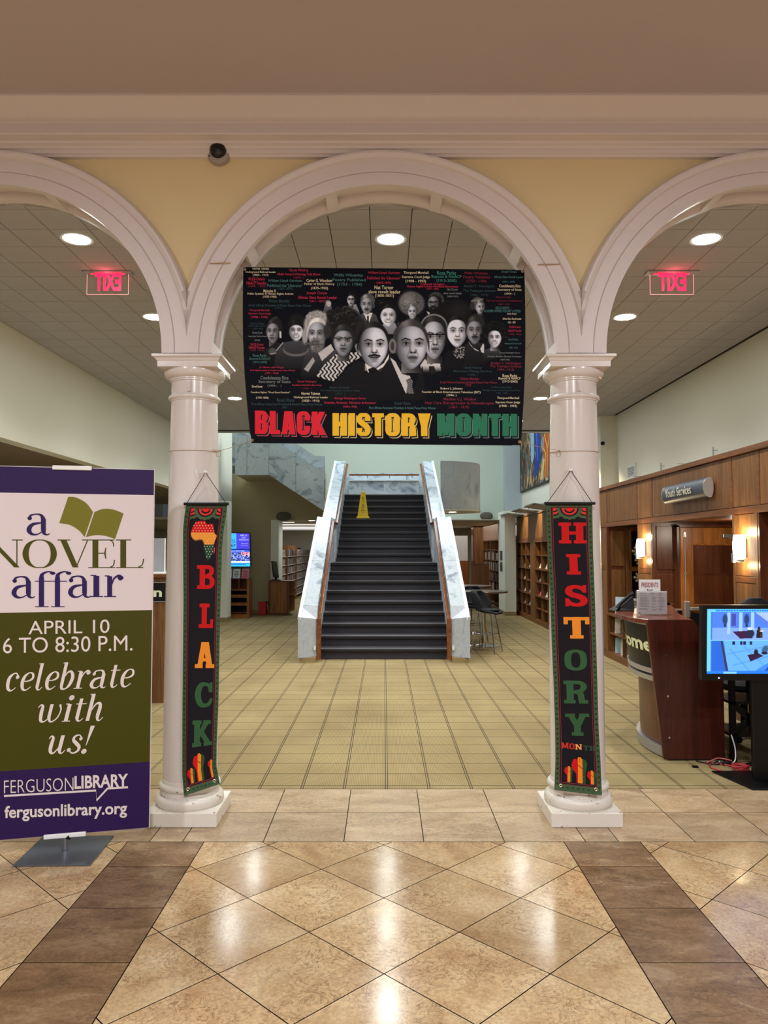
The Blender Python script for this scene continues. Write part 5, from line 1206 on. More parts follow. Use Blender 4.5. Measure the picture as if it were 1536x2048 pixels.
rput(fit(font_mesh('APRIL 10', .0, 0, 5), 57, 219, 1242, 1269, skew=-.02), CRM, 'date_lettering'); rput(fit(font_mesh('6 TO 8:30 P.M.', .0, 0, 5), 6, 265, 1276, 1307, skew=-.022), CRM, 'date_lettering')
for s, a in (('celebrate', (12, 269, 1329, 1384)), ('with', (76, 206, 1391, 1446)), ('us!', (97, 190, 1454, 1510))):
    wv = word(DI, s.replace('i', 'j') if s != 'celebrate' else s, DIW, 6, .25); rput(fit(wv, *a, skew=-.035 if s == 'celebrate' else -.03), CRM, 'slogan_lettering')
rput(fit(font_mesh('FERGUSON', -.012), 8, 147, 1561, 1587, skew=-.045), CRM, 'library_name'); rput(fit(font_mesh('LIBRARY', .028), 149, 256, 1552, 1578, skew=-.045), CRM, 'library_name')
rput(fit(font_mesh('fergusonlibrary.org', .022), 9, 254, 1612, 1644, skew=-.035), CRM, 'web_address')
rput(merge([ribbon([(8, 1592, 4), (192, 1581, 4), (193, 1601, 4), (215, 1577, 4), (256, 1574.5, 4)], 'n')]), CRM, 'speech_rule')

# ---- exit lettering (seen from behind, so mirrored), right signs and cone
for (t, x0, x1, Y, zb) in ES:
    v, f = font_mesh('EXIT', .035); xs = [p[0] for p in v]; ys = [p[1] for p in v]; a, b, c, d = min(xs), max(xs), min(ys), max(ys)
    X0_, X1_ = x0+(x1-x0)*.19, x0+(x1-x0)*.83
    me = bpy.data.meshes.new('exit_lettering'); me.from_pydata([(X1_-(p[0]-a)/(b-a)*(X1_-X0_), Y-.0045, zb+.026+(p[1]-c)/(d-c)*.152) for p in v], [], f); me.materials.append(emit('exit_red', C(255, 20, 60), 3.2)); link('exit_lettering', me, t)
def side_text(s, y_left, y_right, z0, z1, xf, mat, parent, name, bold=.01):
    """text on a surface facing -x, read from the hall (left end far, right end near)"""
    v, f = font_mesh(s, bold); xs = [p[0] for p in v]; ys = [p[1] for p in v]; a, b, c, d = min(xs), max(xs), min(ys), max(ys)
    me = bpy.data.meshes.new(name); V = []
    for p in v:
        z = z0+(p[1]-c)/(d-c)*(z1-z0); V.append((xf(z), y_left+(p[0]-a)/(b-a)*(y_right-y_left), z))
    me.from_pydata(V, [], f); me.materials.append(mat); return link(name, me, parent)
side_text('Youth Services', 8.90, 8.15, 2.245, 2.34, lambda z: XW-.05-.075*math.sqrt(max(0, 1-((z-2.29)/.105)**2))-.010, ink(226, 222, 200), ysg, 'sign_lettering', .008)
def flat_text(s, x0, x1, z0, z1, Y, mat, parent, name, bold=.01):
    v, f = font_mesh(s, bold); xs = [p[0] for p in v]; ys = [p[1] for p in v]; a, b, c, d = min(xs), max(xs), min(ys), max(ys)
    me = bpy.data.meshes.new(name); me.from_pydata([(x0+(p[0]-a)/(b-a)*(x1-x0), Y, z0+(p[1]-c)/(d-c)*(z1-z0)) for p in v], [], f); me.materials.append(mat); return link(name, me, parent)
pds = [o for o in COL.objects if o.name.startswith('presidents_day_sign')][0]
flat_text('PRESIDENTS', 2.192, 2.333, 1.325, 1.365, 6.5135, ink(150, 40, 56), pds, 'sign_lettering', .012); flat_text('DAY', 2.238, 2.288, 1.27, 1.31, 6.5135, ink(60, 40, 60), pds, 'sign_lettering', .012)
flat_text('Information', -3.35, -2.39, 1.135, 1.235, 8.238, ink(220, 226, 196), IBD, 'sign_lettering', .03)
# Welcome, wrapped round the curved desk front
v, f = font_mesh('Welcome', .032, 0, 5); xs = [p[0] for p in v]; ys = [p[1] for p in v]; a, b, c, d = min(xs), max(xs), min(ys), max(ys); V = []
for p in v:
    ang = math.radians(43)-(p[0]-a)/(b-a)*(math.radians(43)-A0-.035); z = .83+(p[1]-c)/(d-c)*.115; e = .0125+lean(z)
    x, y = arc(ang); V.append((x-math.cos(ang)*e, y+math.sin(ang)*e, z))
me = bpy.data.meshes.new('sign_lettering'); me.from_pydata(V, [], f); me.materials.append(ink(226, 226, 180)); link('sign_lettering', me, SPN)
cone = [o for o in COL.objects if o.name.startswith('cone_body')][0]
K = ink(30, 24, 14)
def cz(z): return 17.08-(.10-(z-(z0c+.03))/.56*.06)-.003
z0c = R_*15+.003
for s, z, h_, w_ in (('CAUTION', .43, .018, .06), ('WET', .395, .018, .045), ('FLOOR', .37, .016, .055), ('CUIDADO', .23, .018, .08), ('PISO', .195, .016, .05), ('MOJADO', .165, .018, .08), ('- - - -', .12, .006, .07)):
    flat_text(s, -.47-w_/2, -.47+w_/2, z0c+z, z0c+z+h_, cz(z0c+z), K if s not in ('WET', 'FLOOR') else ink(190, 60, 10), cone, 'warning_lettering', .02)
for z, r in ((.475, .022), (.30, .034)):
    me = bpy.data.meshes.new('warning_triangle'); y = cz(z0c+z); A = [(-.47-r, y, z0c+z-r*.8), (-.47+r, y, z0c+z-r*.8), (-.47, y-.0+.003, z0c+z+r*.9)]; B = [(-.47+(p[0]+.47)*.55, p[1], z0c+z-r*.12+(p[2]-z0c-z+r*.1)*.55) for p in A]
    me.from_pydata(A+B, [], [(0, 1, 4, 3), (1, 2, 5, 4), (2, 0, 3, 5)]); me.materials.append(K); link('warning_triangle', me, cone)
# ================================================================ PRINTED CLOTH: fine grids coloured point by point
def sstep(a, b, x): t = np.clip((x-a)/(b-a), 0, 1); return t*t*(3-2*t)
class Paint:
    def __init__(s, X, Y, base): s.X, s.Y = X, Y; s.c = np.zeros(X.shape+(3,)); s.c[:] = base
    def put(s, m, col):
        col = np.asarray(col, float)
        if col.ndim == 0: col = np.array([col]*3)
        s.c = s.c*(1-m[..., None])+(col if col.ndim >= 3 else col)*m[..., None]
    def ell(s, cx, cy, rx, ry, soft=.15, rot=0):
        a, b = math.cos(rot), math.sin(rot); u = ((s.X-cx)*a+(s.Y-cy)*b)/rx; v = (-(s.X-cx)*b+(s.Y-cy)*a)/ry
        return 1-sstep(1-soft, 1+soft, np.sqrt(u*u+v*v))
    def poly(s, pts):
        ins = np.zeros(s.X.shape, bool); n = len(pts)
        for i in range(n):
            (x0, y0), (x1, y1) = pts[i], pts[(i+1) % n]
            if y0 == y1: continue
            ins ^= ((s.Y > y0) != (s.Y > y1)) & (s.X < (x1-x0)*(s.Y-y0)/(y1-y0)+x0)
        return ins.astype(float)
    def line(s, x0, y0, x1, y1, w_, soft=.6):
        dx, dy = x1-x0, y1-y0; t = np.clip(((s.X-x0)*dx+(s.Y-y0)*dy)/(dx*dx+dy*dy+1e-9), 0, 1)
        return 1-sstep(w_/2-soft*.5, w_/2+soft*.5, np.hypot(s.X-x0-t*dx, s.Y-y0-t*dy))
def lin(c): return np.where(c <= .04045, c/12.92, ((np.clip(c, 0, 1)+.055)/1.055)**2.4)
def grid(name, P, colr, mat, parent=None):
    """P: (n,m,3) world points; colr: (n,m,3) display colours 0..1"""
    n, m = P.shape[:2]; me = bpy.data.meshes.new(name); me.vertices.add(n*m); me.vertices.foreach_set('co', P.reshape(-1).astype(np.float32))
    i = np.arange((n-1)*(m-1)); r, c = i//(m-1), i % (m-1); a = r*m+c; q = np.stack([a, a+m, a+m+1, a+1], 1).reshape(-1)
    me.loops.add(len(q)); me.loops.foreach_set('vertex_index', q.astype(np.int32)); me.polygons.add(len(i)); me.polygons.foreach_set('loop_start', (i*4).astype(np.int32)); me.polygons.foreach_set('use_smooth', np.ones(len(i), bool))
    me.update(); ca = me.color_attributes.new('print', 'FLOAT_COLOR', 'POINT'); f4 = np.ones((n*m, 4), np.float32); f4[:, :3] = lin(colr.reshape(-1, 3)); ca.data.foreach_set('color', f4.reshape(-1)); me.materials.append(mat)
    return link(name, me, parent)

# ---- the large banner: portraits
TLx, TRx, BLx, BRx = (487.5, 535), (1048, 540.5), (503, 885.5), (1041, 890.5)
NU, NV = 640, 400
U, V_ = np.meshgrid(np.linspace(0, 1, NU), np.linspace(0, 1, NV))
PX = (TLx[0]*(1-U)+TRx[0]*U)*(1-V_)+(BLx[0]*(1-U)+BRx[0]*U)*V_ - 9*np.sin(PI*V_)*(1-U)**6*.8 + 5*np.sin(PI*V_)*U**6
PY = (TLx[1]*(1-U)+TRx[1]*U)*(1-V_)+(BLx[1]*(1-U)+BRx[1]*U)*V_ + 1.5*np.sin(PI*U)*0
pt = Paint(PX, PY, (.012, .018, .060))
rng = np.random.RandomState(3)
LX = -1.0
def body(pts, top, bot, y0, y1):
    m_ = pt.poly(pts); g_ = top+(bot-top)*np.clip((PY-y0)/(y1-y0), 0, 1); fade = 1-sstep(y1-12, y1, PY); pt.put(m_*fade, np.repeat(g_[..., None], 3, 2)*np.array([.96, .98, 1.06]))
def head(cx, cy, rx, ry, tone=.72, turn=0, light_=-1, dark=.3, hair=None, glass=None, beard=0, must=0, smile=0, tilt=0, neck=1, ear=0, brow=.12, cap=None, line_=.66):
    """one printed face in grey tones"""
    ca_, sa_ = math.cos(tilt), math.sin(tilt)
    def L(u, v): return cx+(u*ca_-v*sa_)*rx, cy+(u*sa_+v*ca_)*ry
    def E(u, v, a, b, soft=.25): x, y = L(u, v); return pt.ell(x, y, a*rx, b*ry, soft, tilt)
    uu = ((PX-cx)*ca_+(PY-cy)*sa_)/rx; vv = (-(PX-cx)*sa_+(PY-cy)*ca_)/ry
    uu = ((PX-cx)*ca_+(PY-cy)*sa_)/rx; vv = (-(PX-cx)*sa_+(PY-cy)*ca_)/ry
    if neck:
        nm_ = pt.poly([L(-.55, .45), L(.55, .45), L(.6, .3+neck), L(-.6, .3+neck)]); pt.put(nm_, np.repeat((tone*np.clip(.62-.5*uu-.45*(1.3-vv), .12, .8))[..., None], 3, 2))
    if ear:
        pt.put(E(ear*1.02, .08, .2, .24, .2), tone*.72); pt.put(E(ear*1.02, .08, .1, .14, .4), tone*.4)
    # face outline: oval narrowing to the chin
    wd = np.where(vv > 0, 1-.30*np.clip(vv, 0, 1)**1.9, 1-.06*vv*vv); rr = np.sqrt((uu/wd)**2+vv**2); m_ = 1-sstep(.94, 1.02, rr)
    sh = .92-.34*np.clip(-light_*uu*.9+.0, -.4, 1)-.28*np.clip(rr, 0, 1)**3; sh += .14*np.exp(-((uu-turn*.3)**2+(vv+.55)**2)/.18)
    sh += .16*np.exp(-((uu-turn-light_*.48)**2+(vv-.18)**2)/.06)+.10*np.exp(-((uu-turn*.8)**2+(vv-.78)**2)/.03)-.22*np.clip(np.abs(uu)-.72, 0, 1)*2
    sh = min(1.0, tone*1.14)*np.clip((sh-.5)*1.25+.5, .12, 1.3); pt.put(m_, np.repeat(np.clip(sh, 0, .97)[..., None], 3, 2)*np.array([.96, .985, 1.05]))
    if cap is not None:
        hm = (1-sstep(1.02, 1.10, np.sqrt((uu/1.06)**2+(vv/1.03)**2)))*(1-sstep(-.04, .04, vv-(-line_-.07*np.cos(uu*3)+.62*np.clip(np.abs(uu), 0, 1.1)**5)))
        g_ = (cap+.03)*(1+1.2*np.exp(-((uu+.35)**2+(vv+.95)**2)/.12)); pt.put(hm, np.repeat(np.clip(g_, 0, 1)[..., None], 3, 2))
    for s_ in (-1, 1):   # cheeks, sockets, eyes, brows
        ex = turn+s_*.40*(1-.25*abs(turn)*(1 if s_*turn > 0 else 0)); far = (1-.3*abs(turn)) if s_*turn > 0 else 1
        pt.put(E(ex, -.12, .30*far, .15, .7)*.62, tone*.42); pt.put(E(ex, .22, .2, .13, .8)*.32, min(.97, tone*1.25))
        pt.put(E(ex, -.075, .15*far, .045, .3), .72*max(.8, tone)); pt.put(E(ex+turn*.05, -.08, .07*far, .055, .3), .03)
        pt.put(pt.line(*L(ex-.19*far, -.10), *L(ex+.02, -.135), max(.5, .028*ry)), .08); pt.put(pt.line(*L(ex+.02, -.135), *L(ex+.19*far, -.09), max(.5, .028*ry)), .08)
        i_, o_ = ex-s_*.24*far, ex+s_*.27*far
        pt.put(pt.line(*L(i_, -.235), *L(ex+s_*.05, -.30), max(.7, .055*ry), .8)*.85, brow); pt.put(pt.line(*L(ex+s_*.05, -.30), *L(o_, -.225), max(.7, .05*ry), .8)*.95, brow)
        pt.put(pt.line(*L(ex-.15*far, .03), *L(ex+.15*far, .03), max(.4, .03*ry), 1)*.35, tone*.4)
    n_ = turn*1.25
    pt.put(pt.line(*L(n_*.75, -.2), *L(n_, .2), .13*rx, .11*rx)*.5, min(.98, tone*1.3)); pt.put(pt.line(*L(n_*.8-light_*.13, -.15), *L(n_-light_*.2, .22), .08*rx, .1*rx)*.55, tone*.5)
    pt.put(E(n_-.15, .22, .09, .07, .5)*.7, tone*.62); pt.put(E(n_+.15, .22, .09, .07, .5)*.7, tone*.5); pt.put(E(n_, .20, .13, .09, .5)*.75, min(.98, tone*1.3)); pt.put(E(n_-.1, .285, .07, .032, .4), .07); pt.put(E(n_+.1, .285, .07, .032, .4), .07); pt.put(E(n_, .31, .22, .04, .8)*.55, tone*.34)
    m0 = n_*.9; my = .52
    if beard: pt.put(E(turn*.6, .66, .76, .46, .35)*(vv > .2), beard); 
    if beard:
        for k in range(60):
            a, b = rng.uniform(-.6, .6), rng.uniform(.42, 1.05); x0, y0 = L(turn*.6+a, b); pt.put(pt.line(x0, y0, x0+rng.uniform(-1.5, 1.5), y0+2.6, .7, .8)*.5*(m_+.6).clip(0, 1), beard*(1.5 if rng.rand() > .5 else .55))
    if smile:
        pt.put(E(m0, my, .34, .11, .25), tone*.38); pt.put(E(m0, my-.01, .28, .07, .25), .95); pt.put(pt.line(*L(m0-.42, .3), *L(m0-.42, .55), .06*rx, 1.5)*.5, tone*.4); pt.put(pt.line(*L(m0+.42, .3), *L(m0+.42, .55), .06*rx, 1.5)*.5, tone*.4)
    else:
        pt.put(E(m0, my-.05, .29, .052, .35)*.85, tone*.46); pt.put(E(m0, my+.065, .26, .065, .4)*.85, tone*.66); pt.put(pt.line(*L(m0-.3, my), *L(m0+.3, my), max(.6, .032*ry), .6), .06); pt.put(E(m0, my+.17, .2, .04, .7)*.5, tone*.42)
    if must: pt.put(pt.line(*L(m0-.36, my-.07), *L(m0, my-.135), max(.9, .085*ry), .9), must); pt.put(pt.line(*L(m0, my-.135), *L(m0+.36, my-.07), max(.9, .085*ry), .9), must)
    pt.put(pt.line(*L(m0+.24, .26), *L(m0+.36, .48), .05*rx, 1.4)*.4, tone*.4); pt.put(pt.line(*L(m0-.24, .26), *L(m0-.36, .48), .05*rx, 1.4)*.4, tone*.4)
    if glass:
        for s_ in (-1, 1):
            gx = turn+s_*.42; ring = np.clip(E(gx, -.05, .37, .23, .08)-E(gx, -.05, .31, .185, .1), 0, 1); pt.put(ring, glass if glass > .3 else .1)
            pt.put(pt.line(*L(gx-.36, -.19), *L(gx+.36, -.2), max(.8, .07*ry), .6), .04)
        pt.put(pt.line(*L(turn-.1, -.12), *L(turn+.1, -.12), 1.0, .6), .08)
def H(u, v, a, b, g_, soft=.12): 
    def f(L, E): pt.put(E(u, v, a, b, soft), g_)
    return f
def curls(cx, cy, rx, ry, n, g0, g1, r0=2.5, r1=5, seed=1):
    q = np.random.RandomState(seed)
    for k in range(n):
        a = q.uniform(0, 2*PI); d = math.sqrt(q.uniform(0, 1)); x, y = cx+rx*d*math.cos(a), cy+ry*d*math.sin(a); r = q.uniform(r0, r1)
        pt.put(pt.ell(x, y, r, r, .35), g0); pt.put(np.clip(pt.ell(x-.5, y-.8, r*.8, r*.8, .3)-pt.ell(x+.3, y+.6, r*.7, r*.7, .4), 0, 1)*.8, q.uniform(g0, g1))
# back row first
body([(643, 640), (652, 600), (661, 604), (668, 640)], .55, .1, 600, 650)
pt.put(pt.ell(657.5, 607, 4.8, 6, .2), .8); pt.put(pt.line(652, 604, 662, 603, .7), .3); pt.put(pt.line(654, 609, 661, 609, .7), .4)
body([(688, 640), (692, 615), (712, 608), (718, 622), (724, 650), (688, 650)], .62, .3, 610, 650)
pt.put(pt.ell(703, 594, 10.5, 12, .2), .06); head(702, 600, 8, 12, .66, .02, -1, glass=.1, cap=0.06)
body([(716, 650), (722, 628), (735, 622), (752, 630), (760, 650), (757, 662), (716, 662)], .34, .2, 620, 665); pt.put(pt.poly([(727, 626), (745, 626), (737, 648)]), .93); pt.put(pt.poly([(734, 632), (738, 632), (737, 652), (735, 652)]), .1)
pt.put(pt.ell(735.5, 600, 14.5, 13.5, .12), .34); head(734, 610, 12.5, 19.5, .56, -.05, -1, must=.1, neck=0, ear=1, cap=0.32)
pt.put(pt.ell(776, 612, 20, 13, .15), .05); body([(752, 668), (768, 646), (790, 646), (800, 668)], .7, .35, 640, 690); head(777, 632, 16.5, 22, 1.0, -.02, -1, smile=1, neck=0, brow=.4, cap=0.06)
curls(764, 606, 9, 7, 18, .05, .3, 2, 4, 2)
pt.put(pt.ell(823, 607, 26, 24, .16), .42); curls(823, 606, 22, 20, 240, .28, .62, .9, 1.9, 3); pt.put(pt.ell(816, 600, 12, 14, .9)*.35, .85)
body([(803, 650), (815, 634), (836, 634), (848, 650)], .12, .1, 634, 660); head(825, 624, 9.5, 14.5, .68, -.06, -1, smile=1, neck=1, cap=0.3, line_=.75)
pt.put(pt.ell(872, 602, 16.5, 18, .1), .30); curls(872, 602, 14, 15, 90, .10, .4, .8, 1.6, 4); pt.put(pt.ell(870, 606, 13.5, 15.5, .1), .06); head(867, 607, 11.5, 17, .46, -.05, -1, glass=.12, beard=.1, neck=0, cap=0.07, line_=.75)
body([(846, 640), (857, 622), (880, 626), (892, 645)], .1, .08, 622, 650); pt.put(pt.poly([(853, 622), (857, 630), (860, 626)]), .8)
pt.put(pt.ell(955, 607, 12, 13, .15), .36); pt.put(pt.ell(944, 612, 5, 9, .3), .2); head(960, 615, 9, 13.5, .6, .3, -1, neck=1, cap=0.3); pt.put(pt.line(943, 602, 966, 598, 2, 1), .55)
# second row, left to right
pt.put(pt.ell(550, 655, 15, 22, .12), .12); pt.put(pt.line(543, 640, 553, 634, 3, 4)*.6, .4); head(546, 664, 13.5, 23, .50, -.14, -1, neck=1, cap=0.1, line_=.68); pt.put(pt.poly([(559, 663), (562, 663), (563, 676), (559, 676)]), .85)
body([(527, 700), (545, 690), (556, 684), (575, 700), (575, 730), (527, 730)], .12, .07, 690, 730)
pt.put(pt.ell(594, 648, 18, 21, .1), .10); body([(548, 735), (552, 700), (566, 686), (590, 680), (606, 682), (622, 700), (622, 745)], .28, .08, 686, 745); head(592, 662, 15.5, 21, .78, 0, 1, smile=1, neck=0, cap=0.05, line_=.5)
pt.put(np.clip(pt.ell(592, 700, 26, 13, .08)-pt.ell(592, 696, 24, 12, .1), 0, 1), .42); pt.put(pt.line(552, 702, 566, 685, 1.4), .8); pt.put(pt.ell(545, 703, 8, 7, .3), .34); pt.put(pt.line(540, 708, 552, 706, 1), .8)
body([(602, 745), (612, 706), (640, 694), (672, 700), (684, 720), (676, 760), (602, 760)], .30, .05, 700, 762); pt.put(pt.poly([(636, 706), (662, 688), (668, 700), (644, 722)]), .80); pt.put(pt.poly([(608, 738), (626, 714), (630, 722), (616, 744)]), .68)
pt.put(pt.ell(634, 650, 26, 29, .14), .72); curls(634, 642, 22, 20, 120, .60, .92, 1.4, 3, 5); pt.put(pt.ell(610, 672, 6, 16, .3), .66)
head(635, 669, 19.5, 31, .60, -.16, -1, beard=.52, must=.36, neck=0, brow=.16, cap=0.8, line_=.74); curls(634, 694, 13, 9, 90, .34, .82, .9, 2, 6); pt.put(pt.line(612, 688, 636, 684, 5, 2.5), .36); pt.put(pt.line(618, 690, 638, 690, 1.4), .1)
# patterned collar and big hair with glasses
coll = [(632, 752), (650, 728), (676, 704), (690, 700), (706, 706), (722, 702), (726, 712), (700, 726), (688, 738), (676, 764), (655, 760)]
cm = pt.poly(coll); zig = (np.sin(PX*.75+2.2*np.sin(PY*.42)) > -.05).astype(float); pt.put(cm, .1); pt.put(cm*zig, .86)
pt.put(pt.ell(689, 652, 37, 38, .1), .13); curls(687, 640, 31, 24, 75, .10, .42, 4, 8.5, 7); pt.put(pt.ell(655, 662, 8, 14, .3), .2); pt.put(pt.ell(722, 656, 10, 18, .3), .16)
head(687, 682, 21, 31, .55, -.03, -1, glass=.72, neck=1, brow=.2, cap=0.12, line_=.6); pt.put(pt.ell(713, 693, 3, 5, .3), .7)
# right side of the second row
pt.put(pt.ell(907, 632, 37, 34, .08), .075); pt.put(pt.ell(920, 644, 26, 28, .1), .06); pt.put(pt.ell(917, 622, 18, 15, .9)*.5, .2)
body([(884, 745), (892, 705), (912, 692), (932, 696), (948, 712), (945, 745)], .08, .06, 690, 745)
for k in range(60): x, y = rng.uniform(908, 934), rng.uniform(694, 716); pt.put(pt.ell(x, y, 1.4, 1.1, .3), rng.uniform(.4, .8))
head(914, 664, 21, 31, .95, .04, -1, neck=0, brow=.05, cap=0.05, line_=.72)
body([(928, 735), (930, 690), (950, 682), (970, 688), (974, 712), (966, 735)], .16, .06, 688, 735); pt.put(pt.poly([(934, 680), (944, 694), (958, 702), (968, 684), (968, 706), (950, 700)]), .84); pt.put(pt.poly([(953, 690), (958, 690), (964, 708), (958, 704)]), .12)
pt.put(pt.ell(952, 646, 17.5, 18, .1), .16); head(949, 662, 16.5, 27, .50, .04, -1, must=.08, neck=0, cap=0.13)
curls(990, 672, 24, 26, 260, .04, .26, 3, 6, 8); body([(964, 725), (970, 700), (986, 694), (1000, 700), (1004, 712)], .3, .06, 694, 726); head(989, 676, 14, 20, .80, -.02, 1, smile=1, neck=1, cap=0.05); curls(980, 655, 14, 6, 30, .04, .2, 2, 4, 9)
# behind the front pair, man with browline glasses
body([(838, 748), (846, 708), (862, 716), (876, 716), (884, 712), (886, 748)], .2, .06, 712, 750); pt.put(pt.poly([(838, 734), (850, 718), (862, 730), (878, 712), (882, 742), (848, 748)])*(1-sstep(730, 748, PY)), .86); pt.put(pt.poly([(858, 732), (868, 732), (872, 744), (864, 750), (858, 742)]), .12)
pt.put(pt.ell(868, 654, 27, 26, .06), .62); pt.put(pt.ell(868, 656, 25.5, 25, .06), .14); head(868, 677, 24, 42, .66, .08, -1, glass=.5, neck=.9, brow=.05, cap=0.1, line_=.74)
# front pair
body([(640, 800), (682, 745), (715, 722), (745, 728), (775, 700), (820, 760), (830, 800)], .10, .055, 720, 820)
pt.put(pt.ell(746, 676, 31, 29, .07), .09); head(747, 692, 29.5, 45, .74, .05, 1, must=.08, neck=.8, ear=-1, brow=.06, cap=0.07, line_=.76)
pt.put(pt.poly([(730, 727), (736, 745), (746, 742), (742, 734)]), .93); pt.put(pt.poly([(752, 738), (768, 726), (778, 708), (777, 718), (766, 734), (750, 743)]), .93); pt.put(pt.poly([(736, 738), (748, 734), (756, 740), (748, 748), (738, 746)]), .06)
pt.put(pt.ell(754, 685, 3, 10, .9)*.0, .5)
body([(756, 800), (778, 714), (800, 726), (818, 760), (826, 778), (845, 730), (852, 800)], .11, .055, 715, 815)
pt.put(pt.poly([(780, 715), (790, 722), (804, 748), (820, 752), (822, 760), (812, 788), (796, 752)]), .84); pt.put(pt.poly([(812, 760), (820, 756), (826, 762), (824, 772), (828, 788), (812, 786), (815, 770)]), .36)
for k in range(7): pt.put(pt.line(812, 764+k*4, 828, 760+k*4, .8)*pt.poly([(812, 760), (820, 756), (826, 762), (824, 772), (828, 788), (812, 786), (815, 770)]), .62)
pt.put(pt.ell(820, 674, 34, 31, .07), .22); curls(818, 650, 26, 8, 120, .14, .36, .8, 1.8, 10); head(822, 691, 33, 48, .64, .10, 1, neck=.85, ear=-1, brow=.07, cap=0.2, line_=.74)
pt.put(pt.ell(785, 692, 7.5, 15, .15), .5); pt.put(pt.ell(785, 692, 3.5, 9, .3), .24)
pt.put(pt.ell(822, 752, 20, 10, .8)*0, .1)
# fold creases of the cloth seen in the print
XB = Paint(PX, PY, 0)
def billow(px, py):
    return .006*math.sin((px-487)/560*PI*3.1)*math.sin(max(0, min(1, (py-535)/350))*PI)
YB = 4.72
def banfn(x, y, lay): a = aty(x, y, YB+billow(x, y)); return (a[0], a[1]-lay, a[2])
a_ = (PX-CX)/F; b_ = (CY-PY)/F; ry = math.cos(PITCH)-b_*math.sin(PITCH); rz = math.sin(PITCH)+b_*math.cos(PITCH)
YY = YB+.006*np.sin((PX-487)/560*PI*3.1)*np.sin(np.clip((PY-535)/350, 0, 1)*PI); t_ = YY/ry
P3 = np.stack([a_*t_, YY, EYE+rz*t_], -1)
bn = thing('history_banner', tuple(P3[NV-1, NU//2]), 'wide black printed banner of grey portraits strung between the two columns, Black History Month', 'banner')
PC = grid('printed_cloth', P3, np.clip(pt.c, 0, 1), M['print'], bn)
Pb = P3[::8, ::8].copy(); Pb[..., 1] += .003; grid('cloth_back', Pb, np.zeros(Pb.shape)+.05, M['print'], bn)
CW, CR, CT, CD, CDR, CG = (222, 210, 176), (186, 40, 72), (72, 122, 118), (44, 72, 76), (128, 30, 52), (128, 134, 132)
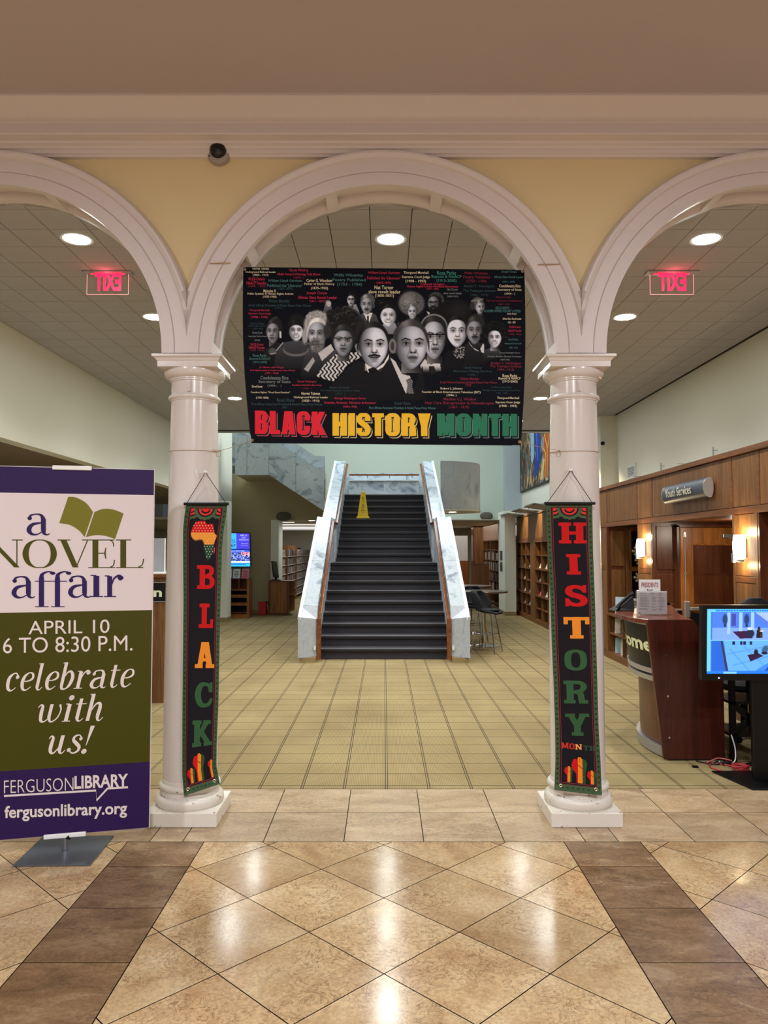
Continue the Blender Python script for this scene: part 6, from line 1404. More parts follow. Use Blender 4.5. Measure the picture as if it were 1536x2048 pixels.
TX = [
 ('Harriet Tubman', 505, 538, 537, CW), ('Underground Railroad Leader', 491, 552, 544.5, CW), ('(1820 - 1913)', 506, 537, 550.5, CW),
 ('W.E.B Dubois', 496, 530, 558, CR), ('NAACP Founder', 493, 533, 566, CR), ('(1868 - 1963)', 497, 531, 573, CDR),
 ('Oprah Winfrey', 578, 617, 541, CR), ('Multi Award Winning Talk Show', 555, 641, 549, CR), ('(1954- )', 587, 608, 556, CDR),
 ('William Lloyd Garrison', 536, 604, 562, CT), ("Published the 'Liberator'", 534, 605, 571, CT), ('(1805-1879)', 555, 586, 578.5, CD),
 ('Malcolm X', 527, 552, 582, CW), ('Public Speaker & Human Rights Activist', 495, 587, 588, CW), ('(1925-1965)', 526, 553, 594, CW),
 ('Carter G. Woodson', 613, 664, 561, CW), ('Father of Black History', 609, 669, 568.5, CW), ('(1875-1950)', 622, 656, 577, CW),
 ('Phillis Wheatley', 669, 726, 551, CT), ('Poetry Published', 665, 731, 560.5, CT), ('(1753 - 1784)', 674, 724, 569.5, CT),
 ('Joseph Cinque', 613, 654, 586.5, CR), ('African Slave Revolt Leader', 596, 674, 595, CR), ('(1813 - 1879)', 619, 649, 603, CR),
 ('Nelson Mandela', 538, 579, 602, CD), ('South African President & Nobel Peace Prize Winner', 497, 623, 610.5, CD), ('(1918 - )', 550, 567, 616.5, CD),
 ('Thurgood Marshall', 499, 539, 621, CR), ('Supreme Court Judge', 497, 542, 627.5, CR), ('(1908 - 1993)', 502, 536, 635, CR),
 ('Carter G. Woodson', 500, 529, 647, CD), ('Father of Black History', 497, 532, 652.5, CD), ('(1875-1950)', 505, 525, 658, CD), ('Dred Scott', 505, 525, 665.5, CG), ('Freedom Fighter "Dred Scott Decision"', 497, 534, 673, CG), ('(1795-1858)', 509, 520, 681, CG),
 ('W.E.B Dubois', 501, 527, 689, CR), ('NAACP Founder', 498, 530, 695, CR), ('(1868 - 1963)', 501, 527, 701, CDR), ('Rosa Parks', 506, 533, 711, CT), ('Boycott & NAACP', 499, 541, 718, CT), ('(1913-2005)', 506, 534, 725, CT),
 ('Dr. Martin Luther King Jr.', 519, 568, 735, CR), ('Civil Rights Leader & Nobel Peace Prize Winner', 500, 591, 741, CR), ('(1929 - 1968)', 530, 557, 747, CR),
 ('Condoleezza Rice', 521, 577, 755.5, CG), ('Secretary of State', 517, 581, 764, CG), ('(1954 -   )', 535, 563, 772, CG), ('Dred Scott', 504, 525, 773, CW), ('Freedom Fighter "Dred Scott Decision"', 502, 580, 785, CW), ('(1795-1858)', 512, 537, 796, CW),
 ('Denzel Washington', 595, 633, 763.5, CR), ('Academy Award for Best Actor', 584, 644, 770.5, CR), ('(1954 - )', 607, 623, 777.5, CDR),
 ('Harriet Tubman', 603, 640, 787, CW), ('Underground Railroad Leader', 588, 656, 795, CW), ('(1820 - 1913)', 604, 639, 802, CW),
 ('General Colin Powell', 659, 698, 775, CD), ('First African American Secretary of State', 641, 720, 781.5, CD), ('(1937- )', 671, 690, 788, CD),
 ('George Washington Carver', 669, 732, 797, CR), ('Scientist, Botanist, Educator & Inventor', 648, 752, 805.5, CR), ('(1864-1943)', 686, 714, 814, CR),
 ('Barack Obama', 554, 589, 800, CD), ('First African American President & Nobel Peace Prize Winner', 503, 646, 808, CD), ('1961 - ', 565, 577, 815, CD),
 ('William Lloyd Garrison', 736, 800, 546, CR), ("Published the 'Liberator'", 734, 801, 556, CR), ('(1805-1879)', 753, 782, 566.5, CR), ('Nat Turner', 749, 787, 575, CW), ('slave revolt leader', 737, 801, 583.5, CW), ('(1800-1831)', 750, 788, 592, CW),
 ('Thurgood Marshall', 807, 857, 546, CW), ('Supreme Court Judge', 804, 860, 554.5, CW), ('(1908 - 1993)', 811, 852, 563, CW), ('Rosa Parks', 874, 912, 546, (60, 140, 124)), ('Boycott & NAACP', 863, 923, 554, (60, 140, 124)), ('(1913-2005)', 873, 913, 562, (60, 140, 124)),
 ('Phillis Wheatley', 929, 976, 547, CDR), ('Poetry Published', 926, 980, 555, CDR), ('(1753 - 1784)', 933, 973, 563, CDR), ('Joseph Cinque', 1003, 1034, 544, CT), ('African Slave Revolt Leader', 988, 1047, 554, CT), ('(1813 - 1879)', 1005, 1029, 564, CT),
 ('Frederick Douglass', 841, 889, 569, CR), ('Human Rights Leader Abolition Movement', 814, 916, 573.5, CR), ('(1817 - 1895)', 853, 877, 578.5, CR), ('Nat Turner', 894, 916, 579, CG), ('slave revolt leader', 887, 924, 586.5, CG), ('(1800-1831)', 894, 917, 593.5, CG),
 ('Booker T. Washington', 928, 988, 573, CD), ('The Tuskegee institute', 926, 991, 582, CD), ('(1856 - 1915)', 941, 976, 590.5, CD), ('Condoleezza Rice', 998, 1041, 572, CW), ('Secretary of State', 995, 1043, 580, CW), ('(1954 - )', 1009, 1030, 588, CW),
 ('Madam C.J. Walker', 992, 1022, 595, CDR), ('Hair Care Entrepreneur & Philanthropist', 973, 1043, 602, CDR), ('(1867 - 1919)', 997, 1019, 609, CDR), ('HELLO NORTH', 991, 1018, 616, CT), ('ACADEMY AWARD FOR BEST ACTRESS', 968, 1041, 622, CT),
 ('Joseph Cinque', 1014, 1033, 628, CW), ('African Slave Revolt Leader', 1005, 1043, 637.5, CW), ('1813 - 1879', 1016, 1031, 645, CW), ('W.E.B Dubois', 1018, 1041, 654, CR), ('NAACP Founder', 1016, 1043, 661.5, CR), ('(1868 - 1963)', 1018, 1042, 669, CDR),
 ('Harriet Tubman', 1017, 1036, 679, CT), ('Underground Railroad Leader', 1009, 1043, 687.5, CT), ('(1820 - 1913)', 1018, 1035, 696, CT), ('George Washington Carver', 999, 1040, 706, CG), ('Scientist, Botanist, Educator & Inventor', 975, 1043, 713, CG), ('(1864-1943)', 1000, 1019, 720, CG),
 ('Booker T. Washington', 982, 1042, 727, CDR), ('The Tuskegee Institute', 980, 1043, 733, CDR), ('(1856 - 1915)', 995, 1028, 740, CDR), ('Oprah Winfrey', 927, 964, 736, CD), ('Multi Award Winning Talk Show', 907, 984, 743, CD), ('(1954- )', 936, 955, 750, CD),
 ('Rosa Parks', 1005, 1034, 751.5, CW), ('Boycott & NAACP', 997, 1041, 757.5, CW), ('(1913-2005)', 1005, 1035, 763.5, CW), ('Nelson Mandela', 921, 958, 757.5, CDR), ('South African President & Nobel Peace Prize Winner', 880, 995, 764.5, CDR), ('1918', 931, 942, 770, CDR),
 ('Robert L. Johnson', 881, 925, 777.5, CW), ('Founder of Black Entertainment Television (BET)', 844, 961, 784.5, CW), ('(1946- )', 893, 913, 791, CW), ('Dr. Martin Luther King Jr.', 983, 1024, 775, CD), ('Civil Rights Leader & Nobel Peace Prize Winner', 964, 1041, 781, CD), ('(1929 - 1968)', 993, 1015, 786.5, CD),
 ('Thurgood Marshall', 994, 1038, 796.5, CW), ('Supreme Court Judge', 991, 1040, 805, CW), ('(1908 - 1993)', 998, 1034, 812.5, CW), ('Madam C.J. Walker', 887, 953, 799, CDR), ('Hair Care Entrepreneur & Philanthropist', 850, 988, 806.5, CDR), ('(1867 - 1919)', 898, 938, 815, CDR),
 ('Barack Obama', 789, 821, 806.5, CD), ('First African American President & Nobel Peace Prize Winner', 738, 872, 815.5, CT)]
by = {}
for s, x0, x1, yc, c in TX:
    h_ = max(4.2, min(7.4, (x1-x0)/len(s)*2.15)); by.setdefault(c, []).append(fit(font_mesh(s, .012, 0, 2), x0, x1, yc-h_/2, yc+h_/2, skew=.006))
nmz = {CW: 'cream_lettering', CR: 'crimson_lettering', CT: 'teal_lettering', CD: 'dim_teal_lettering', CDR: 'dim_crimson_lettering', CG: 'grey_lettering'}
for c, L_ in by.items(): v, f = merge(L_); surf(v, f, banfn, .0022, nmz.get(c, 'green_lettering'), ink(*c), PC)['kind'] = 'stuff'
for s, x0, x1, y0, y1, c, c2 in (('BLACK', 510, 652, 821, 868, (226, 6, 38), (204, 90, 100)), ('HISTORY', 665, 861, 826, 872, (246, 194, 12), (236, 216, 150)), ('MONTH', 874, 1034, 827, 872, (26, 118, 82), (110, 150, 136))):
    wv = word(HV, s, None, 8 if s != 'HISTORY' else 7)
    sk = .018 if s == 'BLACK' else .004
    a = fit(wv, x0+3.6, x1+3.6, y0+4.4, y1+4.4, skew=sk); surf(*a, banfn, .0012, 'title_outline', ink(*c2), PC)
    a = fit(wv, x0+2.2, x1+2.2, y0+3.0, y1+3.0, skew=sk); surf(*a, banfn, .0020, 'title_shadow', ink(10, 12, 20), PC)
    a = fit(wv, x0, x1, y0, y1, skew=sk); surf(*a, banfn, .0030, 'title_lettering', ink(*c, .4), PC)
# edge hem, grommets and strings
hem = [(PX[0, ::20], PY[0, ::20]), (PX[-1, ::20], PY[-1, ::20]), (PX[::20, 0], PY[::20, 0]), (PX[::20, -1], PY[::20, -1])]
for xs, ys_ in hem: MB().tube([banfn(x, y, .001) for x, y in zip(xs, ys_)], .0028, 6).build('hem', ink(14, 16, 26), bn, smooth=True)
G4 = [(490, 539), (1045, 543), (504.5, 880.5), (1039, 884)]
brass = plain('brass_eyelet', C(214, 190, 150), .3, metal=.6)
for x, y in G4:
    c_ = banfn(x, y, .004); vs = [(c_[0]+.0065*math.cos(a), c_[1], c_[2]+.0065*math.sin(a)) for a in [2*PI*i/16 for i in range(17)]]; MB().tube(vs, .0026, 6).build('grommet', brass, bn, smooth=True)
def rope(pts, r, label): return tag(MB().tube(pts, r, 6).build('twine', M['twine'], smooth=True), label, 'string')
n1, n2 = aty(421, 527, 4.594), aty(1117.5, 528.5, 4.594)
for i, (nl, g_, s) in enumerate(((n1, G4[0], 'left'), (n2, G4[1], 'right'))):
    e = banfn(*g_, .004); mid = tuple((a+b)/2 for a, b in zip(nl, e)); mid = (mid[0], min(mid[1], 4.585), mid[2]-.004)
    o = rope([nl, mid, (e[0], 4.59+.05, e[2]+.004), e], .0028, 'jute twine tying the banner top corner to the %s side of the middle arch' % s)
    MB().tube([(nl[0], nl[1]-.008, nl[2]), (nl[0], nl[1]+.01, nl[2])], .004, 8).build('nail', M['steel'], o)
for i, (s, zz) in enumerate(((-1, 2.265), (1, 2.26))):
    g_ = banfn(*G4[2+i], .004); rad = .1515; cx = s*XC; cyy = 4.815; loop = [(cx+rad*math.cos(a), cyy+rad*math.sin(a), zz+.008*math.sin(a*1.0)) for a in [2*PI*k/40 for k in range(41)]]
    kn = (s*(XC-.155), 4.765, zz+.002) if s < 0 else (s*XC-.105, 4.70, zz); a0 = (cx-s*rad, cyy, zz)
    o = rope(loop, .0018, 'jute twine looped round the %s column and tied to the banner bottom corner' % ('left', 'right')[i])
    kn = (cx+.14+.035, 4.76, zz) if s < 0 else (cx-.118, 4.705, zz)
    MB().tube([g_, tuple((a+b)/2-(.004 if j == 2 else 0) for j, (a, b) in enumerate(zip(g_, kn))), kn], .0014, 6).build('twine_end', M['twine'], o, smooth=True)
    lp_ = [(kn[0]+.004, kn[1], kn[2]), (kn[0]+.006, kn[1]-.004, kn[2]-.03), (kn[0]-.014, kn[1]-.006, kn[2]-.038), (kn[0]-.02, kn[1]-.004, kn[2]-.012), kn]
    MB().tube(cat([tuple(q) for q in lp_], 5), .0015, 6).lathe([(.001, -.006), (.006, 0), (.001, .006)], kn[0], kn[1], 10, cz=kn[2]).build('twine_knot', M['twine'], o, smooth=True)
    if s < 0: MB().tube([kn, (cx+.13, 4.745, zz+.006)], .0014, 6).tube([kn, (cx+.12, 4.735, zz-.006)], .0014, 6).build('twine_end', M['twine'], o)

# ---- the two narrow hanging banners
def interp(tab, y):
    for (a, p, q), (b, r, s) in zip(tab, tab[1:]):
        if y <= b: t = (y-a)/(b-a); t = max(0, t); return p+(r-p)*t, q+(s-q)*t
    return tab[-1][1:]
TL_ = [(1009, 372.5, 454.5), (1030, 369, 452.5), (1060, 366, 447.5), (1100, 366, 444), (1200, 367, 441), (1300, 366, 439), (1400, 365, 437), (1500, 364.5, 433.5), (1550, 364.5, 433), (1592, 368, 440)]
TR_ = [(1008, 1092, 1184.5), (1100, 1095, 1186), (1200, 1100.5, 1190), (1300, 1104, 1193), (1374, 1107.5, 1195), (1448, 1110, 1197), (1522, 1111, 1201), (1588, 1108.6, 1204)]
def vfn(tab, botL, botR, wav):
    y0, y1 = tab[0][0], tab[-1][0]
    def fn(s, v, lay):      # s 0..1 across, v = pixel row
        a, b = interp(tab, v); px = a+(b-a)*s; py = v
        if v > y1-160: py += ((botL-y1)*(1-s)+(botR-y1)*s)*((v-(y1-160))/160)
        Y = 4.632+wav*math.sin((v-y0)/170)*(s-.5)*2+ (.03*max(0, (v-(y1-25))/25)**2*-1)
        q = aty(px, py, Y); return (q[0], q[1]-lay, q[2])
    return fn
GRN, KBK, REDB, RED2, ORG, GR2 = (62, 86, 56), (24, 20, 26), (120, 44, 48), (196, 14, 16), (232, 140, 40), (50, 90, 54)
def hangbanner(tab, botL, botR, label, side, letters, africa):
    fn = vfn(tab, botL, botR, .004 if side == 'left' else .002); y0, y1 = tab[0][0], tab[-1][0]
    rod = [fn(-.045, y0-1, .012), fn(1.05, y0-1, .012)]
    t = thing('hanging_banner', fn(.5, y1, 0), label, 'banner', 'narrow banners hanging on the columns')
    def strip(s0, s1, v0, v1, lay, name, mat, n=60):
        k = max(2, int((v1-v0)/8)); V = []; Fc = []; m_ = max(1, int((s1-s0)*12))
        for j in range(k+1):
            for i in range(m_+1): V.append(fn(s0+(s1-s0)*i/m_, v0+(v1-v0)*j/k, lay))
        for j in range(k):
            for i in range(m_): a = j*(m_+1)+i; Fc.append((a, a+m_+1, a+m_+2, a+1))
        return MB().add(V, Fc).build(name, mat, t, smooth=True, fixn=False)
    strip(0, 1, y0, y1, 0, 'green_border_cloth', ink(*GRN, .7)); strip(.095, .905, y0+6, y1-14, .0008, 'red_piping', ink(*REDB, .7)); strip(.108, .892, y0+7, y1-15, .0012, 'piping_gap', ink(*KBK, .8)); strip(.128, .872, y0+8, y1-16.5, .0016, 'red_piping', ink(*REDB, .7)); bf = strip(.142, .858, y0+8.5, y1-18, .002, 'black_field', ink(*KBK, .8))
    MB().tube([(p[0], p[1], p[2]) for p in rod], .0085, 12).build('top_rod', M['black'], t, smooth=True)
    # everything printed is laid out in (across 0..1, pixel row) with a 90 px nominal width
    def put(vf, name, col, lay=.0026):
        bm = bmesh.new(); vv = [bm.verts.new((q[0], q[1], q[2] if len(q) > 2 else 0)) for q in vf[0]]
        for q in vf[1]:
            try: bm.faces.new([vv[i] for i in q])
            except ValueError: pass
        ys = [p[1] for p in vf[0]]; yy = math.ceil(min(ys)/12)*12
        while yy < max(ys): bmesh.ops.bisect_plane(bm, geom=bm.verts[:]+bm.edges[:]+bm.faces[:], plane_co=(0, yy, 0), plane_no=(0, 1, 0)); yy += 12
        me = bpy.data.meshes.new(name)
        for q in bm.verts: q.co = fn(q.co.x/90, q.co.y, lay+q.co.z*3e-5)
        bm.to_mesh(me); bm.free(); me.materials.append(ink(*col, .65)); return link(name, me, bf)
    st_ = []; v = y0+14
    while v < y1-6: st_ += [star(4.6, v, 2.5), star(85.4, v, 2.5)]; v += 10.4
    for x in range(15, 85, 10): st_ += [star(x, y1-8, 2.4), star(x, y0+3, 1.6)]
    put(merge(st_), 'border_stars', (20, 26, 20))
    # bunting
    def scal(cx, r0, r1, a0, a1, col, lay, lob=0):
        n = 28; V = []; 
        for i in range(n+1):
            a = PI*(a0+(a1-a0)*i/n); k = 1+(.04*math.cos(i*PI*2/3.5) if lob else 0); V += [(cx-r1*k*math.cos(a), y0+8+r1*k*.92*math.sin(a)), (cx-r0*math.cos(a), y0+8+r0*.92*math.sin(a))]
        V = [(min(77, max(13, x)), y) for x, y in V]
        put((V, [(2*i, 2*i+1, 2*i+3, 2*i+2) for i in range(n)]), 'bunting', col, lay)
    for cx in (14, 76): scal(cx, 17, 23, 0, 1, (70, 92, 60), .0024, 1); scal(cx, 9.5, 14, 0, 1, (214, 56, 40), .0026, 1); scal(cx, .5, 7, 0, 1, (210, 52, 40), .0026)
    scal(45, 18.5, 25, 0, 1, (70, 92, 60), .0030, 1); scal(45, 15, 18.6, 0, 1, KBK, .0030); scal(45, 11.5, 15.2, 0, 1, (214, 50, 38), .0032, 1); scal(45, .5, 8, 0, 1, (222, 30, 24), .0032)
    for ch, a, b, c, d, col in letters: put(fit(glyph(SL[ch]), a, b, c, d), 'letter', col)
    if africa:
        sx = lambda x: (x-366)/(447-366)*90
        out = [(391, 1043.5), (398, 1042), (408, 1042.5), (408.5, 1045), (412, 1047.5), (416, 1049), (417, 1047), (424, 1048.5), (425, 1050), (427.5, 1060), (430, 1068), (433.5, 1070), (434, 1073), (431, 1082), (429.5, 1090), (429, 1096), (428.5, 1104), (425, 1112), (421.5, 1118), (417, 1119), (415, 1114), (412, 1104), (410, 1096), (410, 1088), (407.5, 1081), (404, 1078), (399, 1078.5), (392, 1080), (386, 1076), (382.5, 1070), (382.5, 1063), (384, 1057), (387, 1050)]
        for off, dk in ((2.0, .62), (0, 1)):
            for ylo, yhi, col in ((1030, 1065, (206, 18, 22)), (1065, 1089, (236, 148, 42)), (1089, 1130, (24, 70, 56))):
                q = clip(clip([(x-off*.3, y+off*1.1) for x, y in out], 0, 1, yhi+(off if dk < 1 else 0)), 0, -1, -ylo)
                v, f = poly_mesh(q); put(([(sx(x), y) for x, y in v], f), 'africa_shape', tuple(int(c*dk) for c in col), .0026 if dk < 1 else .0030)
        dots = []; row = 0; yy = 1046
        while yy < 1117:
            xx = 384+(row % 2)*2.9
            while xx < 433:
                ins = False
                for i in range(len(out)):
                    (xa, ya), (xb_, yb_) = out[i], out[(i+1) % len(out)]
                    if (ya > yy) != (yb_ > yy) and xx < (xb_-xa)*(yy-ya)/(yb_-ya)+xa: ins = not ins
                if ins: dots.append(disc(sx(xx), yy, 1.15, 6))
                xx += 5.8
            yy += 5.2; row += 1
        v, f = merge(dots); put((v, f), 'africa_dots', (230, 196, 150), .0034)
        v, f = poly_mesh([(431.5, 1094), (432.5, 1098), (431.5, 1106), (430, 1108), (430, 1098)]); put(([(sx(x), y) for x, y in v], f), 'africa_shape', (206, 70, 60))
    def fist(cx, top, sc_):
        P_ = [(-10, 0), (-7, -2), (-3, 0), (0, -5), (5, -6), (8, -2), (13, -1.5), (17, 1.5), (19, 8), (17, 20), (15, 28), (15, bt(top, sc_)), (-3, bt(top, sc_)), (-4, 30), (-9, 24), (-14, 15), (-13, 7)]
        q = [(cx+x*sc_, top+(y+6)*sc_) for x, y in P_]
        for a, b, col in ((-99, cx-.5*sc_, (204, 20, 20)), (cx-.5*sc_, cx+9*sc_, (238, 140, 34)), (cx+9*sc_, 999, (48, 78, 44))):
            g_ = clip(clip(q, 1, 0, b), -1, 0, -a)
            if len(g_) > 2: put(poly_mesh(g_), 'raised_fist', col)
        put(merge([ribbon([(cx-2*sc_, top+17*sc_, 1.2*sc_), (cx+3*sc_, top+20*sc_, 1.6*sc_), (cx+8*sc_, top+24*sc_, 1.4*sc_), (cx+10*sc_, top+22*sc_, 1*sc_)]), ribbon([(cx+3*sc_, top-1*sc_+3, .6*sc_), (cx+3*sc_, top+12*sc_, .6*sc_)]), ribbon([(cx+8*sc_, top+38*sc_, .8*sc_), (cx+13*sc_, top+37*sc_, .8*sc_)])]), 'fist_creases', (110, 30, 24), .003)
    def bt(top, sc_): return (y1-20-top)/sc_-6
    if africa: fist(41, 1512, .95); fist(22, 1540, .62); fist(74, 1531, .5)
    else: fist(45, 1515, .95); fist(25, 1535, .52); fist(70, 1540, .55)
    for s_ in (.13, .87):
        c_ = fn(s_, y1-11, .003); MB().tube([(c_[0]+.008*math.cos(a), c_[1], c_[2]+.008*math.sin(a)) for a in [2*PI*i/16 for i in range(17)]], .003, 6).build('grommet', brass, t, smooth=True)
    return t, rod, fn
la = [('B', 33, 75, 1130, 1178, RED2), ('L', 38, 73, 1207, 1256, RED2), ('A', 30, 78, 1284, 1336, ORG), ('C', 31, 76, 1364, 1415, GR2), ('K', 26, 77, 1441, 1498, GR2)]
lb = [('H', 23, 77, 1045, 1087, RED2), ('I', 36, 64, 1108, 1149, RED2), ('S', 30, 75, 1170, 1213, RED2), ('T', 25, 77, 1234, 1277, ORG), ('O', 24, 70, 1299, 1341, GR2), ('R', 20, 70, 1361, 1407, GR2), ('Y', 21, 71, 1427, 1472, GR2),
      ('M', 12, 27, 1487, 1499, (200, 56, 40)), ('O', 28, 39, 1488, 1500, (200, 44, 36)), ('N', 40, 54, 1489, 1500, (236, 160, 80)), ('T', 57, 67, 1491, 1501, (50, 76, 60)), ('H', 69, 81, 1491, 1501, (50, 76, 60))]
HB = [hangbanner(TL_, 1592, 1568, 'narrow black and green banner on the left column spelling BLACK below an Africa map', 'left', la, True),
      hangbanner(TR_, 1580, 1591, 'narrow black and green banner on the right column spelling HISTORY with raised fists', 'right', lb, False)]
for (t, rod, fn), pk in zip(HB, ((411, 945), (1141.5, 941))):
    pkp = aty(pk[0], pk[1], 4.655 if pk[0] < 700 else 4.652); a, b = rod; a = (a[0]+.02, a[1], a[2]+.008); b = (b[0]-.02, b[1], b[2]+.008)
    m1 = tuple(p+(q-p)*.9 for p, q in zip(a, pkp)); m2 = tuple(p+(q-p)*.9 for p, q in zip(b, pkp))
    MB().tube([a, m1, (pkp[0]-.008, pkp[1]-.004, pkp[2]-.006), pkp, (pkp[0]+.008, pkp[1]-.004, pkp[2]-.006), m2, b], .0022, 6).build('hanging_cord', ink(40, 36, 44), t, smooth=True)
    MB().box(pkp[0]-.01, pkp[0]+.01, pkp[1]-.008, pkp[1]+.012, pkp[2]-.002, pkp[2]+.012).build('cord_hook', M['white'], t)
for i, (x, y) in enumerate(((393, 946), (1132, 938))):
    if i == 0: tag(MB().tube([aty(391.5, 939, 4.654), aty(392.5, 946, 4.652), aty(395, 954, 4.654)], .0035, 8).build('adhesive_hook', M['white'], smooth=True), 'small white adhesive strip stuck on the left column above the banner cord', 'hook')

# ---- screens: pictures painted on fine grids
def screen(name, corners, nu, nv, fnp, mat, parent, W_, H_):
    u, v = np.meshgrid(np.linspace(0, 1, nu), np.linspace(0, 1, nv)); q = Paint(u*W_, v*H_, 0); fnp(q)
    A, B, Cc, Dd = [np.array(c) for c in corners]; P = (A*(1-u[..., None])+B*u[..., None])*(1-v[..., None])+(Cc*(1-u[..., None])+Dd*u[..., None])*v[..., None]
    return grid(name, P, np.clip(q.c, 0, 1), mat, parent)
def R(q, x0, y0, x1, y1, col): q.put(((q.X >= x0) & (q.X < x1) & (q.Y >= y0) & (q.Y < y1)).astype(float), [c/255 for c in col])
def cctv(q):  # width 330, height 144 (pixels of the photograph; right half lies outside the frame)
    R(q, 0, 0, 400, 200, (40, 110, 220)); R(q, 0, 0, 400, 6.5, (96, 196, 255)); 
    for k in range(24): R(q, 18+k*5, 1.5, 22+k*5, 4.8, (40, 110, 220))
    R(q, 0, 6.5, 9, 150, (110, 200, 255)); 
    def hall(ox, w_):
        m0 = lambda x: ox+x*w_/112
        R(q, m0(0), 7, m0(112), 66, (70, 120, 230)); R(q, m0(0), 40, m0(112), 66, (120, 160, 235))
        for x in (28, 50, 72): R(q, m0(x), 7, m0(x+6), 54, (150, 190, 250))
        q.put(q.poly([(m0(80), 7), (m0(112), 34), (m0(112), 7)]), (.62, .72, .97)); q.put(q.poly([(m0(82), 12), (m0(108), 34), (m0(104), 36), (m0(80), 16)]), (.35, .45, .8))
        for x in (24, 64):
            q.put(q.ell(m0(x), 22, 5, 11, .3), (.12, .24, .42)); R(q, m0(x)-2, 33, m0(x)+2, 38, (20, 24, 50))
        q.put(q.poly([(m0(38), 48), (m0(70), 46), (m0(76), 62), (m0(52), 63)]), (.20, .08, .25)); R(q, m0(36), 10, m0(44), 36, (60, 70, 160))
        q.put(q.ell(m0(71), 52, 8, 8.5, .2), (.08, .14, .26)); q.put(q.ell(m0(70), 42, 5, 3, .3), (.8, .85, .9)); q.put(q.poly([(m0(82), 62), (m0(83), 46), (m0(87), 42), (m0(93), 46), (m0(94), 62)]), (.07, .07, .10)); q.put(q.ell(m0(87), 41, 2.6, 3.2, .3), (.15, .1, .14)); q.put(q.ell(m0(92), 47, 4, 1.6, .3), (.9, .8, .75)); q.put(q.poly([(m0(89), 52), (m0(94), 52), (m0(94), 62), (m0(89), 62)]), (.24, .16, .16))
    def floorv(ox, w_):
        m0 = lambda x: ox+x*w_/112
        R(q, m0(0), 68, m0(112), 132, (50, 130, 240)); q.put(q.poly([(m0(22), 68), (m0(112), 68), (m0(112), 110), (m0(80), 132), (m0(30), 132)]), (.38, .66, 1.0))
        q.put(q.poly([(m0(0), 68), (m0(18), 68), (m0(30), 132), (m0(0), 132)]), (.12, .38, .80)); q.put(q.poly([(m0(16), 68), (m0(20), 68), (m0(31), 132), (m0(26), 132)]), (.16, .2, .34))
        for x in (38, 52, 58, 70): R(q, m0(x), 69, m0(x+5), 76, (20, 30, 70))
        for (x0, y0, x1, y1) in ((30, 96, 100, 80), (40, 120, 108, 100), (34, 86, 70, 132), (60, 80, 104, 128)): q.put(q.line(m0(x0), y0, m0(x1), y1, 2.5, 1.5)*.5, (.25, .5, .9))
        q.put(q.poly([(m0(66), 98), (m0(86), 94), (m0(96), 100), (m0(72), 112)]), (.16, .06, .22)); q.put(q.ell(m0(82), 92, 4, 6, .3), (.06, .06, .12)); q.put(q.ell(m0(99), 86, 6, 9, .3, .5), (.2, .35, .5)); q.put(q.ell(m0(98), 94, 6, 3, .3), (.06, .08, .15)); q.put(q.poly([(m0(98), 132), (m0(112), 112), (m0(112), 132)]), (.1, .25, .7))
    hall(11, 118); floorv(11, 118); hall(131, 118); floorv(131, 118); R(q, 250, 7, 400, 133, (30, 90, 200))
    for y in (66, 67): R(q, 9, y, 400, y+1, (120, 190, 255))
    R(q, 129, 7, 130.3, 133, (150, 200, 255)); R(q, 249, 7, 250.5, 133, (150, 200, 255)); R(q, 0, 133, 400, 150, (30, 120, 240)); R(q, 34, 134, 60, 144, (120, 190, 250))
e = .0128
za_, zb_ = Z1-bz+.006-.0005, Z0+bz+.012+.0005
screen('monitor_screen', [tilt(X0+bz, za_, .0008), tilt(X1-bz, za_, .0008), tilt(X0+bz, zb_, .0008), tilt(X1-bz, zb_, .0008)], 420, 210, cctv, M['screenprint'], mo, 255, 138)
tv = thing('wall_screen', (-3.6, 18.9, 1.0), 'tall lit information screen in portrait format on the wall above the brochure rack', 'screen')
tx0, tx1 = -3.98, -3.33
def tvp(q):
    R(q, 0, 0, 66, 120, (60, 180, 236)); R(q, 33, 0, 66, 56, (70, 60, 214)); R(q, 0, 56, 66, 60, (10, 30, 120)); R(q, 0, 60, 66, 67, (30, 90, 220)); R(q, 0, 67, 66, 110, (70, 100, 220)); R(q, 44, 67, 66, 82, (236, 140, 160))
    g = np.random.RandomState(4)
    for k in range(160): x, y = g.uniform(0, 66), g.uniform(71, 100); q.put(q.ell(x, y, 1.5, 2, .3), g.choice([.1, .16, .75, .9])*np.array([.8, .85, 1.2]))
    R(q, 0, 100, 66, 107, (200, 214, 250)); R(q, 0, 107, 66, 109, (10, 60, 200)); R(q, 0, 109, 66, 120, (50, 190, 250)); R(q, 14, 112, 56, 114, (20, 80, 180))
tc0, tc1, tc2, tc3 = [(-3.99, 18.9, 2.13), (-3.335, 18.95, 2.10), (-3.99, 18.9, .93+.05), (-3.32, 18.95, 1.0-.02)]
tc0, tc1, tc2, tc3 = aty(446, 1066, 18.9), aty(499, 1067, 19.0), aty(446, 1133, 18.9), aty(500.5, 1133, 19.0)
screen('screen_picture', [tc0, tc1, tc2, tc3], 120, 220, tvp, M['screenprint'], tv, 66, 120)
def tvfn(x, y, lay): s = (x-446)/54; return aty(x, y, 18.9+.1*s-lay)
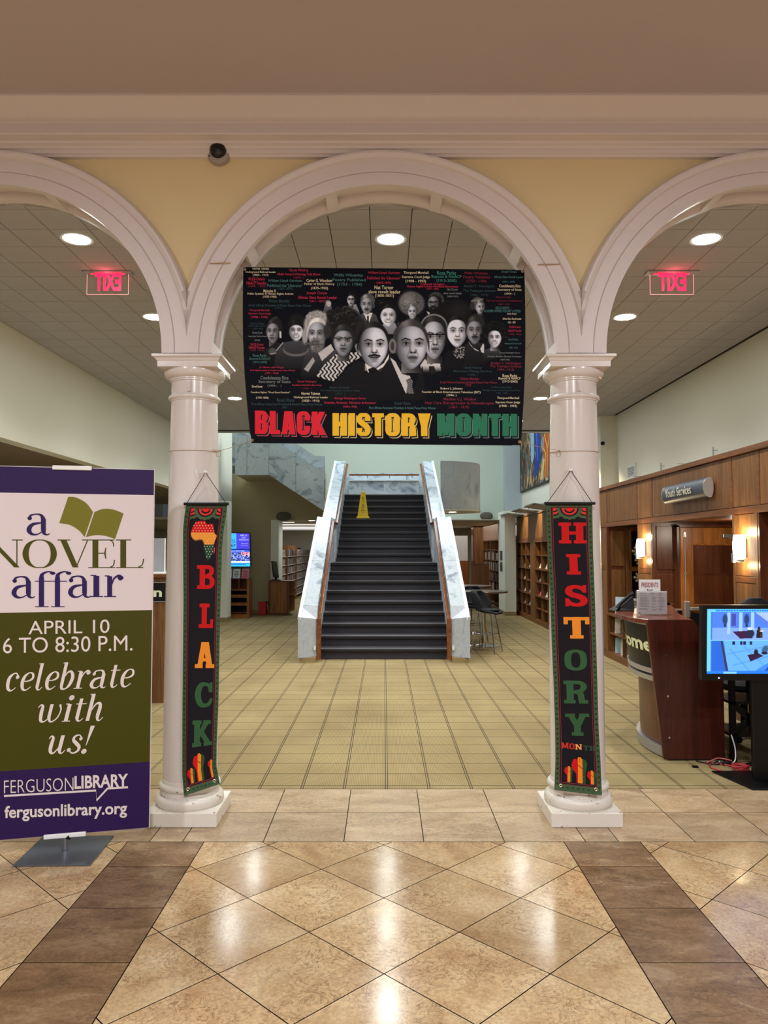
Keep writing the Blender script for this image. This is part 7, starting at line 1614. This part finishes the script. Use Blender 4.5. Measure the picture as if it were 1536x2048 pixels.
for s, a, b, c, d, col in (('VEL', 458, 473, 1079, 1085, (40, 110, 190)), ('fair', 457, 472, 1086, 1094, (30, 60, 150)), ('APRIL 10', 480, 494, 1069, 1072.5, (190, 200, 250)), ('6:00', 483, 491, 1074, 1077, (170, 190, 250)), ('FERGUSON', 478, 497, 1078, 1081, (170, 190, 250)), ('Ferguson Library Staff', 457, 489, 1100.5, 1103.5, (210, 226, 255)), ('celebrate with us', 482, 496, 1086, 1088, (150, 170, 240)), ('library foyer', 482, 496, 1090, 1092, (150, 170, 240))):
    v, f = fit(font_mesh(s, .02, 0, 2), a, b, c, d); surf(v, f, tvfn, .004, 'screen_lettering', emit('scr_%d_%d' % (col[0], col[1]), C(*col), 1.0), tv)
q0, q1, q2, q3 = [Vector(p) for p in (tc0, tc1, tc2, tc3)]; g_ = .02
MB().add([q0+Vector((-g_, .005, g_)), q1+Vector((g_, .005, g_)), q3+Vector((g_, .005, -g_)), q2+Vector((-g_, .005, -g_)), q0+Vector((-g_, .06, g_)), q1+Vector((g_, .06, g_)), q3+Vector((g_, .06, -g_)), q2+Vector((-g_, .06, -g_))], [(0, 1, 2, 3), (7, 6, 5, 4), (0, 4, 5, 1), (1, 5, 6, 2), (2, 6, 7, 3), (3, 7, 4, 0)]).build('screen_case', M['black'], tv)
MB().box(-3.8, -3.5, 19.04, 19.59, 1.5, 1.9).build('wall_bracket', M['black'], tv)

# ---- mural on the right wall of the stair well: a generic colourful figure painting
mu = thing('mural', (4.0, 20, 3.4), 'large colourful framed painting of crowded abstract shapes high on the right wall', 'painting')
def mural(q):
    g = np.random.RandomState(11); q.c[:] = (.20, .20, .16)
    pal_ = [(.24, .30, .26), (.42, .30, .18), (.60, .44, .26), (.14, .2, .26), (.5, .36, .34), (.72, .62, .42), (.18, .32, .34), (.34, .22, .16), (.56, .60, .62)]
    for k in range(420):
        x, y = g.uniform(0, 200), g.uniform(0, 100); a = g.uniform(2, 8); b = a*g.uniform(1.5, 5); q.put(q.ell(x, y, a*.6, b*.6, .25, g.uniform(-.6, .6))*.85, pal_[g.randint(9)])
        q.put(q.ell(x-a*.2, y, a*.18, b*.4, .6, g.uniform(-.5, .5))*.6, np.array(pal_[g.randint(9)])*1.35)
    q.put(q.poly([(46, 0), (60, 0), (60, 52), (54, 62), (48, 56)]), (.56, .70, .78)); q.put(q.poly([(62, 0), (80, 0), (86, 40), (84, 66), (64, 90), (58, 86), (66, 50)]), (.12, .22, .58)); q.put(q.line(70, 4, 74, 60, 4, 3), (.26, .4, .78))
    q.put(q.poly([(100, 26), (112, 20), (122, 30), (120, 60), (112, 96), (98, 94), (96, 50)]), (.66, .32, .16))
    for (a, b, c, d) in ((100, 28, 110, 52), (120, 30, 110, 52), (110, 52, 108, 94), (98, 50, 104, 58), (104, 58, 101, 92)): q.put(q.line(a, b, c, d, 2, 1), (.86, .70, .32))
    q.put(q.poly([(82, 94), (96, 64), (100, 66), (92, 96)]), (.84, .70, .42)); q.put(q.poly([(110, 6), (128, 16), (126, 22), (108, 12)]), (.30, .58, .60))
XM = 4.012
YM0, YM1 = 22.1, 15.5; zt, zb_m = 4.95, 3.30
screen('canvas', [(XM-.035, YM0, zt), (XM-.035, YM1, zt), (XM-.035, YM0, zb_m+.02), (XM-.035, YM1, zb_m+.02)], 560, 240, mural, M['print'], mu, 200, 100)
for a in ((YM1-.03, YM0+.03, zb_m-.02, zb_m+.02), (YM1-.03, YM0+.03, zt, zt+.04), (YM0, YM0+.04, zb_m, zt), (YM1-.04, YM1, zb_m, zt)): box('frame_rail', ink(40, 34, 30), XM-.045, XM+.006, *a, mu)
